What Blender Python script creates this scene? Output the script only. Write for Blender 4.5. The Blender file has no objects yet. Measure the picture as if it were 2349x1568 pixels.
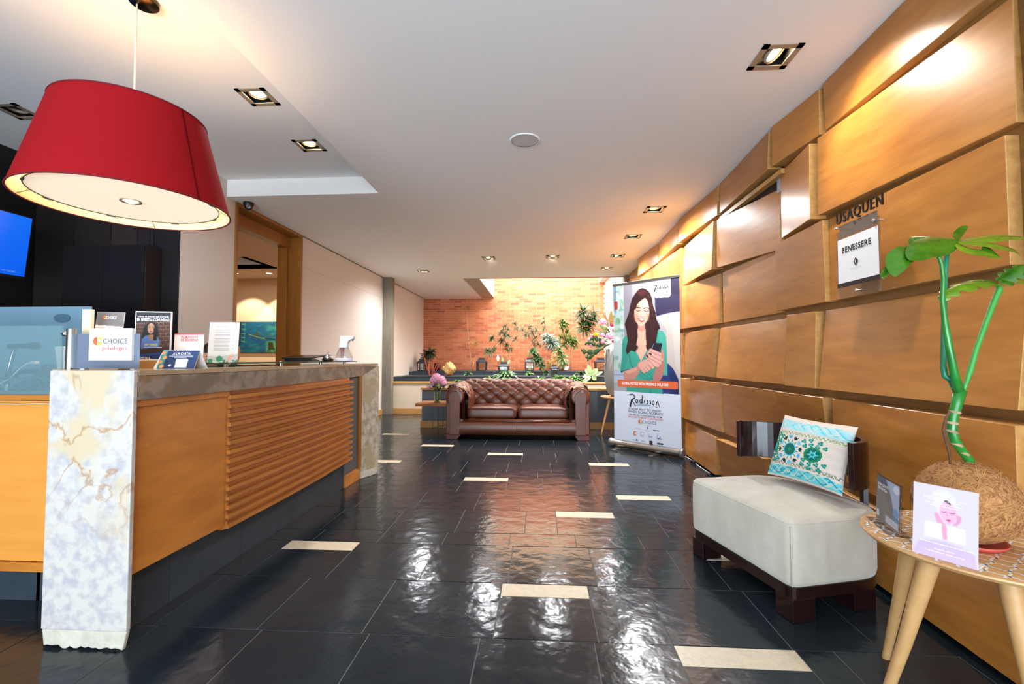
import bpy, bmesh, random
import numpy as np
from math import *
from mathutils import Vector, Matrix
random.seed(7)
S = bpy.context.scene
COL = S.collection
# ------------------------------------------------------------------ camera
F = 1044.0; W2 = 1174.5; H2 = 784.0
PITCH = atan(38 / F); YAW = atan((1240 - W2) / F * cos(PITCH)); CZ = 1.16
fw = Vector((-sin(YAW) * cos(PITCH), cos(YAW) * cos(PITCH), sin(PITCH)))
rt = Vector((cos(YAW), sin(YAW), 0)); upv = rt.cross(fw)
cd = bpy.data.cameras.new('camera'); cam = bpy.data.objects.new('camera', cd); COL.objects.link(cam)
cd.sensor_width = 36; cd.lens = F * 36 / 2349; cd.clip_start = 0.05; cd.clip_end = 200
M = Matrix((rt, upv, -fw)).transposed().to_4x4(); M.translation = (0, 0, CZ); cam.matrix_world = M
S.camera = cam
def _ray(x, y): return fw + rt * ((x - W2) / F) + upv * ((H2 - y) / F)
def oz(x, y, z): r = _ray(x, y); return Vector((0, 0, CZ)) + r * ((z - CZ) / r.z)
def ox(x, y, X): r = _ray(x, y); return Vector((0, 0, CZ)) + r * (X / r.x)
def oy(x, y, Y): r = _ray(x, y); return Vector((0, 0, CZ)) + r * (Y / r.y)
# ------------------------------------------------------------------ world, exposure, large lights
S.view_settings.view_transform = 'Standard'; S.view_settings.look = 'None'
S.view_settings.exposure = 1.08; S.view_settings.gamma = 1.0; S.view_settings.use_curve_mapping = False
S.cycles.use_denoising = True
try: S.cycles.denoiser = 'OPENIMAGEDENOISE'
except Exception: pass
S.cycles.max_bounces = 8; S.cycles.diffuse_bounces = 6; S.cycles.glossy_bounces = 4
S.cycles.transmission_bounces = 6; S.cycles.transparent_max_bounces = 12
S.cycles.sample_clamp_indirect = 6; S.cycles.caustics_reflective = False; S.cycles.caustics_refractive = False
w = bpy.data.worlds.new('sky'); S.world = w; w.use_nodes = True
nb = w.node_tree.nodes['Background']; nb.inputs[0].default_value = (0.80, 0.90, 1.0, 1); nb.inputs[1].default_value = 2.2
def area_light(name, loc, rot, sx, sy, e, col):
    l = bpy.data.lights.new(name, 'AREA'); l.shape = 'RECTANGLE'; l.size = sx; l.size_y = sy; l.energy = e; l.color = col
    o = bpy.data.objects.new(name, l); o.location = loc; o.rotation_euler = rot; COL.objects.link(o); return o
def spot(name, loc, aim, e, size, blend, col, rad=0.03):
    l = bpy.data.lights.new(name, 'SPOT'); l.energy = e; l.spot_size = radians(size); l.spot_blend = blend; l.color = col; l.shadow_soft_size = rad
    o = bpy.data.objects.new(name, l); o.location = loc; COL.objects.link(o)
    o.rotation_euler = (Vector(aim) - Vector(loc)).to_track_quat('-Z', 'Y').to_euler(); return o
WARM = (1.0, 0.88, 0.72)
area_light('entrance_daylight', (-0.9, -3.0, 1.5), (radians(90), 0, 0), 5.6, 2.6, 62, (0.70, 0.85, 1.0))
area_light('added_ceiling_fill', (-0.9, -3.1, 0.25), (radians(128), 0, 0), 5.6, 1.2, 178, (0.72, 0.86, 1.0))  # unseen upward fill added outside the entrance to brighten the ceiling
area_light('garden_skylight_daylight', (0.2, 11.15, 4.55), (0, 0, 0), 2.9, 2.9, 230, (1.0, 0.96, 0.92))
# ------------------------------------------------------------------ helpers
def lin(c): return tuple((v / 255 / 12.92) if v / 255 <= 0.04045 else ((v / 255 + 0.055) / 1.055) ** 2.4 for v in c)
MC = {}
def mat(name, rgb, rough=0.5, metal=0.0, spec=0.5, coat=0.0, emit=0.0, trans=0.0, alpha=1.0, bump=0.0, bscale=40.0, var=0.0, vscale=6.0, vrgb=None, ior=1.45, stretch=None, sheen=0.0, rnd=0.0, detail=4.0, coatr=0.1, coatrough=None, bstretch=None):
    if name in MC: return MC[name]
    m = bpy.data.materials.new(name); m.use_nodes = True; N = m.node_tree.nodes; L = m.node_tree.links
    b = N['Principled BSDF']; c = (*lin(rgb), 1)
    b.inputs['Base Color'].default_value = c; b.inputs['Roughness'].default_value = rough; b.inputs['Metallic'].default_value = metal
    b.inputs['Specular IOR Level'].default_value = spec; b.inputs['IOR'].default_value = ior
    b.inputs['Coat Weight'].default_value = coat; b.inputs['Coat Roughness'].default_value = coatr
    b.inputs['Transmission Weight'].default_value = trans; b.inputs['Alpha'].default_value = alpha
    b.inputs['Sheen Weight'].default_value = sheen
    if emit: b.inputs['Emission Color'].default_value = c; b.inputs['Emission Strength'].default_value = emit
    tc = N.new('ShaderNodeTexCoord'); vec = tc.outputs['Object']
    if rnd:
        oi = N.new('ShaderNodeObjectInfo'); ma = N.new('ShaderNodeVectorMath'); ma.operation = 'ADD'
        mu = N.new('ShaderNodeMath'); mu.operation = 'MULTIPLY'; mu.inputs[1].default_value = 37.0
        L.new(oi.outputs['Random'], mu.inputs[0]); L.new(tc.outputs['Object'], ma.inputs[0]); L.new(mu.outputs[0], ma.inputs[1]); vec = ma.outputs[0]
    src = None
    if var:
        mp = N.new('ShaderNodeMapping'); L.new(vec, mp.inputs[0])
        if stretch: mp.inputs['Scale'].default_value = stretch
        nz = N.new('ShaderNodeTexNoise'); nz.inputs['Scale'].default_value = vscale; nz.inputs['Detail'].default_value = detail; nz.inputs['Roughness'].default_value = 0.65
        L.new(mp.outputs[0], nz.inputs['Vector'])
        rp = N.new('ShaderNodeValToRGB'); rp.color_ramp.elements[0].position = 0.5 - 0.28; rp.color_ramp.elements[1].position = 0.5 + 0.28
        d = vrgb or tuple(v * (1 - var) for v in rgb)
        rp.color_ramp.elements[0].color = (*lin(d), 1); rp.color_ramp.elements[1].color = c
        L.new(nz.outputs['Fac'], rp.inputs[0]); src = rp.outputs[0]
    if rnd:
        hs = N.new('ShaderNodeHueSaturation'); mr = N.new('ShaderNodeMapRange'); mr.inputs['To Min'].default_value = 1 - rnd; mr.inputs['To Max'].default_value = 1 + rnd
        L.new(oi.outputs['Random'], mr.inputs['Value']); L.new(mr.outputs[0], hs.inputs['Value'])
        if src: L.new(src, hs.inputs['Color'])
        else: hs.inputs['Color'].default_value = c
        src = hs.outputs[0]
    if src: L.new(src, b.inputs['Base Color'])
    if bump:
        mp2 = N.new('ShaderNodeMapping'); L.new(vec, mp2.inputs[0])
        if bstretch or stretch: mp2.inputs['Scale'].default_value = bstretch or stretch
        n2 = N.new('ShaderNodeTexNoise'); n2.inputs['Scale'].default_value = bscale; n2.inputs['Detail'].default_value = 3
        L.new(mp2.outputs[0], n2.inputs['Vector']); bp = N.new('ShaderNodeBump'); bp.inputs['Strength'].default_value = bump; bp.inputs['Distance'].default_value = 0.01
        L.new(n2.outputs['Fac'], bp.inputs['Height']); L.new(bp.outputs[0], b.inputs['Normal'])
    MC[name] = m; return m
def paint_mat(name='printed', rough=0.5, emit=0.0, spec=0.4):
    k = name + str(rough) + str(emit)
    if k in MC: return MC[k]
    m = bpy.data.materials.new(name); m.use_nodes = True; N = m.node_tree.nodes; L = m.node_tree.links
    b = N['Principled BSDF']; b.inputs['Roughness'].default_value = rough; b.inputs['Specular IOR Level'].default_value = spec
    a = N.new('ShaderNodeAttribute'); a.attribute_name = 'Col'; L.new(a.outputs['Color'], b.inputs['Base Color'])
    if emit: L.new(a.outputs['Color'], b.inputs['Emission Color']); b.inputs['Emission Strength'].default_value = emit
    MC[k] = m; return m
class MB:
    def __init__(s): s.v = []; s.f = []
    def add(s, vs, fs): b = len(s.v); s.v += [tuple(v) for v in vs]; s.f += [tuple(b + i for i in f) for f in fs]; return s
    def box(s, x0, x1, y0, y1, z0, z1):
        return s.add([(x0, y0, z0), (x1, y0, z0), (x1, y1, z0), (x0, y1, z0), (x0, y0, z1), (x1, y0, z1), (x1, y1, z1), (x0, y1, z1)],
                     [(0, 3, 2, 1), (4, 5, 6, 7), (0, 1, 5, 4), (1, 2, 6, 5), (2, 3, 7, 6), (3, 0, 4, 7)])
    def hexa(s, p):  # 8 points: bottom 4, top 4
        return s.add(p, [(0, 3, 2, 1), (4, 5, 6, 7), (0, 1, 5, 4), (1, 2, 6, 5), (2, 3, 7, 6), (3, 0, 4, 7)])
    def tube(s, pts, r, n=10, cap=True):
        pts = [Vector(p) for p in pts]; rs = r if isinstance(r, (list, tuple)) else [r] * len(pts)
        b = len(s.v); ref = None
        for i, p in enumerate(pts):
            d = (pts[min(i + 1, len(pts) - 1)] - pts[max(i - 1, 0)]).normalized()
            if ref is None: ref = Vector((0, 0, 1)) if abs(d.z) < 0.9 else Vector((1, 0, 0))
            u = d.cross(ref).normalized(); v = u.cross(d).normalized(); ref = v
            for k in range(n):
                a = 2 * pi * k / n; s.v.append(tuple(p + (u * cos(a) + v * sin(a)) * rs[i]))
        for i in range(len(pts) - 1):
            for k in range(n):
                a = b + i * n + k; c = b + i * n + (k + 1) % n; s.f.append((a, c, c + n, a + n))
        if cap: s.f.append(tuple(b + k for k in range(n))[::-1]); e = b + (len(pts) - 1) * n; s.f.append(tuple(e + k for k in range(n)))
        return s
    def lathe(s, prof, c=(0, 0, 0), n=32, sx=1, sy=1, axis=None):
        b = len(s.v); c = Vector(c)
        R = axis.to_track_quat('Z', 'Y').to_matrix() if axis is not None else None
        for r, z in prof:
            for k in range(n):
                a = 2 * pi * k / n; p = Vector((r * cos(a) * sx, r * sin(a) * sy, z))
                if R: p = R @ p
                s.v.append(tuple(c + p))
        for i in range(len(prof) - 1):
            for k in range(n):
                a = b + i * n + k; d = b + i * n + (k + 1) % n; s.f.append((a, d, d + n, a + n))


        return s
    def prism(s, poly, d):  # 3d polygon extruded by vector d
        d = Vector(d); n = len(poly); b = len(s.v)
        s.v += [tuple(p) for p in poly] + [tuple(Vector(p) + d) for p in poly]
        s.f.append(tuple(b + i for i in range(n))[::-1]); s.f.append(tuple(b + n + i for i in range(n)))
        for i in range(n): j = (i + 1) % n; s.f.append((b + i, b + j, b + n + j, b + n + i))
        return s
    def grid(s, fn, nu, nv, closeu=False):
        b = len(s.v)
        for j in range(nv + 1):
            for i in range(nu + (0 if closeu else 1)): s.v.append(tuple(fn(i / nu, j / nv)))
        q = nu if closeu else nu + 1
        for j in range(nv):
            for i in range(nu):
                a = b + j * q + i; c = b + j * q + (i + 1) % q; s.f.append((a, c, c + q, a + q))
        return s
    def ball(s, c, rx, ry=None, rz=None, n=16, m=10, fn=None):
        ry = ry or rx; rz = rz or rx; c = Vector(c)
        def g(u, v):
            a = 2 * pi * u; e = pi * (v * 0.996 + 0.002) - pi / 2; p = Vector((cos(a) * cos(e), sin(a) * cos(e), sin(e)))
            k = fn(p) if fn else 1
            return c + Vector((p.x * rx, p.y * ry, p.z * rz)) * k
        return s.grid(g, n, m, True)
WM = {}
def root_matrix(o): return WM.get(o.name, Matrix.Identity(4))
def props(o, label=None, cat=None, group=None, kind=None):
    if label: o['label'] = label
    if cat: o['category'] = cat
    if group: o['group'] = group
    if kind: o['kind'] = kind
    return o
def build(name, mb, m, parent=None, smooth=False, bevel=0, origin=None, label=None, cat=None, group=None, kind=None, seg=2, auto=None):
    me = bpy.data.meshes.new(name)
    if parent is not None: T = root_matrix(parent)
    else:
        if origin is None:
            xs = [v[0] for v in mb.v]; ys = [v[1] for v in mb.v]; zs = [v[2] for v in mb.v]
            origin = ((min(xs) + max(xs)) / 2, (min(ys) + max(ys)) / 2, min(zs))
        T = Matrix.Translation(origin)
    Ti = T.inverted()
    me.from_pydata([tuple(Ti @ Vector(v)) for v in mb.v], [], mb.f)
    if isinstance(m, (list, tuple)):
        for q in m: me.materials.append(q)
    else: me.materials.append(m)
    bm = bmesh.new(); bm.from_mesh(me); bmesh.ops.recalc_face_normals(bm, faces=bm.faces); bm.to_mesh(me); bm.free()
    if smooth: me.shade_smooth()
    if auto is not None:
        me.shade_smooth()
        try: me.set_sharp_from_angle(angle=radians(auto))
        except Exception: pass
    o = bpy.data.objects.new(name, me); COL.objects.link(o)
    if parent is not None: o.parent = parent; WM[o.name] = T
    else: o.matrix_world = T; WM[o.name] = T
    if bevel:
        bv = o.modifiers.new('edge', 'BEVEL'); bv.width = bevel; bv.segments = seg; bv.limit_method = 'ANGLE'; bv.angle_limit = radians(35)
    return props(o, label, cat, group, kind)
def thing(name, label, cat, loc=(0, 0, 0), group=None, rotz=0, kind=None):
    o = bpy.data.objects.new(name, None); COL.objects.link(o); o.location = loc; o.rotation_euler = (0, 0, rotz); o.empty_display_size = 0.1
    WM[o.name] = Matrix.Translation(loc) @ Matrix.Rotation(rotz, 4, 'Z')
    return props(o, label, cat, group, kind)
def dup(o, loc, label, rotz=None, scale=None):
    r = o.copy(); COL.objects.link(r); r.location = loc; r['label'] = label
    if rotz is not None: r.rotation_euler = (0, 0, rotz)
    if scale: r.scale = (scale,) * 3
    for ch in list(o.children):
        c = ch.copy(); COL.objects.link(c); c.parent = r
        for g in list(ch.children): d = g.copy(); COL.objects.link(d); d.parent = c
    return r
# flat lettering: all strings turned into meshes first
TEXTS = {}
def prepare_texts(lst):
    tmp = []
    for key, s_, bold, shear in lst:
        c = bpy.data.curves.new('t', 'FONT'); c.body = s_; c.size = 1; c.offset = bold; c.space_character = {'usa': 1.22, 'ben': 1.14, 'com': 1.10, 'global': 1.08, 'rec2': 1.08, 'inf': 1.1, 'choice': 1.06}.get(key, 1.02); c.shear = shear; c.resolution_u = 3; c.extrude = 0
        o = bpy.data.objects.new('t', c); COL.objects.link(o); tmp.append((key, o, c))
    dg = bpy.context.evaluated_depsgraph_get(); dg.update()
    for key, o, c in tmp:
        me = bpy.data.meshes.new_from_object(o.evaluated_get(dg))
        TEXTS[key] = ([(v.co.x, v.co.y) for v in me.vertices], [tuple(p.vertices) for p in me.polygons])
        bpy.data.meshes.remove(me)
    for key, o, c in tmp: bpy.data.objects.remove(o); bpy.data.curves.remove(c)
class Frame:  # a flat rectangle in space: O top-left, ux to the right, uy downwards, n towards the viewer
    def __init__(s, O, ux, uy, W, H):
        s.O = Vector(O); s.ux = Vector(ux).normalized(); s.uy = Vector(uy).normalized(); s.n = s.uy.cross(s.ux).normalized(); s.W = W; s.H = H
    def p(s, x, y, d=0.0): return s.O + s.ux * x + s.uy * y + s.n * d
def frame_from(P0, P1, lean_dir, H):  # bottom-left, bottom-right, up vector
    P0 = Vector(P0); P1 = Vector(P1); u = Vector(lean_dir).normalized()
    return Frame(P0 + u * H, P1 - P0, -u, (P1 - P0).length, H)
def put_text(fr, key, x0, x1, ybase, m, parent, h=None, d=0.0012, ext=0.0, name='lettering', subparent=None):
    vs, fs = TEXTS[key]; xs = [v[0] for v in vs]; a, b = min(xs), max(xs); sx = (x1 - x0) / (b - a)
    ys = [v[1] for v in vs]; t = max(ys); sy = (h / t) if h else sx
    mb = MB()
    P = [fr.p(x0 + (v[0] - a) * sx, ybase - v[1] * sy, d) for v in vs]
    if ext:
        mb.add(P, fs); Q = [p + fr.n * -ext for p in P]; mb.add(Q, [f[::-1] for f in fs])
        ed = {}
        for f in fs:
            for i in range(len(f)):
                e = (f[i], f[(i + 1) % len(f)]); k = (min(e), max(e)); ed.setdefault(k, []).append(e)
        n = len(P)
        for k, e in ed.items():
            if len(e) == 1: i, j = e[0]; mb.f.append((j, i, i + n, j + n))
    else: mb.add(P, fs)
    return build(name, mb, m, parent)
def homog(quad, W, H):  # photo quad TL TR BR BL -> metres on the card
    A = []; B = []
    for (x, y), (u, v) in zip(quad, [(0, 0), (W, 0), (W, H), (0, H)]):
        A.append([x, y, 1, 0, 0, 0, -u * x, -u * y]); B.append(u); A.append([0, 0, 0, x, y, 1, -v * x, -v * y]); B.append(v)
    h = np.linalg.solve(np.array(A, float), np.array(B, float))
    def f(x, y): d = h[6] * x + h[7] * y + 1; return ((h[0] * x + h[1] * y + h[2]) / d, (h[3] * x + h[4] * y + h[5]) / d)
    return f
class Canvas:  # a print painted cell by cell, its colours are those of the ink
    def __init__(s, W, H, nx, ny, bg, px=None):
        s.W, s.H, s.nx, s.ny = W, H, nx, ny; s.a = np.ones((ny + 1, nx + 1, 3)) * np.array(bg, float)
        s.X, s.Y = np.meshgrid(np.linspace(0, W, nx + 1), np.linspace(0, H, ny + 1)); s.px = px or (lambda x, y: (x, y))
    def mix(s, m, col, al=1.0): m = (np.clip(m, 0, 1) * al)[..., None]; s.a = s.a * (1 - m) + np.array(col, float) * m
    def soft(s, m, n):
        for _ in range(n): m = (m + np.roll(m, 1, 0) + np.roll(m, -1, 0) + np.roll(m, 1, 1) + np.roll(m, -1, 1)) / 5
        return m
    def mask(s, pts):
        P = [s.px(*p) for p in pts]; m = np.zeros_like(s.X, bool); n = len(P)
        for i in range(n):
            x0, y0 = P[i]; x1, y1 = P[(i + 1) % n]
            if y0 == y1: continue
            c = ((y0 > s.Y) != (y1 > s.Y)) & (s.X < (x1 - x0) * (s.Y - y0) / (y1 - y0) + x0); m ^= c
        return m.astype(float)
    def poly(s, pts, col, al=1.0, soft=1): s.mix(s.soft(s.mask(pts), soft), col, al)
    def ell(s, cx, cy, rx, ry, col, al=1.0, soft=0.15, rot=0.0):  # in photo px when px given
        pts = [(cx + rx * cos(t) * cos(rot) - ry * sin(t) * sin(rot), cy + rx * cos(t) * sin(rot) + ry * sin(t) * cos(rot)) for t in [2 * pi * k / 28 for k in range(28)]]
        s.mix(s.soft(s.mask(pts), max(1, int(soft * 10))), col, al)
    def line(s, pts, wd, col, al=1.0, taper=False):  # width in metres
        P = [s.px(*p) for p in pts]; D = np.full_like(s.X, 1e9); n = len(P) - 1
        for i in range(n):
            x0, y0 = P[i]; x1, y1 = P[i + 1]; dx, dy = x1 - x0, y1 - y0; L = dx * dx + dy * dy + 1e-12
            t = np.clip(((s.X - x0) * dx + (s.Y - y0) * dy) / L, 0, 1); d = np.hypot(s.X - x0 - t * dx, s.Y - y0 - t * dy)
            D = np.minimum(D, d)
        cell = s.W / s.nx; s.mix(np.clip(0.5 + (wd / 2 - D) / cell, 0, 1), col, al)
    def noise(s, sc, seed=0):
        r = np.random.RandomState(seed); out = 0; amp = 1; tot = 0
        for o in range(4):
            n = int(sc * 2 ** o) + 2; g = r.rand(n, n); xi = s.X / s.W * (n - 1.001); yi = s.Y / s.H * (n - 1.001)
            x0 = xi.astype(int); y0 = yi.astype(int); fx = xi - x0; fy = yi - y0
            out = out + amp * ((g[y0, x0] * (1 - fx) + g[y0, x0 + 1] * fx) * (1 - fy) + (g[y0 + 1, x0] * (1 - fx) + g[y0 + 1, x0 + 1] * fx) * fy); tot += amp; amp *= 0.55
        return out / tot
    def build(s, name, fr, m, parent, d=0.0008, surf=None, **k):
        me = bpy.data.meshes.new(name); X = s.X.ravel(); Y = s.Y.ravel(); T = root_matrix(parent).inverted() if parent is not None else Matrix.Identity(4)
        if surf is not None: P = np.array([tuple(T @ Vector(surf(x / s.W, y / s.H))) for x, y in zip(X, Y)])
        else:
            O = T @ fr.p(0, 0, d); R = T.to_3x3(); a = R @ fr.ux; b = R @ fr.uy
            P = np.outer(np.ones_like(X), O) + np.outer(X, a) + np.outer(Y, b)
        nx, ny = s.nx, s.ny; i = np.arange(nx); j = np.arange(ny); I, J = np.meshgrid(i, j); q = (J * (nx + 1) + I).ravel()
        Fc = np.stack([q, q + nx + 1, q + nx + 2, q + 1], 1)
        me.vertices.add(len(P)); me.vertices.foreach_set('co', P.astype(np.float32).ravel())
        me.loops.add(len(Fc) * 4); me.loops.foreach_set('vertex_index', Fc.astype(np.int32).ravel())
        me.polygons.add(len(Fc)); me.polygons.foreach_set('loop_start', np.arange(0, len(Fc) * 4, 4, dtype=np.int32))
        me.update(calc_edges=True); me.validate()
        c = np.clip(s.a / 255, 0, 1); c = np.where(c <= 0.04045, c / 12.92, ((c + 0.055) / 1.055) ** 2.4).reshape(-1, 3)
        at = me.color_attributes.new('Col', 'FLOAT_COLOR', 'POINT'); at.data.foreach_set('color', np.concatenate([c, np.ones((len(c), 1))], 1).astype(np.float32).ravel())
        me.materials.append(m)
        if surf is not None: me.shade_smooth()
        o = bpy.data.objects.new(name, me); COL.objects.link(o)
        if parent is not None: o.parent = parent; WM[o.name] = root_matrix(parent)
        return o
def card(fr, name, m, parent, th=0.003):
    mb = MB(); a = [fr.p(0, 0), fr.p(fr.W, 0), fr.p(fr.W, fr.H), fr.p(0, fr.H)]; mb.prism(a, -fr.n * th); return build(name, mb, m, parent)
prepare_texts([('rad', 'Radisson', 0.0, 0.3), ('tm', 'TM', 0, 0), ('new1', 'A NEW WAY TO ENJOY', 0.005, 0), ('new2', 'WHEN DOING BUSINESS', 0.005, 0), ('new3', 'WE ARE ALL CHOICEHOTELS.COM', 0.015, 0),
    ('new4', 'DISCOVER YOUR NEXT DESTINATION', 0.02, 0), ('choice', 'CHOICE', 0.0, 0), ('hotels', 'H O T E L S', 0, 0), ('global', 'GLOBAL HOTELS WITH PRESENCE IN LATAM', 0.03, 0),
    ('priv', 'privileges.', 0.0, 0), ('com', 'EN NUESTRA COMUNIDAD', 0.04, 0), ('trata', 'La trata de personas está ocurriendo', 0.01, 0), ('inf', 'INFÓRMESE', 0.04, 0), ('inf2', 'ENCUENTRE INFORMACIÓN', 0.02, 0), ('num', '66-347-2423', 0.02, 0),
    ('rec1', 'RECOMENDACIONES', 0.02, 0), ('rec2', 'DE SEGURIDAD', 0.03, 0), ('carta', '¡A LA CARTA!', 0.0, 0), ('rest', 'RESTAURANTE', 0, 0), ('usa', 'USAQUEN', 0.006, 0), ('ben', 'BENESSERE', 0.028, 0), ('f', 'F', 0.01, 0),
    ('park', 'park inn', 0.04, 0), ('clar', 'CLARION', 0.02, 0), ('comf', 'Comfort', 0, 0), ('qual', 'Quality', 0, 0), ('sleep', 'Sleep', 0, 0.3), ('red', 'Radisson', 0, 0.3), ('indiv', 'RADISSON', 0, 0), ('blu', 'BLU', 0.02, 0), ('cinn', 'PARK PLAZA', 0, 0),
    ('g1', 'SU CAMINO PARA SUBIR A', 0.0, 0), ('g2', 'LAS RECOMPENSAS', 0.0, 0), ('spa1', 'BenesSere', 0, 0), ('spa2', 'Te invitamos a disfrutar de una experiencia', 0.01, 0), ('spa3', 'de relajación y bienestar', 0.01, 0),
    ('spa4', 'Escanea los códigos y conoce nuestros', 0.01, 0), ('spa5', 'servicios y tarifas especiales', 0.01, 0), ('spa6', 'RELÁJATE, TU MOMENTO DE PAZ ESTÁ AQUÍ', 0.02, 0), ('spa7', 'Reserva ahora', 0.01, 0), ('spa8', 'Consulta nuestro menú completo', 0.01, 0),
    ('menu', 'DESAYUNO  CARTA', 0, 0), ('col', 'FONTANA COLLECTION', 0, 0), ('hq', 'HOTELES', 0, 0), ('tv', 'NO SIGNAL', 0.01, 0), ('ac1', 'DISFRUTA TU', 0.02, 0), ('ac2', 'ESTANCIA', 0.02, 0)])
# ------------------------------------------------------------------ materials
WHITE = mat('white_plaster', (226, 221, 214), 0.85, bump=0.03, bscale=60)
CEIL = mat('ceiling_paint', (240, 240, 238), 0.9)
BEIGE = mat('beige_plaster', (208, 199, 190), 0.85, bump=0.03, bscale=60)
OAK = mat('oak_veneer_panel', (194, 130, 56), 0.34, coat=0.35, coatr=0.18, var=0.2, vrgb=(152, 92, 34), vscale=3.0, stretch=(1, 0.9, 5.5), bump=0.015, bscale=30, rnd=0.10, detail=6)
OAKSIDE = mat('oak_panel_edge', (206, 160, 96), 0.45, var=0.25, vrgb=(170, 120, 64), vscale=6, stretch=(4, 1, 5), bump=0.06, bscale=30)
OAKEDGE = mat('oak_solid_edge', (160, 112, 56), 0.45, var=0.25, vscale=6, stretch=(4, 1, 5), bump=0.08, bscale=30)
DOORW = mat('door_frame_wood', (156, 100, 34), 0.4, var=0.15, vscale=3, stretch=(8, 8, 0.7))
CAPW = mat('light_wood_cap', (206, 158, 92), 0.4, var=0.15, vscale=4, stretch=(1, 6, 6))
BASEW = mat('wood_baseboard', (196, 146, 82), 0.45, var=0.15, vscale=4, stretch=(1, 6, 6))
CNTW = mat('counter_wood_panel', (216, 140, 56), 0.33, coat=0.3, coatr=0.15, var=0.16, vrgb=(170, 100, 36), vscale=2.2, stretch=(1.2, 1.2, 5))
SLATW = mat('counter_slat_wood', (196, 126, 58), 0.42, var=0.18, vrgb=(160, 96, 40), vscale=3, stretch=(3, 0.8, 9), rnd=0.06)
SLATE = mat('slate_tile', (38, 46, 52), 0.15, spec=0.32, var=0.3, vrgb=(24, 30, 36), vscale=2.2, bump=0.42, bscale=9.0, rnd=0.10, detail=8)
SLATEW = mat('slate_cladding', (56, 66, 74), 0.42, var=0.35, vrgb=(36, 44, 52), vscale=4, bump=0.25, bscale=9, detail=8)
GROUT = mat('pale_grout', (104, 104, 102), 0.8)
CREAM = mat('cream_stone_strip', (222, 208, 180), 0.4, var=0.12, vscale=30, bump=0.08, bscale=50)
STEEL = mat('brushed_steel', (190, 188, 184), 0.3, metal=1)
CHROME = mat('chrome', (225, 225, 228), 0.08, metal=1)
NICKEL = mat('satin_nickel', (176, 160, 138), 0.45, metal=0.35)
BLACK = mat('black_plastic', (18, 18, 20), 0.4)
DARKW = mat('dark_wall_panel', (26, 20, 20), 0.5, var=0.3, vscale=3)
def thin_glass(name, tint, refl=0.10, rough=0.03):
    m = bpy.data.materials.new(name); m.use_nodes = True; N = m.node_tree.nodes; L = m.node_tree.links
    t = N.new('ShaderNodeBsdfTransparent'); t.inputs[0].default_value = (*lin(tint), 1); g = N.new('ShaderNodeBsdfGlossy'); g.inputs['Roughness'].default_value = rough
    fr = N.new('ShaderNodeLayerWeight'); fr.inputs[0].default_value = 0.25; mr = N.new('ShaderNodeMapRange'); mr.inputs['To Min'].default_value = refl * .5; mr.inputs['To Max'].default_value = min(1, refl * 5)
    L.new(fr.outputs['Facing'], mr.inputs['Value']); mx = N.new('ShaderNodeMixShader'); L.new(mr.outputs[0], mx.inputs[0]); L.new(t.outputs[0], mx.inputs[1]); L.new(g.outputs[0], mx.inputs[2]); L.new(mx.outputs[0], N['Material Output'].inputs[0]); return m
GLASS = thin_glass('clear_glass', (240, 246, 244), .03)
GREENGL = mat('green_edge_glass', (120, 190, 165), 0.03, trans=0.85, ior=1.45)
ACRYL = thin_glass('clear_acrylic', (238, 240, 242), .12)
PAPER = mat('white_paper', (238, 238, 240), 0.6)
CONC = mat('raw_concrete', (132, 126, 112), 0.85, var=0.25, vscale=5, stretch=(1, 1, 0.4), bump=0.2, bscale=20)
PR = paint_mat()
INK = {}
def ink(c):
    if c not in INK: INK[c] = mat('ink_%d_%d_%d' % c, c, 0.5)
    return INK[c]
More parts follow.
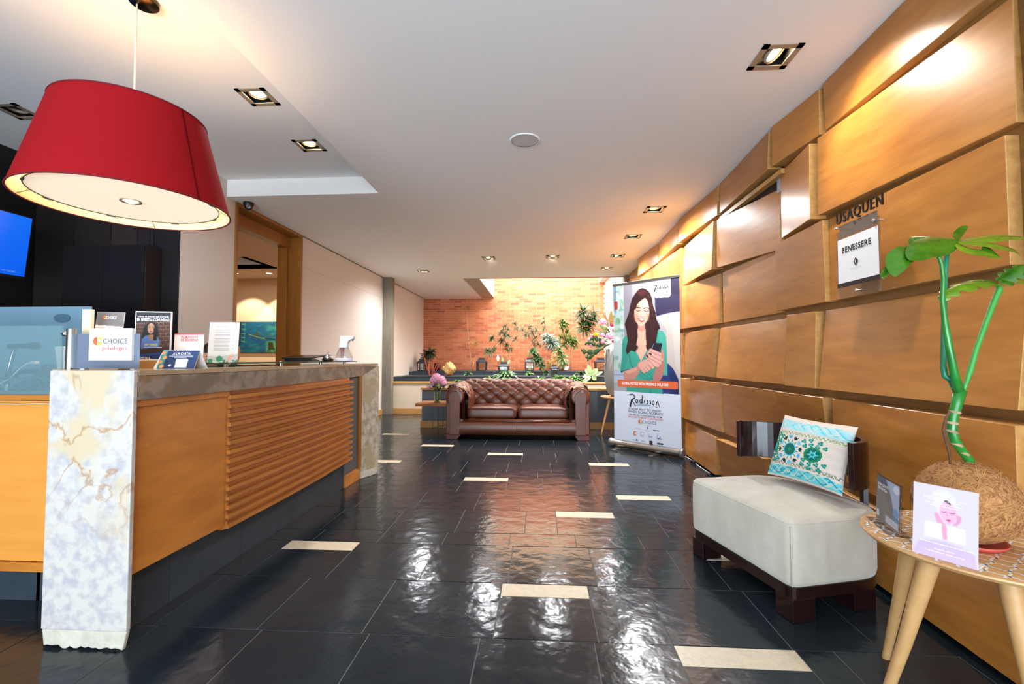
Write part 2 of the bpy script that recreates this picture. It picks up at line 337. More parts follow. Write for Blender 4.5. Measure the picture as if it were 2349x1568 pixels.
def stone_mat(name, base, blot, vein, sc, rough=0.25, base2=None, ztop=None):
    m = bpy.data.materials.new(name); m.use_nodes = True; N = m.node_tree.nodes; L = m.node_tree.links; b = N['Principled BSDF']; b.inputs['Roughness'].default_value = rough
    tc = N.new('ShaderNodeTexCoord')
    def nz(s_, det, dist=0.0):
        n = N.new('ShaderNodeTexNoise'); n.inputs['Scale'].default_value = s_; n.inputs['Detail'].default_value = det; n.inputs['Distortion'].default_value = dist; L.new(tc.outputs['Object'], n.inputs['Vector']); return n
    def ramp(src, p0, p1, c0, c1):
        r = N.new('ShaderNodeValToRGB'); r.color_ramp.elements[0].position = p0; r.color_ramp.elements[1].position = p1; r.color_ramp.elements[0].color = c0; r.color_ramp.elements[1].color = c1; L.new(src, r.inputs[0]); return r
    r1 = ramp(nz(sc * (6 if not ztop else 9), 10).outputs['Fac'], 0.36, 0.56, (*lin(base2 or tuple(v * 0.82 for v in base)), 1), (*lin(base), 1))
    f2 = ramp(nz(sc * 1.3, 9, 0.6).outputs['Fac'], *((0.53, 0.60) if not ztop else (0.46, 0.56)), (0, 0, 0, 1), (1, 1, 1, 1))
    if ztop:
        sp = N.new('ShaderNodeSeparateXYZ'); L.new(tc.outputs['Object'], sp.inputs[0]); zr = ramp(sp.outputs[2], ztop[0], ztop[1], (0, 0, 0, 1), (1, 1, 1, 1))
        q = N.new('ShaderNodeMix'); q.data_type = 'RGBA'; q.blend_type = 'MULTIPLY'; q.inputs[0].default_value = 1; L.new(f2.outputs[0], q.inputs[6]); L.new(zr.outputs[0], q.inputs[7]); f2o = q.outputs[2]
    else: f2o = f2.outputs[0]
    mx = N.new('ShaderNodeMix'); mx.data_type = 'RGBA'; L.new(f2o, mx.inputs[0]); L.new(r1.outputs[0], mx.inputs[6]); mx.inputs[7].default_value = (*lin(blot), 1)
    n3 = nz(sc * 1.0, 10, 0.9); ab = N.new('ShaderNodeMath'); ab.operation = 'SUBTRACT'; ab.inputs[1].default_value = 0.5; L.new(n3.outputs['Fac'], ab.inputs[0]); a2 = N.new('ShaderNodeMath'); a2.operation = 'ABSOLUTE'; L.new(ab.outputs[0], a2.inputs[0])
    f3a = ramp(a2.outputs[0], 0.0, 0.020, (0.75, 0.75, 0.75, 1), (0, 0, 0, 1)); f3m = ramp(nz(sc * .7, 3).outputs['Fac'], *((0.46, 0.60) if not ztop else (0.38, 0.5)), (0, 0, 0, 1), (1, 1, 1, 1))
    f3 = N.new('ShaderNodeMix'); f3.data_type = 'RGBA'; f3.blend_type = 'MULTIPLY'; f3.inputs[0].default_value = 1; L.new(f3a.outputs[0], f3.inputs[6]); L.new(f3m.outputs[0], f3.inputs[7])
    m2 = N.new('ShaderNodeMix'); m2.data_type = 'RGBA'; 
    if ztop:
        q2 = N.new('ShaderNodeMix'); q2.data_type = 'RGBA'; q2.blend_type = 'MULTIPLY'; q2.inputs[0].default_value = 1; L.new(f3.outputs[2], q2.inputs[6]); L.new(zr.outputs[0], q2.inputs[7]); L.new(q2.outputs[2], m2.inputs[0])
    else: L.new(f3.outputs[2], m2.inputs[0])
    L.new(mx.outputs[2], m2.inputs[6]); m2.inputs[7].default_value = (*lin(vein), 1)
    L.new(m2.outputs[2], b.inputs['Base Color'])
    bp = N.new('ShaderNodeBump'); bp.inputs['Strength'].default_value = 0.12; bp.inputs['Distance'].default_value = 0.005; L.new(nz(sc * 12, 4).outputs['Fac'], bp.inputs['Height']); L.new(bp.outputs[0], b.inputs['Normal'])
    return m
MARBLE = stone_mat('pale_quartzite', (198, 192, 183), (198, 180, 150), (168, 122, 72), 3.0, base2=(174, 170, 172), ztop=(.35, .7))
BANDST = stone_mat('grey_brown_quartzite', (148, 132, 116), (120, 104, 88), (150, 108, 62), 2.6, base2=(116, 104, 94))
LEGST = stone_mat('beige_quartzite', (190, 178, 156), (170, 152, 122), (140, 116, 80), 3.0, base2=(150, 140, 122))
# ------------------------------------------------------------------ floor
fl = build('floor', MB().box(-8.2, 2.2, -3.0, 12.9, -0.12, -0.0028), GROUT, kind='structure', origin=(0, 0, 0))
rows = [0.54, 1.0, 1.46, 1.925, 2.39, 2.86, 3.06, 3.52, 3.97, 4.47, 4.70, 5.16, 5.64, 6.12, 6.55, 6.98, 7.42, 7.86, 8.3, 8.74, 9.2, 9.5]
strips = [(1538, 1802, 1466), (1153, 1345, 1333), (672, 832, 1237), (1605, 1730, 1264), (1274, 1403, 1171), (1410, 1527, 1131), (1067, 1167, 1094), (1349, 1438, 1060), (838, 925, 1054), (1120, 1200, 1038), (968, 1042, 1020), (873, 935, 997), (1406, 1486, 1021)]
cuts = {}
for x0, x1, y in strips:
    a = oz(x0, y, 0); b = oz(x1, y, 0); i = min(range(len(rows)), key=lambda k: abs(rows[k] - (a.y + b.y) / 2))
    cuts.setdefault(i, []).append((a.x, max(b.x, a.x + 0.38)))
ntile = 0
def tile(name, x0, x1, y0, y1, m, tilt=0.0007):
    g = 0.0026; t = [random.uniform(-tilt, tilt) for _ in range(3)]
    P = [(x0 + g, y0 + g), (x1 - g, y0 + g), (x1 - g, y1 - g), (x0 + g, y1 - g)]
    z = [0 + t[0] + t[1], t[0] - t[1], -t[0] - t[1], -t[0] + t[1]]
    build(name, MB().hexa([(x, y, -0.01) for x, y in P] + [(x, y, zz - 0.0008) for (x, y), zz in zip(P, z)]), m, fl)
for i in range(len(rows) - 1):
    y0, y1 = rows[i], rows[i + 1]; L = 0.47 if y1 - y0 > 0.3 else 0.42
    far = sorted(cuts.get(i + 1, []))   # strips whose far edge is this row's far line
    xs = [-3.31]
    off = random.uniform(0.1, 0.45); x = -3.31 + off
    while x < 1.84: xs.append(x); x += L * random.choice([1, 1, 1, 0.98, 0.75])
    xs.append(1.84)
    for a, b in far:
        xs = [q for q in xs if not (a - 0.13 < q < b + 0.13)] + [a, b]
    xs = sorted(set(xs))
    for a, b in zip(xs[:-1], xs[1:]):
        if b - a < 0.02: continue
        isf = any(abs(a - c) < 1e-6 for c, d in far)
        if isf and y1 - y0 > 0.3: tile('cream_tile', a, b, y1 - 0.125, y1, CREAM, 0); tile('slate_tile', a, b, y0, y1 - 0.125, SLATE)
        elif b - a > 0.62: tile('slate_tile', a, (a + b) / 2, y0, y1, SLATE); tile('slate_tile', (a + b) / 2, b, y0, y1, SLATE)
        else: tile('slate_tile', a, b, y0, y1, SLATE)
build('dark_slate_floor', MB().box(-4.74, 1.84, -2.9, 0.54, -0.01, -0.0008).box(-4.74, -3.31, 0.54, 3.95, -0.01, -0.0008), SLATE, fl)
# ------------------------------------------------------------------ ceiling
ZC = 2.87; ZR = 3.05
lamps = [(1.329, 2.609), (1.312, 5.257), (1.297, 6.416), (1.285, 7.608), (1.25, 8.669), (0.208, 7.605), (-0.876, 7.636), (-2.282, 8.706)]
rlamps = [(-2.034, 3.103), (-2.042, 3.851), (-3.99, 3.172)]
HS = 0.086
def slab(name, x0, x1, y0, y1, z0, z1, holes, m, **k):
    xs = sorted({x0, x1} | {v for h in holes for v in h[:2] if x0 < v < x1}); ys = sorted({y0, y1} | {v for h in holes for v in h[2:] if y0 < v < y1}); mb = MB()
    for a, b in zip(xs[:-1], xs[1:]):
        for c, d in zip(ys[:-1], ys[1:]):
            cx, cy = (a + b) / 2, (c + d) / 2
            if any(h[0] <= cx <= h[1] and h[2] <= cy <= h[3] for h in holes): continue
            mb.box(a, b, c, d, z0, z1)
    return build(name, mb, m, **k)
holes = [(x - HS, x + HS, y - HS, y + HS) for x, y in lamps] + [(-9, -1.668, -9, 4.559), (-1.30, 1.80, 9.60, 12.75)]
slab('ceiling', -3.31, 2.1, -2.6, 12.95, ZC, ZC + 0.10, holes, CEIL, kind='structure', origin=(0, 0, ZC))
slab('ceiling_recess', -4.95, -1.668, -2.6, 4.559, ZR, ZR + 0.10, [(x - HS, x + HS, y - HS, y + HS) for x, y in rlamps], CEIL, kind='structure', origin=(0, 0, ZR))
build('ceiling_step', MB().box(-1.668, -1.60, -2.6, 4.62, ZC + 0.1, ZR + 0.12).box(-3.56, -1.668, 4.559, 4.62, ZC + 0.1, ZR + 0.12), CEIL, kind='structure')
build('beam', MB().box(-1.648, -1.312, 9.60, 12.71, ZC - 0.004, ZC + 0.1), mat('beam_paint', (176, 160, 138), 0.8), kind='structure')
build('beam', MB().box(-1.312, 1.80, 9.57, 9.60, ZC - 0.012, ZC + 0.05), mat('brick_reflection_trim', (166, 106, 72), 0.6), kind='structure')  # soffit edge, reflection of the bricks put into its colour
# roof light well over the garden
build('wall_skylight_well', MB().box(-1.40, -1.302, 9.6, 12.71, ZC + 0.1, 4.7).box(-1.40, 2.1, 9.5, 9.6, ZC + 0.1, 4.7), WHITE, kind='structure')
build('wall_right_garden', MB().box(1.78, 2.1, 9.75, 12.75, 0, 4.7), WHITE, kind='structure')
build('trim_garden_rail', MB().box(1.62, 1.78, 9.8, 12.7, 3.27, 3.36), mat('rail_white', (214, 204, 196), 0.6), kind='structure')
build('pillar_right', MB().box(1.735, 2.1, 9.4, 9.75, 0, ZC), CONC, kind='structure')
build('pillar_left', MB().box(-3.31, -3.118, 9.34, 9.52, 0, ZC), CONC, kind='structure')
# ------------------------------------------------------------------ left wall, door
build('wall_left', MB().box(-3.56, -3.31, 3.962, 4.70, 0, ZR + 0.1).box(-3.56, -3.31, 6.085, 12.71, 0, ZC).box(-3.32, -3.3098, 4.7, 6.085, ZC - 0.006, ZC), BEIGE, kind='structure')
build('trim_shadow_gap', MB().box(-3.309, -3.300, 6.1, 9.33, ZC - 0.012, ZC).box(-3.309, -3.300, 9.53, 12.7, ZC - 0.012, ZC), mat('gap_grey', (120, 110, 100), 0.9), kind='structure')
build('trim_wall_joint', MB().box(-3.3095, -3.3085, 6.1, 9.33, 2.43, 2.434), mat('joint_grey', (176, 160, 142), 0.9), kind='structure')
dr = thing('door_1', None, None, (-3.31, 5.39, 0), kind='structure')
build('door_casing', MB().box(-3.57, -3.295, 4.695, 4.735, 0, ZC - 0.002).box(-3.57, -3.295, 6.05, 6.085, 0, ZC - 0.002).box(-3.57, -3.295, 4.735, 6.05, 2.83, ZC - 0.002), DOORW, dr, bevel=0.003)
build('door_stop', MB().box(-3.60, -3.48, 4.735, 4.765, 0, 2.66).box(-3.62, -3.48, 6.015, 6.05, 0, 2.70).box(-3.60, -3.46, 4.735, 6.05, 2.685, 2.83), DOORW, dr, bevel=0.003)
build('wall_room_beyond', MB().box(-8.2, -3.56, 9.4, 9.5, 0, ZC).box(-8.2, -8.1, 3.96, 9.5, 0, ZC).box(-8.2, -3.56, 4.02, 4.1, 0, ZC).box(-3.57, -3.5601, 6.085, 9.4, 0, ZC), mat('room_beige', (224, 196, 160), 0.85), kind='structure')
cf = oy(541, 588, 7.2)
slab('ceiling_room_beyond', -8.2, -3.56, 4.02, 9.5, ZC, ZC + 0.06, [(-7.6, -5.05, 7.4, 8.2)], mat('room_ceiling', (214, 190, 170), 0.85), kind='structure')
build('ceiling_coffer', MB().box(-7.7, -4.95, 7.3, 8.3, ZC + 0.18, ZC + 0.2).box(-7.7, -4.95, 8.2, 8.3, ZC, ZC + 0.2).box(-5.05, -4.95, 7.3, 8.3, ZC, ZC + 0.2), mat('coffer_grey', (170, 160, 150), 0.85), kind='structure')
build('baseboard_left', MB().box(-3.31, -3.29, 6.1, 9.34, 0, 0.11).box(-3.31, -3.285, 3.97, 4.69, 0, 0.11), BASEW, kind='structure', bevel=0.003)
# small room lights
for i, x in enumerate((540, 617)):
    p = oz(x, 626, ZC); d = thing('ceiling_light', ['small round recessed light just right of the door jamb in the room beyond', 'small round recessed light above the teal painting in the room beyond'][i], 'ceiling light', p, group='round lights in the room beyond')
    build('trim_ring', MB().lathe([(0.07, 0), (0.07, -0.006), (0.05, -0.008), (0.05, 0)], p, 20), PAPER, d, smooth=True)
    build('bulb', MB().lathe([(0.0, -0.004), (0.045, -0.004), (0.045, -0.001)], p, 16), mat('lamp_glow_warm', (255, 236, 200), 0.5, emit=14), d)
    q = oy([572, 645][i], 712, 9.38)
    spot('room_spot', (p.x, p.y, ZC - 0.02), (q.x, 9.4, 1.5), 55, 70, 0.35, WARM)
area_light('room_beyond_area_light', (-5.6, 6.2, 2.82), (0, 0, 0), 1.6, 1.6, 34, (1.0, 0.80, 0.62))  # broad area light under the ceiling, no fitting modelled for it
# dark reception corner
wr = build('wall_reception_back', MB().box(-4.75, -3.56, 3.96, 4.02, 0, ZR).box(-3.56, -3.312, 3.952, 3.96, 0, ZR), DARKW, kind='structure')
for a, b in zip([-4.74, -4.35, -3.98, -3.72, -3.60], [-4.352, -3.982, -3.722, -3.602, -3.561]):
    build('wall_panel', MB().box(a, b - 0.004, 3.952, 3.96, 0, ZR), mat('dark_panel_a', (36, 28, 27), 0.45) if a != -3.98 else mat('dark_panel_b', (48, 36, 32), 0.45), wr)
build('wall_reception_left', MB().box(-4.85, -4.75, -2.6, 4.02, 0, ZR), DARKW, kind='structure')
# entrance front, behind the camera
wf = build('wall_front', MB().box(-4.85, -3.9, -2.7, -2.6, 0, ZR + 0.1).box(2.0, 2.2, -2.7, -2.6, 0, ZR).box(-3.9, 2.0, -2.7, -2.6, 2.75, ZR + 0.1), WHITE, kind='structure')
win = thing('window_1', None, None, (-0.95, -2.65, 0), kind='structure')
fm = MB()
for x in (-3.9, -2.43, -0.95, 0.52, 1.95): fm.box(x, x + 0.05, -2.68, -2.62, 0, 2.75)
fm.box(-3.9, 2.0, -2.68, -2.62, 0, 0.06).box(-3.9, 2.0, -2.68, -2.62, 2.69, 2.75).box(-3.9, 2.0, -2.68, -2.62, 2.1, 2.14)
build('window_frame', fm, mat('dark_aluminium', (50, 50, 52), 0.4, metal=0.6), win)
# garden: brick wall, low wall, terraces
bw = build('wall_back', MB().box(-3.31, 1.80, 12.71, 12.9, 0.4, 4.7), mat('pale_mortar', (226, 196, 164), 0.9), kind='structure')
BRICKS = [mat('brick_%d' % i, c, 0.8, var=0.12, vscale=20, bump=0.1, bscale=60) for i, c in enumerate([(206, 122, 82), (196, 110, 72), (212, 132, 92), (186, 100, 66), (170, 92, 66), (204, 118, 78)])]
bme = []
for m in BRICKS:
    for ln in (0.237, 0.115):
        mbb = MB().box(0, ln, -0.007, 0.02, 0, 0.0585); me = bpy.data.meshes.new('brick'); me.from_pydata(mbb.v, [], mbb.f); me.materials.append(m); bme.append(me)
nb_, rest = 0, {i: MB() for i in range(6)}; allb = []
for r in range(41):
    z = 0.78 + r * 0.0672; x = -3.31 - (0.1235 if r % 2 else 0); 
    while x < 1.79:
        a = max(x, -3.31); b = min(x + 0.237, 1.79)
        if b - a > 0.06 and (z < ZC - 0.06 or x > -1.55): allb.append((a, b, z))
        x += 0.247
# the bricks that show most: around the middle of the wall
allb.sort(key=lambda q: ((q[0] + 0.6) / 2.2) ** 2 + ((q[2] - 1.95) / 0.85) ** 2 if q[1] - q[0] > 0.2 else 99)
for k, (a, b, z) in enumerate(allb):
    c = random.choices(range(6), [6, 5, 4, 3, 1.2, 5])[0]
    if k < 298 and b - a > 0.23:
        o = bpy.data.objects.new('brick', bme[c * 2]); COL.objects.link(o); o.parent = bw; loc = Vector((a, 12.71 + random.uniform(-0.002, 0.002), z)); o.location = root_matrix(bw).inverted() @ loc
    else: rest[c].box(a, b, 12.703, 12.73, z, z + 0.0585)
me = MB(); mi = []
for c in rest: n0 = len(me.f); me.add(rest[c].v, rest[c].f); mi += [c] * (len(me.f) - n0)
ob = build('brick_masonry', me, BRICKS, bw, kind='stuff')
ob.data.polygons.foreach_set('material_index', mi)
CREAMW = mat('cream_low_wall', (206, 192, 172), 0.85)
lw = build('wall_low_garden', MB().box(-3.12, 1.735, 9.5, 9.66, 0, 0.63), CREAMW, kind='structure')
build('wood_cap', MB().box(-3.14, 1.735, 9.48, 9.68, 0.63, 0.67), CAPW, lw, bevel=0.004)
build('baseboard_back', MB().box(-3.12, -2.0, 9.48, 9.5, 0, 0.11), BASEW, kind='structure', bevel=0.003)
pw = build('wall_low_partition', MB().box(-2.0, 1.735, 7.6, 7.74, 0.0, 0.635), mat('blue_grey_paint', (92, 100, 106), 0.7), kind='structure')
build('wood_cap', MB().box(-2.02, 1.74, 7.57, 7.77, 0.635, 0.672), CAPW, pw, bevel=0.004)
build('baseboard_partition', MB().box(-2.02, 1.735, 7.575, 7.6, 0.0, 0.115).box(-2.02, -2.0, 7.6, 7.74, 0, 0.115), BASEW, kind='structure', bevel=0.003)
build('garden_bed_soil', MB().box(-3.31, 1.78, 9.66, 10.0, 0.3, 0.60), mat('dark_soil', (52, 40, 30), 0.95, bump=0.6, bscale=40), kind='structure')
st1 = build('terrace_step_floor', MB().box(-3.31, 1.78, 10.0, 11.3, 0.3, 0.755), SLATEW, kind='structure')
x = -3.06
while x < 1.7: build('slate_slab', MB().box(x, min(x + 0.595, 1.775), 9.985, 10.0, 0.45, 0.75).box(x, min(x + 0.595, 1.775), 9.975, 10.3, 0.755, 0.768), SLATEW, st1); x += 0.6
st2 = build('terrace_back_floor', MB().box(-3.31, 1.78, 11.3, 12.71, 0.3, 0.833), SLATEW, kind='structure')
x = -3.2
while x < 1.7: build('slate_slab', MB().box(x, min(x + 0.595, 1.775), 11.285, 11.3, 0.5, 0.83).box(x, min(x + 0.595, 1.775), 11.275, 12.69, 0.833, 0.846), SLATEW, st2); x += 0.6
# ------------------------------------------------------------------ wooden block wall on the right
wallr = build('wall_right', MB().box(1.80, 2.1, 0.4, 8.15, 0, ZC).box(1.80, 2.1, -2.6, 0.4, 0, ZC).box(1.80, 2.1, 8.15, 9.4, 0, ZC), OAKEDGE, kind='structure', origin=(0, 0, 0))
WP = [('A', (1463.5,595.6),(1508.9,562.4),(1509.4,602),(1464,632.6)),('A',(1510.7,559.8),(1554,512.7),(1554.3,558.6),(1510.9,599.4)),
('A',(1556,508.8),(1646,432.3),(1645.4,492.2),(1556.8,556)),('A',(1650.5,426),(1762,311),(1762,386.5),(1652,488.4)),
('A',(1769.8,298),(1878.2,212),(1881.4,307.8),(1770.7,381)),('A',(1888.8,199.4),(2320,-235),(2330,-62),(1892,300)),
('B',(1472,635),(1501,611),(1502,690),(1471,710)),('B',(1503,605.8),(1563.7,570),(1565.5,657),(1504,690)),('B',(1567.6,567.5),(1633.9,507.6),(1635,616),(1568.8,653)),
('B',(1643.3,505),(1788.2,433.6),(1793,570),(1644.6,613.4)),('B',(1788.9,397),(1853.7,331.7),(1860.3,500.3),(1794.6,545.8)),('B',(1872.8,320.6),(2316,0),(2340,280.7),(1878.2,492)),
('C',(1480,688),(1560,661),(1559,755),(1479,767)),('C',(1560,661),(1650.5,627.4),(1651,741),(1560,754.5)),('C',(1656.8,626),(1776.7,589),(1799.7,720.5),(1660,740)),('C',(1777.7,563.7),(1887,500),(1893.9,694.6),(1782,710.7)),('C',(1900.8,500),(2305,314),(2318.8,605),(1907.7,692.4)),
('D',(1500,772),(1567,763),(1568,856.5),(1500,848)),('D',(1569.9,761.8),(1637.6,753.8),(1639.2,865),(1571,857)),('D',(1647,752.6),(1799.5,741),(1801.8,879),(1648.4,867)),('D',(1799.7,722),(1868.6,716.2),(1873.2,893),(1803.4,883)),('D',(1886,713),(2349,643),(2349,942.7),(1887,892)),
('E',(1490,857),(1556,865),(1557,955),(1491,928)),('E',(1560,865.8),(1654,877.8),(1656,990),(1561.8,957)),('E',(1659.4,880.5),(1804,898.4),(1790,1040),(1660.5,993.7)),('E',(1785.7,899),(1895.5,912),(1897,1080),(1787,1042)),('E',(1910,915),(2332.6,977),(2338,1300),(1914,1090)),
('F',(1571.7,966),(1641,1003),(1641.7,1084.4),(1572.6,1043)),('F',(1649,1008.7),(1760,1055),(1760,1145),(1650,1088)),('F',(1768,1052),(1880,1105),(1882,1218),(1770,1150)),('F',(1900,1110),(2349,1345),(2349,1568),(1900,1262))]
ZT = {'A': (2.845, 2.572), 'B': (2.53, 2.04), 'C': (2.005, 1.508), 'D': (1.462, 0.974), 'E': (0.924, 0.455), 'F': (0.395, 0.035)}
for iw, (row, *q) in enumerate(WP):
    P = []
    for k, (px, py) in enumerate(q):
        zt = ZT[row][0 if k < 2 else 1]
        if abs(zt - CZ) > 0.25: X = oz(px, py, zt).x
        else: X = 1.70
        X = min(1.775, max(1.645, X)); p = ox(px, py, X)
        if row == 'A' and k < 2: p.z = min(p.z, 2.866)
        if row == 'F' and k > 1: p.z = max(p.z, 0.03)
        P.append(p)
    A_ = np.array([[1, p.y, p.z] for p in P]); sol = np.linalg.lstsq(A_, np.array([p.x for p in P]), rcond=None)[0]
    P = [ox(px, py, min(1.785, max(1.645, float(A_[k] @ sol)))) for k, (px, py) in enumerate(q)]
    for k, p in enumerate(P):
        p.z = ZT[row][0 if k < 2 else 1] * .7 + p.z * .3 if row in 'BCDE' and iw != 9 else p.z
        if row == 'A' and k < 2: p.z = 2.866
        if row == 'F' and k > 1: p.z = 0.03
    for a, b in ((0, 3), (1, 2)):  # straight sides
        ym = (P[a].y + P[b].y) / 2; P[a].y = P[a].y * 0.35 + ym * 0.65; P[b].y = P[b].y * 0.35 + ym * 0.65
    bk = [Vector((1.801, p.y, p.z)) for p in P]
    build('wood_panel', MB().hexa([P[3], P[2], bk[2], bk[3], P[0], P[1], bk[1], bk[0]]), [OAK, OAKSIDE], wallr, bevel=0.0025, seg=1).data.polygons.foreach_set('material_index', [1, 1, 0, 1, 0, 1])
for row in ZT:
    for y0, y1, X in ((1.05, 1.70, 1.755), (0.42, 1.02, 1.70)):
        build('wood_panel', MB().box(X, 1.80, y0, y1, ZT[row][1], ZT[row][0]), OAK, wallr, bevel=0.0025, seg=1)
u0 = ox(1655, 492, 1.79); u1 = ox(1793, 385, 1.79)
build('opening_shade_panel', MB().box(1.788, 1.799, u1.y - .02, u0.y, 2.30, 2.575), mat('opening_shade', (40, 26, 16), .8), wallr)  # dark panel, the shade inside the opening put into its colour
build('light_batten', MB().hexa([(1.74, 3.36, 2.50), (1.74, 4.5, 2.50), (1.80, 4.5, 2.50), (1.80, 3.36, 2.50), (1.74, 3.36, 2.535), (1.74, 4.5, 2.535), (1.80, 4.5, 2.535), (1.80, 3.36, 2.535)]), OAKSIDE, wallr)
build('ceiling_glimpse_panel', MB().box(1.78, 1.787, 3.34, 3.50, 2.40, 2.50), mat('ceiling_glimpse_grey', (170, 176, 184), .6), wallr)  # pale panel added for the bright ceiling glimpsed through the opening
build('baseboard_wood_wall', MB().box(1.76, 1.80, 0.42, 8.1, 0, 0.032), BLACK, kind='structure')
# ------------------------------------------------------------------ reception counter
ct = thing('reception_counter', 'long reception counter with stone band, wooden slats and pale stone end pillar', 'counter', (-1.9, 3.1, 0))
ZB, ZTOP = 0.99, 1.11
ni = mat('pale_chipped_stone', (214, 206, 186), 0.7, var=0.2, vscale=14, bump=0.5, bscale=25)
def pil(u, v):
    return None
pm = MB(); pm.box(-2.006, -1.642, 1.745, 1.766, 0.075, ZTOP)
build('end_pillar', pm, MARBLE, ct, bevel=0.004, label='pale veined stone pillar')
cm = MB(); rr = random.Random(3); n = 22; FP = [Vector((-1.643, 1.748, .075)), Vector((-2.004, 1.748, .075))]
for i in range(n):
    FP.append(Vector((-1.995 + i * .335 / (n - 1), 1.748, rr.uniform(0, .012) + (.006 if i < 5 else 0))))
cm.prism(FP, (0, .018, 0))
build('chipped_foot', cm, ni, ct, bevel=0.004, label='chipped rough stone foot')
A0 = Vector((-1.642, 1.768, 0)); A1 = Vector((-1.735, 4.34, 0)); A2 = Vector((-1.653, 4.545, 0))
def off(p, dx, z): return Vector((p.x + dx, p.y, z))
# band with gentle curve
def bx_(t):  # front x of the band along y
    y = A0.y + (A1.y - A0.y) * t; return A0.x + (A1.x - A0.x) * t + 0.035 * sin(pi * t), y
bm_ = MB(); N_ = 14
for i in range(N_):
    (xa, ya), (xb, yb) = bx_(i / N_), bx_((i + 1) / N_)
    bm_.hexa([(xa - 0.10, ya, ZB), (xa, ya, ZB), (xb, yb, ZB), (xb - 0.10, yb, ZB), (xa - 0.10, ya, ZTOP - 0.022), (xa, ya, ZTOP - 0.022), (xb, yb, ZTOP - 0.022), (xb - 0.10, yb, ZTOP - 0.022)])
bm_.hexa([(-1.835, 4.34, ZB), (A1.x, A1.y, ZB), (A1.x + 0.0005, A1.y + 0.001, ZB), (-1.84, 4.545, ZB), (-1.835, 4.34, ZTOP - 0.022), (A1.x, A1.y, ZTOP - 0.022), (A2.x, A2.y, ZTOP - 0.022), (-1.84, 4.545, ZTOP - 0.022)])
build('stone_band', bm_, BANDST, ct, label='grey brown stone band under the counter top')
tm = MB()
for i in range(N_):
    (xa, ya), (xb, yb) = bx_(i / N_), bx_((i + 1) / N_)
    wa = -2.004 if ya < 1.9 else xa - (.59 if ya < 2.45 else .46); wb = -2.004 if (ya < 1.9) else xb - (.59 if ya < 2.45 else .46)
    tm.hexa([(wa, ya, ZTOP - 0.02), (xa + 0.002, ya, ZTOP - 0.02), (xb + 0.002, yb, ZTOP - 0.02), (wb, yb, ZTOP - 0.02), (wa, ya, ZTOP), (xa + 0.002, ya, ZTOP), (xb + 0.002, yb, ZTOP), (wb, yb, ZTOP)])
tm.hexa([(-2.19, 4.34, ZTOP - 0.02), (A1.x + 0.002, A1.y, ZTOP - 0.02), (A2.x + 0.002, A2.y, ZTOP - 0.02), (-2.19, 4.545, ZTOP - 0.02), (-2.19, 4.34, ZTOP), (A1.x + 0.002, A1.y, ZTOP), (A2.x + 0.002, A2.y, ZTOP), (-2.19, 4.545, ZTOP)])
build('counter_top', tm, mat('polished_stone_top', (196, 168, 134), 0.18, var=0.25, vscale=8, coat=0.3), ct, label='polished warm stone top')
# far leg, angled and mitred to the band
dl = (A2 - A1).normalized(); nn = Vector((dl.y, -dl.x, 0))
lp = [Vector((A1.x, A1.y, 0.07)), Vector((A2.x, A2.y, 0.07)), Vector((A2.x, A2.y, ZTOP - 0.024)), Vector((A1.x, A1.y, ZB))]
build('far_leg', MB().prism([p + nn * 0.002 for p in lp], -nn * 0.08), LEGST, ct, label='beige stone leg at the far end')
build('far_leg_foot', MB().prism([A1 + nn * 0.002, A2 + nn * 0.002, A2 + nn * 0.002 + Vector((0, 0, .068)), A1 + nn * 0.002 + Vector((0, 0, .068))], -nn * 0.075), ni, ct, bevel=0.004)
build('far_leg_edge', MB().box(-1.80, -1.652, 4.547, 4.575, 0, ZTOP - 0.024), LEGST, ct)
# front panels
build('wood_panel', MB().box(-1.72, -1.668, 1.769, 2.335, 0.277, ZB - 0.004), CNTW, ct, bevel=0.003)
build('wood_rail', MB().box(-1.70, -1.655, 1.769, 2.335, ZB - 0.03, ZB - 0.001), CNTW, ct, bevel=0.002)
def fx(y, o=0): return -1.672 + (y - 2.35) * -0.018 + 0.02 * sin(pi * (y - 2.35) / 1.65) + o
bk = MB()
for i in range(8):
    ya = 2.35 + i * 1.65 / 8; yb = ya + 1.65 / 8
    bk.hexa([(fx(ya, -.05), ya, .25), (fx(ya, -.012), ya, .25), (fx(yb, -.012), yb, .25), (fx(yb, -.05), yb, .25), (fx(ya, -.05), ya, ZB), (fx(ya, -.012), ya, ZB), (fx(yb, -.012), yb, ZB), (fx(yb, -.05), yb, ZB)])
build('backing_board', bk, CNTW, ct)
build('corner_post', MB().box(-1.74, -1.668, 2.338, 2.36, .262, ZB - 0.002), CNTW, ct)
for k in range(15):
    z = 0.262 + k * 0.0487; sm_ = MB()
    for i in range(8):
        ya = 2.342 + i * 1.672 / 8; yb = ya + 1.672 / 8
        sm_.hexa([(fx(ya, -.02), ya, z), (fx(ya, .022), ya, z), (fx(yb, .022), yb, z), (fx(yb, -.02), yb, z), (fx(ya, -.02), ya, z + .02), (fx(ya, .022), ya, z + .02), (fx(yb, .022), yb, z + .02), (fx(yb, -.02), yb, z + .02)])
    build('wood_slat', sm_, SLATW, ct)
build('grey_recess_panel', MB().box(-1.80, -1.75, 4.0, 4.36, 0.12, ZB), mat('dark_grey_panel', (84, 82, 80), 0.6), ct)
build('end_trim', MB().box(-1.76, -1.735, 4.28, 4.345, 0.11, ZB), DOORW, ct)
build('wood_plinth', MB().box(-1.80, -1.745, 4.02, 4.34, 0.0, 0.115), CNTW, ct, bevel=0.003)
for y0, y1 in ((1.768, 2.1), (2.1, 2.62), (2.62, 2.98), (2.98, 3.5), (3.5, 4.02)): build('slate_tile', MB().box(-1.86, -1.765, y0 + .001, y1 - .001, 0, 0.262), SLATEW, ct)
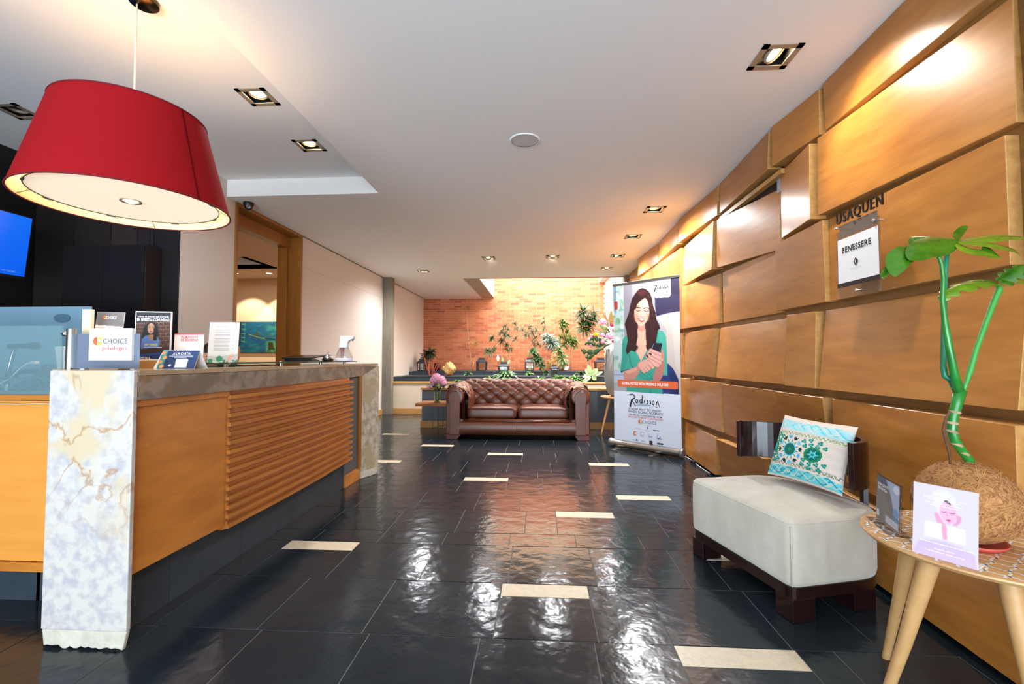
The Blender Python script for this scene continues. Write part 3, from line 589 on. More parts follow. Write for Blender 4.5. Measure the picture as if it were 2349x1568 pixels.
build('counter_core', MB().box(-2.02, -1.775, 1.77, 4.30, 0.0, ZTOP - 0.03), mat('dark_inside', (30, 28, 28), 0.8), ct)
# left front return with workstation top
build('return_panel', MB().box(-3.8, -2.01, 2.07, 2.11, 0.19, 0.955), mat('honey_wood_panel', (232, 158, 70), 0.38, var=0.14, vrgb=(214, 138, 54), vscale=2, stretch=(0.8, 1, 6), coat=0.2), ct, bevel=0.002)
build('return_rail', MB().box(-3.8, -2.01, 2.055, 2.11, 0.96, 0.985), CNTW, ct, bevel=0.002)
build('return_rail', MB().box(-3.8, -2.01, 2.055, 2.11, 0.145, 0.187), CNTW, ct, bevel=0.002)
for x0, x1 in ((-3.8, -3.1), (-3.1, -2.40), (-2.42, -2.01)): build('slate_tile', MB().box(x0 + .001, x1 - .001, 2.08, 2.13, 0.0, 0.145), SLATEW, ct)
build('work_top', MB().box(-3.8, -2.31, 2.12, 2.75, 0.93, 0.955), mat('dark_desk_top', (38, 34, 34), 0.4), ct)

# glass shelf on standoffs
gs = thing('glass_shelf', 'curved green-edged glass shelf raised on steel standoffs above the counter', 'shelf', (-1.95, 3.4, ZTOP))
gm = MB(); NG = 16
def gxy(t): y = 2.42 + t * 2.03; return (-1.83 + 0.06 * sin(pi * t) - 0.0 * t, y)
for i in range(NG):
    (xa, ya), (xb, yb) = gxy(i / NG), gxy((i + 1) / NG)
    gm.hexa([(-2.14, ya, 1.128), (xa, ya, 1.128), (xb, yb, 1.128), (-2.14, yb, 1.128), (-2.14, ya, 1.138), (xa, ya, 1.138), (xb, yb, 1.138), (-2.14, yb, 1.138)])
build('glass_pane', gm, GREENGL, gs)
for y in (2.6, 3.12, 3.7, 4.25): build('standoff', MB().lathe([(.013, 0), (.013, .018), (.009, .0185), (.009, .029), (.013, .0295), (.013, .033)], (gxy((y - 2.40) / 2.03)[0] - .06, y, ZTOP), 14), STEEL, gs, smooth=False)
def onpx(x, y, Y, z=None):
    p = oy(x, y, Y); return Vector((p.x, p.y, p.z if z is None else z))
def sign_frame(quad, Y, zb, lean=0.0, dyr=0.0):
    """upright card: its foot line from the photo at depth Y (left) and Y+dyr (right)"""
    bl = onpx(*quad[3], Y, zb); br = onpx(*quad[2], Y + dyr, zb); W = (br - bl).length
    tl = oy(*quad[0], Y + lean * 0.1); H = tl.z - zb
    up_ = Vector((0, lean, 1)).normalized(); return frame_from(bl, br, up_, H)
# promotional holder with white plaque
ph = thing('sign_holder', 'slate-grey counter block holding a white loyalty programme plaque', 'sign', onpx(245, 845, 1.96, ZTOP))
x0 = onpx(176, 845, 1.95).x; x1 = onpx(320, 845, 1.95).x
GREYP = mat('slate_grey_laminate', (106, 116, 134), 0.45)
hbl = onpx(160, 845, 2.02).x - x0
build('holder_block', MB().hexa([(x0, 1.95, ZTOP + .004), (x1, 1.95, ZTOP + .004), (x1 + hbl, 2.02, ZTOP + .004), (x0 + hbl, 2.02, ZTOP + .004), (x0, 1.95, ZTOP + .163), (x1, 1.95, ZTOP + .163), (x1 + hbl, 2.02, ZTOP + .163), (x0 + hbl, 2.02, ZTOP + .163)]), GREYP, ph, bevel=0.002)
for xx in (x0 + .01, x1 - .05): build('foot', MB().box(xx, xx + .02, 1.955, 1.975, ZTOP, ZTOP + .004), PAPER, ph)
q = [(207, 753), (304, 755), (301, 827), (204, 825)]; a = oy(205, 826, 1.94); b = oy(303, 826, 1.94); t = oy(206, 753, 1.94)
fr = Frame((a.x, 1.936, t.z), (1, 0, 0), (0, 0, -1), b.x - a.x, t.z - a.z)
ph = card(fr, 'plaque', PAPER, ph, 0.013)
W = fr.W; H = fr.H
OR1 = ink((226, 96, 60)); OR2 = ink((240, 186, 84)); GRAYT = ink((92, 88, 96)); RED = ink((214, 60, 62)); DK = ink((30, 28, 32)); WHT = ink((250, 250, 250))
def choice_logo(fr, parent, cx, cy, r, d=0.001):
    m1 = MB(); m1.add([fr.p(cx - r * .08, cy - r, d)] + [fr.p(cx - r * .08 + r * cos(a), cy + r * sin(a), d) for a in [pi / 2 + pi * k / 10 for k in range(11)]], [tuple(range(12))]); build('logo', m1, OR1, parent)
    m2 = MB(); x0, x1 = cx + r * .08, cx + r * .95
    m2.add([fr.p(x0, cy - r, d), fr.p(x1, cy - r, d), fr.p(x1, cy - r * .15, d), fr.p(x0, cy - r * .5, d)], [(0, 1, 2, 3)]).add([fr.p(x0, cy, d), fr.p(x1, cy + r * .2, d), fr.p(x1, cy + r, d), fr.p(x0, cy + r, d)], [(0, 1, 2, 3)]); build('logo', m2, OR2, parent)
choice_logo(fr, ph, W * .20, H * .40, H * .135)
put_text(fr, 'choice', W * .33, W * .90, H * .48, GRAYT, ph, h=H * .16); put_text(fr, 'priv', W * .32, W * .92, H * .68, RED, ph, h=H * .13)
# brochure behind
Q = [(207, 709), (272, 715), (271, 760), (187, 770)]
bl = onpx(206, 790, 2.145, ZTOP + 0.01); br = onpx(271, 790, 2.18, ZTOP + 0.01)
p = thing('brochure_stand', 'small upright leaflet with grey and orange bands behind the white plaque', 'leaflet', ((bl + br) / 2 - Vector((0, 0, .01))))
fr = frame_from(bl, br, (0, .12, 1), oy(207, 711, 2.12).z - ZTOP - 0.01); c = Canvas(fr.W, fr.H, 60, 90, (244, 242, 240))
W, H = fr.W, fr.H
c.poly([(0, 0), (W, 0), (W, H * .28), (0, H * .24)], (112, 108, 108)); c.poly([(0, H * .27), (W, H * .27), (W, H * .5), (0, H * .45)], (250, 246, 244)); c.poly([(0, H * .36), (W * .65, H * .37), (W * .65, H * .52), (0, H * .5)], (232, 92, 44))
build('backing', MB().prism([fr.p(0, 0, -.001), fr.p(W, 0, -.001), fr.p(W, H + .01, -.001), fr.p(0, H + .01, -.001)], -fr.n * .004), PAPER, p)
c.build('leaflet_print', fr, PR, p, d=0.0); put_text(fr, 'choice', W * .36, W * .72, H * .13, WHT, p, h=H * .055); choice_logo(fr, p, W * .29, H * .10, H * .03)
put_text(fr, 'g1', W * .02, W * .9, H * .32, RED, p, h=H * .035); put_text(fr, 'g2', W * .02, W * .7, H * .37, RED, p, h=H * .035)
sd = thing('leaflet_box', 'yellow and white striped box of leaflets at the left of the white plaque', 'box', onpx(195, 845, 2.1, ZTOP))
bx0 = onpx(186, 800, 2.1).x; bx1 = onpx(206, 800, 2.1).x; zt = oy(195, 709, 2.1).z
build('box_body', MB().box(bx0, bx1, 2.1, 2.118, ZTOP, zt), mat('yellow_white_card', (246, 206, 120), 0.5, var=0.6, vrgb=(246, 240, 232), vscale=9, stretch=(6, 1, 0.3)), sd, bevel=.001)
# community poster on wooden block
Q = [(308, 713), (391, 722), (391, 822), (306, 826)]; bl = onpx(306, 826, 2.2); br = onpx(390, 826, 2.24); zb = ZTOP + 0.042; bl.z = br.z = zb
blk = thing('wooden_block', 'small pale wooden block under the framed poster of a woman', 'block', onpx(340, 845, 2.23, ZTOP))
build('block', MB().box(onpx(318, 840, 2.2).x, onpx(398, 840, 2.2).x, 2.19, 2.27, ZTOP, zb), CAPW, blk, bevel=.002)
p = thing('framed_poster', 'white-framed poster of a dark-haired woman before a brick wall', 'poster', (bl + br) / 2)
H = oy(308, 713, 2.2).z - zb; fr = frame_from(bl, br, (0, .02, 1), H); W = fr.W
p = card(fr, 'poster_frame', PAPER, p, .008)
hm = homog([(1005, 262), (1655, 325), (1640, 1150), (985, 1105)], W, H)
c = Canvas(W, H, 96, 120, (26, 24, 30), hm)
c.poly([(1010, 460), (1640, 460), (1625, 920), (1000, 920)], (84, 52, 42))
for k in range(7):
    y = 480 + k * 62; c.line([(1010, y), (1640, y + 18)], W * .012, (150, 120, 98))
    for j in range(4): xx = 1420 + j * 90 + (40 if k % 2 else 0); c.line([(xx, y + 5), (xx, y + 60)], W * .01, (150, 120, 98))
c.ell(1285, 600, 130, 135, (24, 18, 18)); c.poly([(1160, 560), (1130, 700), (1120, 780), (1240, 780), (1380, 800), (1430, 700), (1410, 560)], (24, 18, 18), soft=2)
c.poly([(1120, 760), (1200, 690), (1290, 730), (1390, 720), (1450, 800), (1440, 930), (1110, 930)], (96, 132, 200), soft=2)
c.poly([(1225, 690), (1340, 690), (1350, 760), (1305, 800), (1250, 740)], (176, 124, 94)); c.ell(1288, 580, 62, 92, (206, 152, 120))
for dx in (-26, 26): c.ell(1288 + dx, 562, 12, 5, (40, 26, 22)); c.line([(1288 + dx - 15, 545), (1288 + dx + 15, 545)], W * .006, (40, 26, 22))
c.ell(1288, 632, 22, 8, (150, 54, 54)); c.poly([(1330, 560), (1400, 640), (1390, 800), (1330, 780), (1345, 660)], (24, 18, 18))
c.poly([(1000, 920), (1640, 920), (1635, 1010), (990, 1010)], (70, 48, 40)); c.poly([(990, 1010), (1635, 1010), (1635, 1045), (990, 1045)], (50, 86, 160)); c.poly([(990, 1045), (1635, 1045), (1635, 1150), (985, 1110)], (38, 58, 116))
inner = Frame(fr.p(W * .02, H * .02), fr.ux, fr.uy, W * .96, H * .96)
c.a[:3] = (236, 236, 238); c.a[-3:] = (236, 236, 238); c.a[:, :3] = (236, 236, 238); c.a[:, -3:] = (236, 236, 238)
c.build('poster_print', fr, PR, p, d=.0006)
put_text(fr, 'trata', W * .07, W * .92, H * .12, WHT, p, h=H * .03); put_text(fr, 'com', W * .05, W * .94, H * .20, WHT, p, h=H * .06)
put_text(fr, 'inf', W * .28, W * .64, H * .70, ink((232, 220, 70)), p, h=H * .045); put_text(fr, 'inf2', W * .28, W * .76, H * .745, WHT, p, h=H * .022); put_text(fr, 'num', W * .1, W * .44, H * .97, WHT, p, h=H * .04)
# safety card
Q = [(397, 764), (466, 769), (463, 844), (395, 842)]; bl = onpx(396, 843, 2.33, ZTOP); br = onpx(464, 843, 2.36, ZTOP)
p = thing('safety_card', 'white upright card with red heading about safety recommendations', 'sign', (bl + br) / 2); H = oy(397, 764, 2.33).z - ZTOP; fr = frame_from(bl, br, (0, .05, 1), H); W = fr.W
p0_ = p; p = card(fr, 'acrylic_back', PAPER, p, .004); c = Canvas(W, H, 60, 66, (236, 234, 238))
c.poly([(0, 0), (W, 0), (W, H * .035), (0, H * .035)], (208, 50, 62)); c.poly([(W * .40, H * .30), (W * .66, H * .30), (W * .66, H * .47), (W * .40, H * .47)], (246, 246, 248))
c.poly([(W * .70, H * .57), (W * .88, H * .57), (W * .88, H * .67), (W * .70, H * .67)], (244, 196, 160)); c.poly([(W * .70, H * .69), (W * .88, H * .69), (W * .88, H * .82), (W * .70, H * .82)], (116, 214, 224)); c.poly([(W * .58, H * .57), (W * .66, H * .57), (W * .66, H * .64), (W * .58, H * .64)], (206, 40, 56)); c.poly([(0, H * .965), (W, H * .965), (W, H * .98), (0, H * .98)], (90, 84, 160))
c.build('card_print', fr, PR, p, d=.0006)
put_text(fr, 'rec1', W * .22, W * .80, H * .13, RED, p, h=H * .065); put_text(fr, 'rec2', W * .22, W * .80, H * .225, RED, p, h=H * .075)
build('foot', MB().box(min(bl.x, br.x), max(bl.x, br.x), 2.335, 2.40, ZTOP, ZTOP + .003), ACRYL, p0_)
# tent card
bl = onpx(359, 850, 2.12, ZTOP); br = onpx(445, 850, 2.13, ZTOP); p = thing('tent_card', 'navy blue folded tent card with patterned teal and orange edge', 'sign', (bl + br) / 2)
H = oy(370, 801, 2.14).z - ZTOP + .002; lean = (0.0, .42, 1); fr = frame_from(bl, br, lean, H); W = fr.W
c = Canvas(W, H, 80, 56, (38, 58, 100))
c.poly([(0, 0), (W * .15, 0), (W * .15, H), (0, H)], (52, 150, 150)); 
for k in range(4): c.ell(W * (.04 + .07 * (k % 2)), H * (.15 + .24 * k), W * .06, H * .10, (236, 160, 104))
c.poly([(W * .22, H * .30), (W * .86, H * .30), (W * .86, H * .325), (W * .22, H * .325)], (220, 226, 236)); c.poly([(W * .44, H * .45), (W * .76, H * .45), (W * .78, H * .93), (W * .46, H * .93)], (240, 240, 244)); c.poly([(W * .27, H * .82), (W * .32, H * .74), (W * .37, H * .82), (W * .32, H * .9)], (240, 240, 244))
MR = c.X > W * (1 - .10 * (1 - c.Y / H)); c.build('front_print', fr, PR, p, d=.0012)
top = (fr.p(0, 0) + fr.p(W, 0)) / 2
build('folded_card', MB().prism([fr.p(0, 0), fr.p(0, H), fr.p(0, H) + Vector((0, .002, 0)), fr.p(0, 0) + Vector((0, .002, .001))], fr.ux * W).prism([fr.p(0, 0), fr.p(0, 0) + Vector((0, .002, 0)), fr.p(0, H) + Vector((-.0, H * .95, 0)), fr.p(0, H) + Vector((-.0, H * .95 - .003, 0))], fr.ux * W), PAPER, p)
build('side_flap', MB().add([fr.p(0, 0), fr.p(0, H), fr.p(0, H) + Vector((-.045, .03, 0)), fr.p(0, 0) + Vector((-.004, .01, 0))], [(0, 1, 2, 3)]), PAPER, p)
put_text(fr, 'carta', W * .30, W * .78, H * .24, WHT, p, h=H * .13, d=.002); put_text(fr, 'rest', W * .38, W * .70, H * .42, WHT, p, h=H * .05, d=.002)
# menu on the glass shelf
ZG = 1.138; bl = onpx(475, 832, 2.78, ZG); br = onpx(544, 832, 2.80, ZG); p = thing('menu_card', 'tall white printed menu card standing on the glass shelf', 'menu', (bl + br) / 2)
H = oy(480, 738, 2.78).z - ZG; fr = frame_from(bl, br, (.012, .05, 1), H); W = fr.W; p = card(fr, 'card_board', PAPER, p, .003)
c = Canvas(W, H, 70, 94, (240, 243, 248)); r2 = random.Random(5)
for y0, nl in ((.20, 1), (.25, 2), (.32, 3), (.40, 3), (.48, 4), (.57, 5), (.66, 5)):
    for k in range(nl):
        yy = H * (y0 + k * .013); c.line([(W * .2, yy), (W * r2.uniform(.66, .72), yy)], H * .005, (176, 176, 184)); 
    c.line([(W * .80, H * (y0 + .01)), (W * .87, H * (y0 + .01))], H * .006, (190, 190, 196))
c.poly([(0, H * .84), (W * .4, H * .86), (W, H * .80), (W, H), (0, H)], (206, 212, 216), soft=2)
for q in ((.10, .97, .08), (.40, .92, .11), (.55, .97, .05), (.97, .98, .08)): c.ell(W * q[0], H * q[1], W * q[2], W * q[2] * .9, (66, 150, 110), soft=.1)
for q in ((.75, .88), (.80, .85), (.72, .93)): c.ell(W * q[0], H * q[1], W * .05, H * .05, (240, 190, 160), rot=.7)
c.ell(W * .9, H * .92, W * .1, H * .04, (240, 214, 214)); c.ell(W * .86, H * .97, W * .04, H * .02, (44, 80, 120))
c.build('menu_print', fr, PR, p, d=.0006); put_text(fr, 'menu', W * .22, W * .62, H * .12, ink((170, 170, 178)), p, h=H * .018)
# magazines
for i, (xa, xb, lab) in enumerate([(440, 560, 'open pale magazine lying on the counter below the menu card'), (520, 622, 'thin folded newspaper lying on the counter beside the open magazine')]):
    a = onpx(xa, 845, 2.84 + .36 * i, ZTOP); b = onpx(xb, 845, 2.84 + .36 * i, ZTOP); mm = MB()
    def g(u, v, a=a, b=b): return Vector((a.x + (b.x - a.x) * u, a.y - .10 + .22 * v, ZTOP + .003 + .007 * sin(pi * u) ** .5 * (1 - .3 * v)))
    mm.grid(g, 12, 4); mm.grid(lambda u, v: g(u, v) * 1.0 + Vector((0, 0, -g(u, v).z + ZTOP + .0008)), 12, 4)
    build('magazine', mm, mat('magazine_paper', (226, 214, 200), .5, var=.15, vscale=20), origin=(a.x, a.y, ZTOP), label=lab, cat='magazine')
# tablet / folder
p0 = onpx(655, 828, 3.35, ZG); p1 = onpx(727, 828, 3.35, ZG); wv = p1.x - p0.x
tb = thing('tablet_stand', 'flat black tablet on a low wedge stand on the glass shelf', 'tablet', ((p0.x + p1.x) / 2, 3.35, ZG))
build('wedge', MB().hexa([(p0.x + .02, 3.3, ZG + .001), (p1.x - .02, 3.3, ZG + .001), (p1.x - .02, 3.42, ZG + .001), (p0.x + .02, 3.42, ZG + .001), (p0.x + .02, 3.3, ZG + .022), (p1.x - .02, 3.3, ZG + .022), (p1.x - .02, 3.42, ZG + .012), (p0.x + .02, 3.42, ZG + .012)]), BLACK, tb)
build('tablet', MB().hexa([(p0.x - .0, 3.29, ZG + .020), (p1.x, 3.29, ZG + .020), (p1.x + .01, 3.46, ZG + .040), (p0.x + .01, 3.46, ZG + .040), (p0.x + .0, 3.29, ZG + .030), (p1.x, 3.29, ZG + .030), (p1.x + .01, 3.46, ZG + .050), (p0.x + .01, 3.46, ZG + .050)]), mat('dark_gloss', (22, 20, 24), .15), tb, bevel=.003)
# bell
pb = onpx(752, 829, 3.7, ZG); be = thing('service_bell', 'chrome desk call bell with black base on the glass shelf', 'bell', pb)
build('bell_base', MB().lathe([(.0, 0), (.034, 0), (.045, .006), (.046, .016), (.036, .024), (0, .026)], pb, 28), BLACK, be, smooth=True)
build('bell_dome', MB().lathe([(.040, .024), (.041, .028), (.036, .042), (.024, .053), (.010, .058), (0, .0585)], pb, 28), CHROME, be, smooth=True)
build('bell_button', MB().lathe([(.003, .058), (.003, .067), (.008, .069), (.008, .074), (0, .077)], pb, 14), CHROME, be, smooth=True)
# soap dispenser
pd = onpx(789, 829, 3.75, ZG); ds = thing('gel_dispenser', 'white automatic gel dispenser with clear tank on the glass shelf', 'dispenser', pd)
build('tank', MB().lathe([(0, .004), (.068, .004), (.072, .03), (.060, .07), (.045, .10), (.038, .118)], pd, 24, sx=1, sy=.7), ACRYL, ds, smooth=True)
build('tank_base', MB().lathe([(0, 0), (.070, 0), (.072, .006), (.072, .026), (.0, .027)], pd, 24, sx=1, sy=.7), mat('pale_gel', (214, 214, 226), .3), ds, smooth=True)
dm = MB(); dm.prism([pd + Vector(v) for v in [(-.036, -.025, .112), (.032, -.025, .112), (.036, -.025, .15), (.050, -.025, .176), (.085, -.025, .186), (.090, -.025, .212), (-.028, -.025, .212)]], (0, .05, 0))
build('dispenser_head', dm, mat('glossy_white', (236, 240, 242), .25), ds, bevel=.006, seg=3); build('nozzle', MB().lathe([(.006, -.012), (.006, .006), (0, .007)], pd + Vector((.074, 0, .182)), 10), BLACK, ds)
pr = pd + Vector((-.05, .06, 0)); build('price_tag', MB().prism([pr + Vector(v) for v in [(-.02, 0, .14), (.03, 0, .14), (.02, 0, .02), (-.0, 0, .02)]], (0, .003, 0)), mat('rose_card', (186, 120, 116), .5), ds)
# steel post with glass clamp, glass screens, behind the pillar
po = onpx(161, 845, 2.02, ZTOP); pt = thing('steel_post', 'short brushed steel post with ball clamp at the counter corner', 'post', po)
build('post_tube', MB().lathe([(0, 0), (.0185, 0), (.0185, .188), (.0165, .192), (0, .192)], po, 20), STEEL, pt, auto=40)
bc = po + Vector((-.032, -.0, .166)); build('clamp_ball', MB().ball(bc, .013), CHROME, pt, smooth=True); build('clamp_pin', MB().lathe([(.004, 0), (.004, .034)], bc, 10, axis=Vector((1, 0, 0))), CHROME, pt)
build('clamp_cone', MB().lathe([(.009, 0), (.001, .018)], bc + Vector((-.008, 0, 0)), 12, axis=Vector((-1, 0, .1))), CHROME, pt)
g1 = build('glass_screen', MB().box(-3.6, oy(144, 800, 2.02).x, 2.015, 2.023, 0.99, oy(100, 747, 2.02).z), mat('teal_tinted_glass', (120, 152, 158), .12, alpha=.42), label='clear teal-tinted glass screen held by the steel post', cat='screen')
BLUG = mat('blue_grey_acrylic', (124, 160, 180), .3, coat=.2)
g2 = build('frosted_screen', MB().box(-4.3, oy(208, 710, 2.9).x, 2.9, 2.912, 0.96, oy(100, 703, 2.9).z), BLUG, label='blue-grey frosted screen standing behind the teal-tinted glass', cat='screen', bevel=.002)
pe = onpx(142, 729, 2.895); build('oval_mark', MB().lathe([(0, -.001), (.06, -.001), (.06, .001), (0, .001)], pe, 28, axis=Vector((0, -1, 0)), sy=.5), mat('blue_grey_oval', (84, 118, 140), .3), g2)  # flat oval in a darker blue-grey than the screen
wc = onpx(137, 845, 2.2, ZTOP - .1); build('paper_cup_holder', MB().prism([onpx(125, 795, 2.2), onpx(151, 794, 2.2), onpx(150, 846, 2.2), onpx(131, 846, 2.2)], (0, .05, 0)), PAPER, label='white tapered plastic holder beside the steel post', cat='holder', bevel=.002)
# chrome arm with dark scanner head
h0 = onpx(12, 897, 2.40); h0.z = .9565; sc_ = thing('barcode_scanner', 'chrome gooseneck stand carrying a dark horizontal scanner', 'scanner', h0)
build('gooseneck', MB().tube([h0, onpx(22, 840, 2.40), onpx(31, 808, 2.40), onpx(37, 797, 2.40), onpx(46, 793, 2.40)], [.011, .011, .010, .008, .007], 14), CHROME, sc_, smooth=True)
ha = onpx(22, 794, 2.40); hb = onpx(74, 793, 2.40); build('scanner_body', MB().lathe([(0, 0), (.014, 0), (.0145, (hb - ha).length), (0, (hb - ha).length)], ha, 18, axis=(hb - ha)), mat('gunmetal', (60, 62, 66), .3, metal=.6), sc_, auto=40)
build('scanner_head', MB().lathe([(0, 0), (.018, .0), (.022, .012), (.021, .034), (0, .038)], hb - Vector((.004, 0, 0)), 18, axis=(hb - ha)), BLACK, sc_, auto=40); build('foot_plate', MB().lathe([(0, 0), (.04, 0), (.04, .006), (0, .007)], h0, 20), CHROME, sc_)
# cable with plug
cb = thing('white_cable', 'white cable with a square plug hanging over the metal rail', 'cable', onpx(30, 865, 2.12))
build('cable', MB().tube([onpx(-30, 900, 2.16), onpx(0, 880, 2.16), onpx(25, 866, 2.16), onpx(45, 846, 2.16), onpx(62, 834, 2.16), onpx(76, 831, 2.16)], .0035, 8), PAPER, cb, smooth=True)
a = onpx(80, 831, 2.16); build('plug', MB().box(a.x - .012, a.x + .012, 2.15, 2.172, a.z - .008, a.z + .008), mat('plug_white', (224, 216, 210), .4), cb, bevel=.002)
a = oy(0, 867, 2.09); b = oy(119, 867, 2.09); rl = build('metal_rail', MB().box(-3.6, b.x, 2.085, 2.10, a.z - .004, a.z + .004), mat('grey_rail', (110, 112, 114), .4, metal=.5), label='slim grey metal rail above the keyboard', cat='rail')
build('rail_bracket', MB().box(-3.5, -3.49, 2.085, 2.1, .9965, a.z - .004).box(b.x - .01, b.x, 2.085, 2.1, .9965, a.z - .004), mat('grey_rail', (110, 112, 114)), rl)
kz = .957; kb = thing('keyboard', 'black computer keyboard lying behind the orange wood panel', 'keyboard', (-2.75, 2.3, kz - .002))
ks = oy(118, 890, 2.2).x; build('keyboard_tray', MB().box(-3.3, ks - .02, 2.14, 2.33, .9565, .975), mat('keyboard_grey', (58, 70, 80), .4), kb, bevel=.003)
km = MB()
for r in range(4):
    for k in range(34): km.box(-3.28 + k * .0238, -3.28 + k * .0238 + .019, 2.15 + r * .045, 2.15 + r * .045 + .036, .975, .983)
build('keys', km, BLACK, kb, kind='stuff')
build('grey_strip', MB().box(-3.8, b.x, 2.06, 2.13, .986, .996), mat('grey_rail2', (96, 98, 100), .35, metal=.4), ct, bevel=.002)
wc_ = build('thin_cable', MB().tube([oy(-20, 924, 2.05), oy(40, 927, 2.05), oy(80, 925, 2.05), oy(118, 926, 2.05)], .0022, 6), mat('cable_grey', (190, 186, 176), .5), label='thin grey cable tacked along the orange wood panel', cat='cable', smooth=True)
# items behind glass: desk phone and folded cloth
pz = thing('desk_phone', 'dark desk phone seen through the teal-tinted glass', 'phone', onpx(52, 850, 2.5, .9565))
a = onpx(30, 850, 2.5); b = onpx(78, 850, 2.5)
build('phone_body', MB().hexa([(a.x, 2.45, .9565), (b.x, 2.45, .9565), (b.x, 2.62, .955), (a.x, 2.62, .955), (a.x, 2.45, .98), (b.x, 2.45, .98), (b.x, 2.62, 1.06), (a.x, 2.62, 1.06)]), mat('phone_dark', (48, 50, 50), .4), pz, bevel=.005)
build('handset', MB().tube([(a.x - .03, 2.52, 1.05), (a.x, 2.53, 1.085), (b.x - .02, 2.53, 1.085), (b.x + .02, 2.52, 1.05)], [.02, .016, .016, .02], 12), BLACK, pz, smooth=True)
cl = onpx(128, 850, 2.66, .9565); build('folded_jacket', MB().grid(lambda u, v: cl + Vector(((u - .5) * .34, (v - .5) * .2 + .02 * sin(9 * u), max(0, .17 * (1 - (2 * u - 1) ** 4) * (1 - (2 * v - 1) ** 4) * (.85 + .15 * sin(14 * u + 5 * v))))), 24, 14), mat('plum_grey_cloth', (92, 84, 106), .9, var=.4, vrgb=(60, 40, 66), vscale=9), label='rumpled plum and grey cloth heaped on the desk', cat='cloth', smooth=True, origin=tuple(cl))
# television
tvt = thing('television', 'wall television showing a plain blue picture in the dark corner', 'television', (-4.2, 2.85, 2.07))
R1 = ox(77, 500, -4.2); R2 = ox(60, 638, -4.2); TX = -.055
fr = Frame((-4.2, R1.y - .92, R1.z), (0, 1, 0), (TX, 0, -.51), .92, .515)
tvb = card(fr, 'tv_body', BLACK, tvt, .045); c = Canvas(fr.W - .02, fr.H - .03, 24, 14, (8, 72, 168)); g = (c.Y / c.H)[..., None]; c.a = c.a * (1 - g) + np.array((6, 62, 160)) * g
f2 = Frame(fr.p(.01, .01, .001), fr.ux, fr.uy, fr.W - .02, fr.H - .03); c.build('tv_screen', f2, paint_mat('screen_picture', .2, emit=.9), tvb); put_text(f2, 'tv', f2.W * .82, f2.W * .93, f2.H * .95, ink((160, 190, 230)), tvb, h=.012)
build('wall_bracket', MB().box(-4.75, -4.28, 2.9, 3.0, 2.0, 2.08), BLACK, tvt)
# dark cabinet
cbn = thing('dark_cabinet', 'tall dark brown cabinet against the black reception wall', 'cabinet', (-4.1, 3.87, 0))
a = oy(148, 563, 3.78); b = oy(335, 557, 3.78); build('cabinet_body', MB().box(a.x, b.x, 3.78, 3.95, 0.0, a.z), mat('dark_espresso', (38, 30, 30), .6, spec=.2), cbn, bevel=.003)
build('door', MB().box(a.x + .005, (a.x + b.x) / 2 - .002, 3.765, 3.78, .05, a.z - .01), mat('dark_espresso_door', (26, 21, 22), .6, spec=.2), cbn, bevel=.002); build('door', MB().box((a.x + b.x) / 2 + .002, b.x - .005, 3.765, 3.78, .05, a.z - .01), mat('dark_espresso_door', (26, 21, 22)), cbn, bevel=.002)
# painting in the room beyond
p = thing('abstract_painting', 'teal and green abstract painting on the wall of the room beyond', 'painting', (-5.9, 9.38, 1.3)); tl = oy(520, 738, 9.37); br = oy(664, 808, 9.37)
fr = Frame((tl.x, 9.36, tl.z), (1, 0, 0), (0, 0, -1), br.x - tl.x, tl.z - br.z); card(fr, 'canvas_board', mat('canvas_edge', (30, 44, 44), .8), p, .03)
hm = homog([(520, 738), (664, 738), (664, 808), (520, 808)], fr.W, fr.H); c = Canvas(fr.W, fr.H, 150, 80, (14, 84, 112), hm)
n1 = c.noise(5, 1); n2 = c.noise(14, 2); n3 = c.noise(22, 4)
c.mix((n1 - .4) * 3, (10, 56, 96), .8); c.mix((n2 - .5) * 4, (20, 124, 118), .7)
gm_ = np.clip((c.X / fr.W - .55) * 2.6, 0, 1) * np.clip((n1 + n2 - .75) * 3, 0, 1); c.mix(gm_, (86, 150, 96), .8); c.mix((n3 - .62) * 6, (8, 50, 60), .6)
hp = lambda zx, zy: (460 + zx / 5.593, 720 + zy / 5.593)
c.px = lambda x, y: hm(*hp(x, y)); c.poly([(480, 100), (530, 100), (520, 360), (500, 490), (480, 490)], (30, 30, 44), .8, 4)
for y in (130, 190, 250, 300, 350): c.line([(535, y), (575, y + 5)], .02, (110, 170, 110), .7)
c.line([(575, 105), (570, 360)], .018, (70, 140, 110), .6); c.line([(600, 260), (740, 290), (1040, 345)], .02, (20, 40, 50)); c.line([(620, 262), (760, 300), (830, 310)], .015, (150, 160, 80), .8)
c.poly([(722, 240), (752, 240), (752, 285), (722, 285)], (70, 60, 20)); c.poly([(850, 350), (960, 345), (1010, 430), (960, 490), (850, 485)], (90, 160, 90), .6, 6)
c.poly([(878, 362), (935, 362), (940, 425), (960, 445), (955, 490), (945, 455), (905, 455), (900, 490), (890, 455), (870, 490), (875, 430)], (52, 44, 14)); c.poly([(965, 490), (1040, 370), (1045, 490)], (10, 44, 66)); c.build('painted_canvas', fr, PR, p, d=.001)
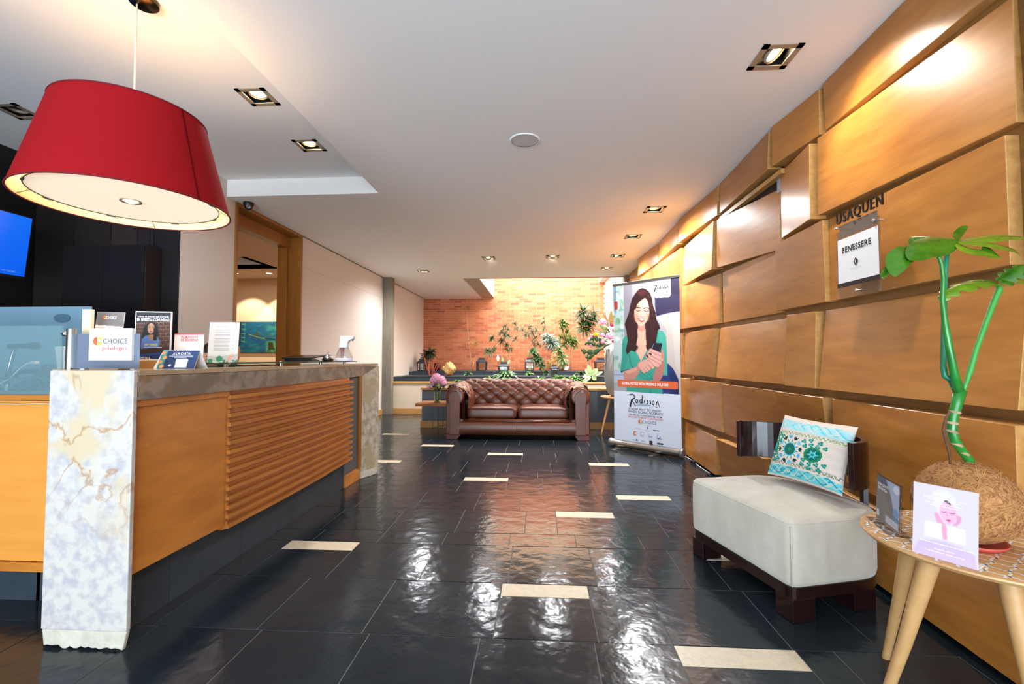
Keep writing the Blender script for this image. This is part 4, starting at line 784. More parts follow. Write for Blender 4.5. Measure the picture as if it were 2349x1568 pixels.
# ceiling fittings
lamp_g = mat('halogen_glow', (255, 222, 164), .4, emit=18); housing = mat('black_housing', (12, 11, 10), .5)
labs = ['large square downlight nearest the wooden block wall, front of the ceiling', 'square downlight beside the top row of wooden blocks, second from the front', 'square downlight beside the wooden blocks, third from the front', 'square downlight just before the banner top, fourth from the front by the wooden blocks',
        'square downlight closest to the roof opening near the grey right pillar', 'square downlight at the middle of the ceiling above the sofa, right of its twin', 'square downlight at the middle of the ceiling above the sofa, left of its twin', 'square downlight near the left concrete pillar']
rl_ = ['square downlight in the raised ceiling nearest the red lampshade', 'square downlight in the raised ceiling closer to the step edge', 'unlit square downlight in the dark corner behind the red lampshade']
def downlight(x, y, z, label, aim, lit=True, e=40, size=60, proto=None):
    c = Vector((x, y, z)); d = thing('ceiling_light', label, 'ceiling light', c, group='square recessed downlights'); o = HS + .022
    fr_ = MB(); 
    for a in ((-o, o, -o, -HS + .012), (-o, o, HS - .012, o), (-o, -HS + .012, -o, o), (HS - .012, o, -o, o)): fr_.box(x + a[0], x + a[1], y + a[2], y + a[3], z - .006, z)
    build('trim_frame', fr_, NICKEL, d); h = HS - .002
    build('housing', MB().box(x - h, x + h, y - h, y - h + .004, z, z + .095).box(x - h, x + h, y + h - .004, y + h, z, z + .095).box(x - h, x - h + .004, y - h, y + h, z, z + .095).box(x + h - .004, x + h, y - h, y + h, z, z + .095).box(x - h, x + h, y - h, y + h, z + .085, z + .095), housing, d)
    ax = (Vector(aim) - c).normalized(); lc = c + Vector((0, 0, .028))
    build('lamp_ring', MB().lathe([(.058, -.012), (.064, -.012), (.066, .0), (.062, .018), (.05, .03), (.05, .024), (.056, 0)], lc, 28, axis=-ax), NICKEL, d, smooth=True)
    b = build('bulb', MB().lathe([(0, -.006), (.030, -.005), (.046, .0), (.054, .004)], lc, 24, axis=-ax), lamp_g if lit else mat('unlit_lamp', (90, 84, 80), .2, metal=.5), d, smooth=True)
    if lit: spot('added_ambient_spot', (c.x, c.y, c.z - .015), (c.x, c.y, 0), 108 if y > 4 else 12, 165, .9, (.94, .97, 1), .05)  # wide spot added below each lit downlight to raise the ambient light
    if lit: spot('downlight_beam', tuple(lc + ax * .02), aim, e, size, .6, WARM, .045)
aims = [(1.78, 2.35, 2.15), (1.5, 5.2, 0), (1.5, 6.3, 0), (1.75, 7.4, 1.7), (1.2, 12.7, 1.6), (0.15, 12.7, 1.95), (-.55, 12.7, 1.9), (-3.2, 10.2, .8)]
es = [28, 60, 60, 40, 90, 170, 170, 30]; szs = [85, 75, 75, 70, 45, 44, 44, 60]
for (x, y), l, am, e, s_ in zip(lamps, labs, aims, es, szs): downlight(x, y, ZC, l, am, True, e, s_)
for (x, y), l, lit in zip(rlamps, rl_, (1, 1, 0)): downlight(x, y, ZR, l, (x + .15, y - .2, 0), bool(lit), 26, 80)
spx = Vector((-.119, 3.512, ZC)); sp = thing('ceiling_speaker', 'round white flush loudspeaker grille in the ceiling', 'speaker', spx)
build('rim', MB().lathe([(.105, 0), (.121, 0), (.121, -.004), (.112, -.008), (.105, -.006)], spx, 40), CEIL, sp, smooth=True); build('grille', MB().lathe([(0, -.004), (.104, -.003), (.104, 0)], spx, 40), mat('speaker_mesh', (206, 206, 206), .8, bump=.5, bscale=300), sp)
cx_ = Vector((-3.198, 4.75, ZC)); cc = thing('security_camera', 'small black dome security camera above the door frame', 'camera', cx_)
build('camera_base', MB().lathe([(.052, 0), (.055, -.012), (.05, -.03)], cx_, 24), BLACK, cc, smooth=True); build('camera_dome', MB().ball(cx_ + Vector((0, 0, -.035)), .045, .045, .05), BLACK, cc, smooth=True)
build('lens', MB().lathe([(.024, 0), (.024, .012), (.018, .014), (0, .010)], cx_ + Vector((.02, -.028, -.052)), 18, axis=Vector((.5, -.75, -.4))), mat('lens_grey', (90, 100, 104), .15), cc)
# pendant lamp
PX, PY = -2.115, 2.2; zt, zb_ = 2.415, 1.945; rtp, rbt = .319, .4395
pe = thing('pendant_lamp', 'large red fabric drum pendant lamp hanging over the counter', 'lamp', (PX, PY, ZR))
build('canopy', MB().lathe([(.062, 0), (.066, -.004), (.066, -.022), (.058, -.028), (0, -.03)], (PX + .03, PY + .01, ZR), 30), mat('antique_brass', (92, 74, 52), .25, metal=1), pe, auto=40)
build('cord', MB().tube([(PX, PY, ZR - .025), (PX, PY, zt - .06)], .0042, 8), mat('cream_cord', (226, 214, 194), .5), pe)
sh = bpy.data.materials.new('red_lampshade_fabric'); sh.use_nodes = True; N = sh.node_tree.nodes; L = sh.node_tree.links; b = N['Principled BSDF']
b.inputs['Base Color'].default_value = (*lin((156, 20, 27)), 1); b.inputs['Roughness'].default_value = .85; b.inputs['Specular IOR Level'].default_value = .12
tr = N.new('ShaderNodeBsdfTranslucent'); tr.inputs[0].default_value = (*lin((196, 50, 30)), 1); mx = N.new('ShaderNodeMixShader'); mx.inputs[0].default_value = .14; L.new(b.outputs[0], mx.inputs[1]); L.new(tr.outputs[0], mx.inputs[2]); L.new(mx.outputs[0], N['Material Output'].inputs[0])
tc = N.new('ShaderNodeTexCoord'); nz = N.new('ShaderNodeTexNoise'); nz.inputs['Scale'].default_value = 60; mp = N.new('ShaderNodeMapping'); mp.inputs['Scale'].default_value = (1, 1, 6); L.new(tc.outputs['Object'], mp.inputs[0]); L.new(mp.outputs[0], nz.inputs[0]); bp = N.new('ShaderNodeBump'); bp.inputs['Strength'].default_value = .15; bp.inputs['Distance'].default_value = .003; L.new(nz.outputs[0], bp.inputs['Height']); L.new(bp.outputs[0], b.inputs['Normal'])
build('lamp_shade', MB().lathe([(rbt, zb_), (rtp, zt)], (PX, PY, 0), 96), sh, pe, smooth=True)
pe.children[-1].data.polygons.foreach_set('use_smooth', [len(f.vertices) == 4 for f in pe.children[-1].data.polygons])
_m = pe.children[-1].data; _b = bmesh.new(); _b.from_mesh(_m); bmesh.ops.delete(_b, geom=[f for f in _b.faces if len(f.verts) > 4], context='FACES'); _b.to_mesh(_m); _b.free()
def ringmesh(r0, z0, r1, z1, n=96):
    g = MB().lathe([(r0, z0), (r1, z1)], (PX, PY, 0), n); g.f = [f for f in g.f if len(f) == 4]; return g
build('shade_lining', ringmesh(rbt - .005, zb_ + .001, rtp - .005, zt - .001), mat('cream_lining', (250, 226, 180), .8), pe, smooth=True)
build('lower_rim', MB().tube([(PX + rbt * cos(a), PY + rbt * sin(a), zb_) for a in [2 * pi * k / 64 for k in range(65)]], .004, 6, False), mat('red_binding', (110, 18, 24), .8), pe, smooth=True)
build('upper_rim', MB().tube([(PX + rtp * cos(a), PY + rtp * sin(a), zt) for a in [2 * pi * k / 64 for k in range(65)]], .004, 6, False), mat('red_binding', (110, 18, 24)), pe, smooth=True)
sa = radians(-47 + 60); sa = atan2(2.34 - 2.2 - .20, -1.80 + 2.115)
mat('seam_dark', (84, 6, 12), .95, spec=.05)
build('shade_seam', MB().tube([(PX + (rbt + .002) * cos(sa), PY + (rbt + .002) * sin(sa), zb_), (PX + (rtp + .002) * cos(sa), PY + (rtp + .002) * sin(sa), zt)], .003, 6), MC['seam_dark'], pe)
rd = .385
dif = build('diffuser', MB().lathe([(.032, zb_ + .030), (rd, zb_ + .030), (rd, zb_ + .034), (.032, zb_ + .034)], (PX, PY, 0), 64), mat('cream_diffuser', (252, 232, 208), .6, emit=.32), pe)
build('diffuser_ring', MB().tube([(PX + rd * cos(a), PY + rd * sin(a), zb_ + .028) for a in [2 * pi * k / 64 for k in range(65)]], .003, 6, False), mat('grey_wire', (110, 112, 104), .4, metal=.6), dif, smooth=True)
for k in range(8):
    a = 2 * pi * k / 8 + .2; t_ = Vector((-sin(a), cos(a), 0)); q = Vector((PX + rd * cos(a), PY + rd * sin(a), zb_ + .022)); r_ = Vector((cos(a), sin(a), 0))
    build('clip', MB().hexa([q - t_ * .02 - r_ * .006, q + t_ * .02 - r_ * .006, q + t_ * .02 + r_ * .006, q - t_ * .02 + r_ * .006, q - t_ * .016 - r_ * .006 + Vector((0, 0, .006)), q + t_ * .016 - r_ * .006 + Vector((0, 0, .006)), q + t_ * .016 + r_ * .006 + Vector((0, 0, .006)), q - t_ * .016 + r_ * .006 + Vector((0, 0, .006))]), mat('clip_grey', (70, 78, 74), .4), dif)
for k in range(4):
    a = pi / 2 * k + .5; build('spoke', MB().tube([(PX + rd * cos(a), PY + rd * sin(a), zb_ + .028), (PX + (rbt - .004) * cos(a), PY + (rbt - .004) * sin(a), zb_ + .004)], .002, 6), mat('grey_wire', (110, 112, 104)), pe)
build('lamp_collar', MB().lathe([(.033, .028), (.046, .024), (.046, .034), (.033, .036)], (PX, PY, zb_), 32), NICKEL, pe, smooth=True)
build('bulb', MB().lathe([(0, .018), (.018, .020), (.030, .028), (.033, .04)], (PX, PY, zb_), 24), mat('halogen_glow', (255, 236, 200)), pe, smooth=True)
def point(name, loc, e, col, r=.05):
    l = bpy.data.lights.new(name, 'POINT'); l.energy = e; l.color = col; l.shadow_soft_size = r; o = bpy.data.objects.new(name, l); o.location = loc; COL.objects.link(o)
point('pendant_bulb', (PX, PY, zb_ + .26), 4.5, (1, .80, .56), .06)
spot('pendant_down', (PX, PY, zb_ + .01), (PX, PY, 0), 18, 100, .6, WARM)
# ------------------------------------------------------------------ chesterfield sofa
LEA = mat('brown_leather', (112, 60, 38), .36, coat=.12, coatr=.25, var=.3, vrgb=(74, 38, 24), vscale=5, bump=.12, bscale=120, detail=6)
sx0, sx1, sy0, sy1 = -1.42, .745, 6.50, 7.40
scx = (sx0 + sx1) / 2
sofa = thing('chesterfield_sofa', 'brown leather chesterfield sofa with deep-buttoned back and rolled arms', 'sofa', (scx, 6.95, 0))
def tuft(a, b, wa, wb):  # staggered buttons, spacing wa along, wb across
    u = a / wa; v = b / wb; p = u + v; q = u - v
    cr = (abs(sin(pi * p / 2 * 1.0)) * abs(sin(pi * q / 2 * 1.0))) ** .38
    bu = round((p) / 2); bv = round((q) / 2)
    dp = p / 2 - bu; dq = q / 2 - bv; d = hypot(dp, dq)
    return .55 * cr + .45 * (1 - exp(-(d / .16) ** 2))
def profile_back(t):  # t 0..1 from seat up over roll to the outside; returns (inward offset, z, normal)
    pts = [(0.0, .40), (.015, .50), (.02, .60), (.0, .675), (-.03, .745), (-.075, .79), (-.125, .805), (-.175, .79), (-.205, .745), (-.20, .69), (-.165, .66)]
    k = t * (len(pts) - 1); i = min(int(k), len(pts) - 2); f = k - i
    def cr(p0, p1, p2, p3, f): return .5 * ((2 * p1) + (-p0 + p2) * f + (2 * p0 - 5 * p1 + 4 * p2 - p3) * f * f + (-p0 + 3 * p1 - 3 * p2 + p3) * f ** 3)
    g = lambda j: pts[max(0, min(len(pts) - 1, j))]
    x = [cr(*(g(i + d)[c] for d in (-1, 0, 1, 2)), f) for c in (0, 1)]; x2 = [cr(*(g(i + d)[c] for d in (-1, 0, 1, 2)), min(1, f + .02)) for c in (0, 1)]
    dx, dz = x2[0] - x[0], x2[1] - x[1]; l = hypot(dx, dz) + 1e-9
    return x[0], x[1], dz / l, -dx / l
LT = .86
def back_fn(u, v):
    X = (sx0 + .24) + u * (sx1 - sx0 - .48); o, z, nx_, nz_ = profile_back(v)
    h = tuft((X - scx) * 1.0, v * LT - .05, .118, .088) * .040 * (1 if v < .72 else max(0, 1 - (v - .72) / .1))
    Y = 7.135 - o; return (X, Y - nx_ * h, z + nz_ * h)
build('tufted_back', MB().grid(back_fn, 220, 84), LEA, sofa, smooth=True)
build('outer_back', MB().box(sx0 + .24, sx1 - .24, 7.24, 7.36, .08, .74), LEA, sofa, bevel=.02)
for s in (-1, 1):
    xi = sx0 + .345 if s < 0 else sx1 - .345
    def arm_fn(u, v, xi=xi, s=s):
        Y = 6.56 + u * .72; o, z, nx_, nz_ = profile_back(v); z = .40 + (z - .40) * (.94 + .0 * u); 
        h = tuft((Y - 6.9), v * LT - .05, .118, .088) * .034 * (1 if v < .72 else max(0, 1 - (v - .72) / .1)) * min(1, max(.25, (u) * 5))
        X = xi - s * -1 * 0 + s * (-o) * 1.35; return (X - s * nx_ * h, Y, z + nz_ * h)
    build('tufted_arm', MB().grid(arm_fn, 80, 84), LEA, sofa, smooth=True)
    xo = sx0 + .05 if s < 0 else sx1 - .05
    build('outer_arm', MB().box(min(xo + (-s) * .0, xo - s * .20), max(xo, xo - s * .20), 6.54, 7.34, .07, .63), LEA, sofa, bevel=.015)
    # scroll front with pleats
    cxr = xi + s * .165; czr = .615; R = .142
    def roll(u, v, cxr=cxr, czr=czr, s=s):
        a = -0.95 + u * (pi + 1.75); a = a if s > 0 else pi - a
        e = v; rr = R * (1 - .16 * e ** 2) * (1 + .022 * sin(a * 22) * sin(pi * min(1, e * 1.4))); yy = 6.60 - .09 * sin(e * pi / 2)
        if e > .75: rr = R * (1 - .09) * (1 - (e - .75) * 1.5)
        return (cxr + rr * cos(a), yy, czr + rr * sin(a))
    build('pleated_roll', MB().grid(roll, 110, 12), LEA, sofa, smooth=True)
    k = MB(); P = [];
    for i in range(19): a = -.25 + i / 18 * (pi + .5); P.append(Vector((cxr + .088 * cos(a), 6.505, czr - .01 + .088 * sin(a))))
    P += [Vector((cxr - .078, 6.505, .50)), Vector((cxr - .075, 6.505, .07)), Vector((cxr + .075, 6.505, .07)), Vector((cxr + .078, 6.505, .50))]
    build('scroll_panel', k.prism(P, (0, .08, 0)), LEA, sofa, bevel=.010, seg=3)
    xa = xi + s * .165 - s * .12
    build('arm_front_pleat', MB().grid(lambda u, v, xa=xa, s=s: (xa - s * .065 * cos(pi * (u - .5)) + s * .03, 6.60 - .075 * cos(pi * (u - .5)) - .0, .25 + v * .40 + .0), 12, 16), LEA, sofa, smooth=True)
for i, s in enumerate((-1, 1)):
    xa = scx - .735 if s < 0 else scx + .008; xb = xa + .727
    def cu(u, v, xa=xa, xb=xb):
        a = 2 * pi * u; e = v * pi - pi / 2; n1 = .16; n2 = .22
        c_, s_ = cos(a), sin(a); sg = lambda x, n: (1 if x >= 0 else -1) * abs(x) ** n
        return ((xa + xb) / 2 + (xb - xa) / 2 * sg(c_, n1) * max(cos(e), 0) ** n2, 6.865 + .30 * sg(s_, n1) * max(cos(e), 0) ** n2, .365 + .078 * sg(sin(e), .42) + .022 * (sin(e) > 0) * sin(e) * (1 - c_ * c_ * .6))
    scu = build('seat_cushion', MB().grid(cu, 96, 28, True), LEA, sofa, smooth=True)
    pz_ = MB(); yy = 6.562
    for zz in (.285, .437): pz_.tube([(xa + .02, yy + .01, zz), (xa + .05, yy, zz + .004), (xb - .05, yy, zz + .004), (xb - .02, yy + .01, zz)], .006, 8)
    build('piping', pz_, LEA, scu, smooth=True)
build('front_rail', MB().grid(lambda u, v: (sx0 + .20 + u * (sx1 - sx0 - .40), 6.54 - .035 * sin(pi * min(1, max(0, v))) ** .4, .075 + v * .175), 30, 14), LEA, sofa, smooth=True)
build('rail_seam', MB().tube([(scx, 6.503, .09), (scx, 6.501, .165), (scx, 6.505, .24)], .003, 6), LEA, sofa)
build('seat_border', MB().tube([(sx0 + .30, 6.56, .262), (scx, 6.555, .262), (sx1 - .30, 6.56, .262)], .026, 12), LEA, sofa, smooth=True)
build('seat_deck', MB().box(sx0 + .1, sx1 - .1, 6.56, 7.30, .07, .285), LEA, sofa)
for s in (-1, 1):
    xf = sx0 + .06 if s < 0 else sx1 - .06
    for yf in (6.53, 7.22): build('foot', MB().hexa([(xf, yf, 0), (xf - s * .16, yf, 0), (xf - s * .16, yf + .1, 0), (xf, yf + .1, 0), (xf, yf, .07), (xf - s * .21, yf, .07), (xf - s * .21, yf + .1, .07), (xf, yf + .1, .07)]), mat('mahogany_foot', (96, 44, 40), .4), sofa, bevel=.004)
# little table on the left of the sofa
WOODR = mat('reddish_table_wood', (178, 108, 58), .35, var=.2, vscale=4, stretch=(1, 6, 6))
TX0, TX1 = -1.93, -1.43; tz = .47
t1 = thing('side_table', 'low square wooden table on thin wire legs at the left of the sofa', 'table', ((TX0 + TX1) / 2, 7.15, 0))
build('table_top', MB().box(TX0, TX1, 6.93, 7.42, tz - .045, tz), WOODR, t1, bevel=.003)
wire = mat('thin_wire_steel', (96, 94, 92), .35, metal=.8)
for x in (TX0 + .26, TX1 - .08):
    for y in (7.0, 7.36): build('leg', MB().tube([(x, y, .001), (x, y, tz - .045)], .006, 8), wire, t1)
build('stretcher', MB().tube([(TX0 + .26, 7.0, .09), (TX1 - .08, 7.36, .09)], .004, 6).tube([(TX1 - .08, 7.0, .09), (TX0 + .26, 7.36, .09)], .004, 6), wire, t1)
# vase with peonies
LEAF = mat('deep_green_leaf', (52, 96, 40), .45, var=.4, vscale=10); LEAF2 = mat('fresh_green_leaf', (96, 160, 60), .4, var=.35, vscale=10); LEAF3 = mat('grey_green_leaf', (124, 140, 108), .45, var=.35, vscale=12); PINK = mat('pink_petal', (246, 196, 216), .6, var=.2, vrgb=(240, 176, 204), vscale=14); PINKD = mat('deep_pink_petal', (206, 84, 122), .6, var=.3, vscale=12)
def leaf(mb, base, d, up, L, W, fold=.25, droop=.25, n=5):
    base = Vector(base); d = Vector(d).normalized(); s_ = d.cross(Vector(up)); s_ = s_.normalized() if s_.length > 1e-3 else Vector((1, 0, 0)); n_ = s_.cross(d); b = len(mb.v)
    for i in range(n):
        t = i / (n - 1); w_ = W * (sin(pi * (t * .93 + .05)) ** .8) * .5; c = base + d * L * t - Vector((0, 0, 1)) * droop * L * t * t
        mb.v += [tuple(c - s_ * w_ + n_ * fold * w_), tuple(c), tuple(c + s_ * w_ + n_ * fold * w_)]
    for i in range(n - 1):
        a = b + i * 3; mb.f += [(a, a + 1, a + 4, a + 3), (a + 1, a + 2, a + 5, a + 4)]
def rosette(mb, c, n, L, W, rng, spread=1.0, droop=.3, axis=(0, 0, 1)):
    ax = Vector(axis).normalized(); Q = ax.to_track_quat('Z', 'Y')
    for k in range(n):
        a = 2.4 * k; e = spread * (.25 + .75 * rng.random()); d = Q @ Vector((cos(a) * sin(e * 1.4), sin(a) * sin(e * 1.4), cos(e * 1.4))); leaf(mb, Vector(c) + ax * rng.uniform(-.01, .02), d, ax, L * rng.uniform(.7, 1.1), W, .3, droop)
def peony(mb, c, r, rng, n=46):
    c = Vector(c)
    for k in range(n):
        t = k / n; a = 2.4 * k; e = acos(1 - 1.7 * t); d = Vector((cos(a) * sin(e), sin(a) * sin(e), cos(e))); q = c + d * r * (.55 + .35 * t); s_ = d.cross(Vector((0, 0, 1))); s_ = s_.normalized() if s_.length > .01 else Vector((1, 0, 0)); u = s_.cross(d); w_ = r * .34; b = len(mb.v)
        tip = d * r * .22
        mb.v += [tuple(q - s_ * w_ * .5 - u * w_ * .6), tuple(q + s_ * w_ * .5 - u * w_ * .6), tuple(q + s_ * w_ + u * w_ * .2 + tip), tuple(q + u * w_ * .8 + tip * 1.3), tuple(q - s_ * w_ + u * w_ * .2 + tip)]; mb.f.append((b, b + 1, b + 2, b + 3, b + 4))
    mb.ball(c, r * .72, n=12, m=8)
rng = random.Random(11)
vc = Vector((onpx(1003, 918, 7.1).x, 7.1, tz)); vz = thing('flower_vase', 'clear glass vase of pink peonies on the low wooden table', 'vase', vc)
build('glass_vase', MB().lathe([(.0, .004), (.05, .004), (.052, .06), (.05, .14), (.062, .20), (.058, .20), (.046, .14), (.047, .06), (.045, .012), (0, .012)], vc, 28), mat('green_tinted_glass', (214, 232, 190), .04, trans=.9, ior=1.35), vz, smooth=True)
st = MB(); lf = MB()
for k in range(16):
    a = 2.4 * k; top = vc + Vector((cos(a) * .09, sin(a) * .09, .27 + .05 * rng.random())); st.tube([vc + Vector((cos(a) * .02, sin(a) * .02, .02)), vc + Vector((cos(a) * .03, sin(a) * .03, .18)), top], .003, 5)
    for j in range(6): leaf(lf, top + Vector((rng.uniform(-.05, .05), rng.uniform(-.05, .05), rng.uniform(-.06, .02))), (cos(a + j), sin(a + j), rng.uniform(-.4, .6)), (0, 0, 1), .085, .026, .2, .3)
build('stems', st, LEAF, vz); build('foliage', lf, LEAF, vz, kind='stuff')
for k, (dx, dz, r) in enumerate([(-.03, .36, .07), (.065, .355, .075), (.0, .40, .07), (.10, .31, .06), (-.055, .30, .05), (-.13, .24, .035)]):
    f_ = MB(); peony(f_, vc + Vector((dx, -.06 + .04 * (k % 2), dz)), r, rng); build('peony_bloom', f_, PINK, vz)
# ------------------------------------------------------------------ roll-up banner
ub = thing('rollup_banner', 'tall roll-up advertising banner with a smiling woman in a green wrap top', 'banner', (1.33, 5.95, 0))
B0 = Vector((.948, 6.14, 0)); B1 = Vector((1.635, 5.47, 0)); bd = (B1 - B0).normalized(); bn = Vector((bd.y, -bd.x, 0))
zb0 = .09
K0 = B0 + bd * .0; K1 = B1
def cas(u, v):
    a = 2 * pi * u; p = K0 + (K1 - K0) * v; r = .052; q = bn * (cos(a) * r * 1.15) + Vector((0, 0, sin(a) * r * .95)); return p + q + Vector((0, 0, .058))
build('cassette', MB().grid(cas, 24, 1, True), STEEL, ub, smooth=True)
for P_, s in ((K0, -1), (K1, 1)): build('end_cap', MB().lathe([(0, 0), (.054, 0), (.056, .02), (.05, .034), (0, .036)], P_ + Vector((0, 0, .058)), 24, axis=bd * s), mat('grey_end_cap', (120, 120, 124), .4, metal=.4), ub, auto=40)
for t_ in (.16, .70):
    q = K0 + (K1 - K0) * t_; f = bn * .20; s2 = bd * .028
    build('foot', MB().prism([q - s2 + f + Vector((0, 0, .001)), q + s2 + f + Vector((0, 0, .001)), q + s2 - f + Vector((0, 0, .001)), q - s2 - f + Vector((0, 0, .001))], (0, 0, .008)), STEEL, ub, bevel=.002)
O_ = B0 + Vector((0, 0, 0)); wid = (B1 - B0).length
def at_line(px):  # place where the sight of column px meets the banner plane
    r = _ray(px, 820); n_ = Vector((-bd.y, bd.x, 0)); t = (B0.dot(n_)) / (r.x * n_.x + r.y * n_.y); return Vector((r.x * t, r.y * t, 0))
ba = at_line(1408); bb = at_line(1561); Z1 = 2.14
fr = Frame(ba + Vector((0, 0, Z1)), bb - ba, (0, 0, -1), (bb - ba).length, Z1 - zb0)
ubs = card(fr, 'banner_sheet', PAPER, ub, .002)
build('top_bar', MB().prism([fr.p(-.012, -.012, .008), fr.p(fr.W + .012, -.012, .008), fr.p(fr.W + .012, .018, .008), fr.p(-.012, .018, .008)], -fr.n * .018), STEEL, ub, bevel=.003)
q = (fr.p(fr.W / 2, 0)); build('support_pole', MB().tube([(q.x - bn.x * .03, q.y - bn.y * .03, .06), (q.x - bn.x * .03, q.y - bn.y * .03, Z1)], .008, 10), STEEL, ub)
ub = ubs; W, H = fr.W, fr.H
s6 = 6.0316
hm = homog([(1411, 661.5), (1560.5, 636), (1562, 1032), (1405.5, 1003)], W, H)
zp = lambda x, y: hm(1390 + x / s6, 640 + y / s6)
c = Canvas(W, H, 230, 470, (222, 228, 240), zp)
SK = (226, 178, 158); SKD = (190, 128, 112); HR = (54, 30, 32); GRN = (62, 158, 140); GRD = (38, 118, 108)
c.poly([(60, 60), (1100, -90), (1100, 1620), (60, 1500)], (172, 170, 178)); 
c.poly([(80, 60), (262, 60), (262, 1530), (80, 1500)], (188, 208, 204))
r3 = random.Random(4)
for k in range(46):
    x_, y_ = r3.uniform(100, 255), r3.uniform(130, 1200); c.ell(x_, y_, r3.uniform(10, 32), r3.uniform(12, 50), r3.choice([(120, 170, 120), (222, 236, 228), (150, 190, 150), (232, 240, 240), (110, 150, 160)]), .7, .3)
c.poly([(100, 130), (165, 130), (160, 400), (120, 380)], (120, 150, 166), .8, 2); c.poly([(136, 345), (180, 340), (180, 440), (136, 450)], (186, 54, 46))
c.poly([(80, 1230), (262, 1250), (262, 1400), (80, 1390)], (176, 188, 210), 1, 3); c.line([(90, 1305), (255, 1310)], .008, (120, 124, 170)); c.poly([(80, 1400), (420, 1420), (400, 1535), (80, 1520)], (168, 170, 176), 1, 3)
c.poly([(262, 90), (380, 70), (380, 1500), (262, 1500)], (150, 144, 152), 1, 2); c.poly([(520, 40), (690, 20), (690, 420), (560, 300)], (176, 188, 198), 1, 2); c.poly([(640, 20), (668, 20), (672, 420), (650, 420)], (206, 226, 232), 1, 1)
c.poly([(700, 520), (860, 475), (1040, 440), (1040, 1560), (840, 1540), (840, 700)], (196, 186, 180), 1, 1); c.poly([(900, 470), (1040, 440), (1040, 1300), (960, 1200)], (204, 198, 192), 1, 5)
c.poly([(680, 150), (880, 60), (900, -40), (1060, -60), (1050, 446), (860, 478), (705, 522), (686, 400)], (52, 48, 76), 1, 1); c.poly([(905, -30), (1060, -60), (1050, 250), (900, 200)], (44, 40, 62), 1, 4)
lg = [(668, 45), (905, -20), (905, 225), (893, 255), (870, 266), (700, 278), (680, 268), (672, 250)]; c.poly(lg, (228, 228, 230), 1, 0)
# jeans, body
c.poly([(690, 1600), (700, 1380), (800, 1260), (850, 1150), (930, 1230), (1005, 1380), (1005, 1620), (690, 1620)], (44, 60, 116), 1, 1); c.poly([(860, 1300), (940, 1260), (1000, 1400), (1000, 1600), (930, 1600)], (36, 48, 96), 1, 4)
c.poly([(232, 850), (262, 800), (330, 770), (450, 790), (560, 900), (690, 760), (730, 710), (790, 720), (830, 790), (838, 950), (846, 1325), (760, 1310), (700, 1300), (780, 1540), (760, 1570), (270, 1530), (310, 1400), (330, 1250), (205, 1275), (196, 1255), (220, 1080)], GRN, 1, 1)
c.poly([(720, 720), (790, 730), (826, 800), (836, 1000), (842, 1310), (800, 1310), (790, 1000), (740, 900)], (74, 170, 150), 1, 4); c.poly([(236, 860), (290, 900), (300, 1100), (250, 1240), (205, 1250), (222, 1080)], (54, 148, 136), 1, 3)
for l in ([(320, 1000), (345, 1180), (420, 1260)], [(450, 1300), (520, 1360), (600, 1380)], [(470, 1270), (560, 1340), (640, 1370)], [(560, 1260), (620, 1330), (650, 1380)], [(600, 1500), (610, 1560)], [(300, 960), (330, 1150), (400, 1240)], [(740, 960), (640, 1060)]): c.line(l, .010, GRD, .7)
c.poly([(340, 1000), (450, 930), (490, 1130), (430, 1180)], (64, 164, 146), .6, 4)
c.poly([(430, 680), (545, 660), (560, 900), (575, 960), (520, 1060), (482, 1125), (440, 1040), (400, 960), (380, 840)], SK, 1, 1); c.poly([(440, 650), (545, 640), (548, 730), (490, 780), (445, 720)], SKD, .8, 4)
# hair
c.poly([(430, 220), (480, 170), (520, 158), (570, 172), (620, 215), (650, 300), (665, 400), (690, 460), (700, 560), (735, 620), (750, 680), (720, 720), (705, 800), (690, 880), (640, 900), (600, 1000), (560, 960), (545, 860), (555, 700), (440, 690), (445, 800), (420, 900), (440, 940), (400, 1000), (350, 980), (290, 1035), (278, 980), (305, 850), (290, 720), (270, 640), (290, 580), (330, 480), (350, 380), (380, 290)], HR, 1, 1)
for l in ([(350, 420), (320, 600), (330, 800), (310, 980)], [(380, 380), (350, 600), (370, 800), (340, 960)], [(640, 400), (670, 600), (650, 800), (600, 960)], [(610, 500), (640, 700), (610, 880)], [(420, 250), (380, 400), (400, 620)], [(560, 190), (620, 300), (650, 450)]): c.line(l, .007, (86, 50, 46), .6)
c.ell(500, 215, 60, 40, (92, 44, 46), .7, .6)
c.line([(400, 940), (440, 920), (445, 950), (400, 1000), (370, 960)], .006, HR)
for l in ([(290, 590), (272, 640), (300, 680)], [(320, 600), (290, 650), (310, 690)], [(700, 600), (740, 650), (750, 690)], [(680, 640), (720, 700), (740, 690)]): c.line(l, .008, HR)
c.poly([(450, 630), (545, 630), (550, 760), (560, 900), (482, 960), (440, 860), (446, 760)], SK, 1, 1); c.poly([(450, 640), (546, 640), (548, 700), (500, 740), (448, 700)], SKD, .7, 4)
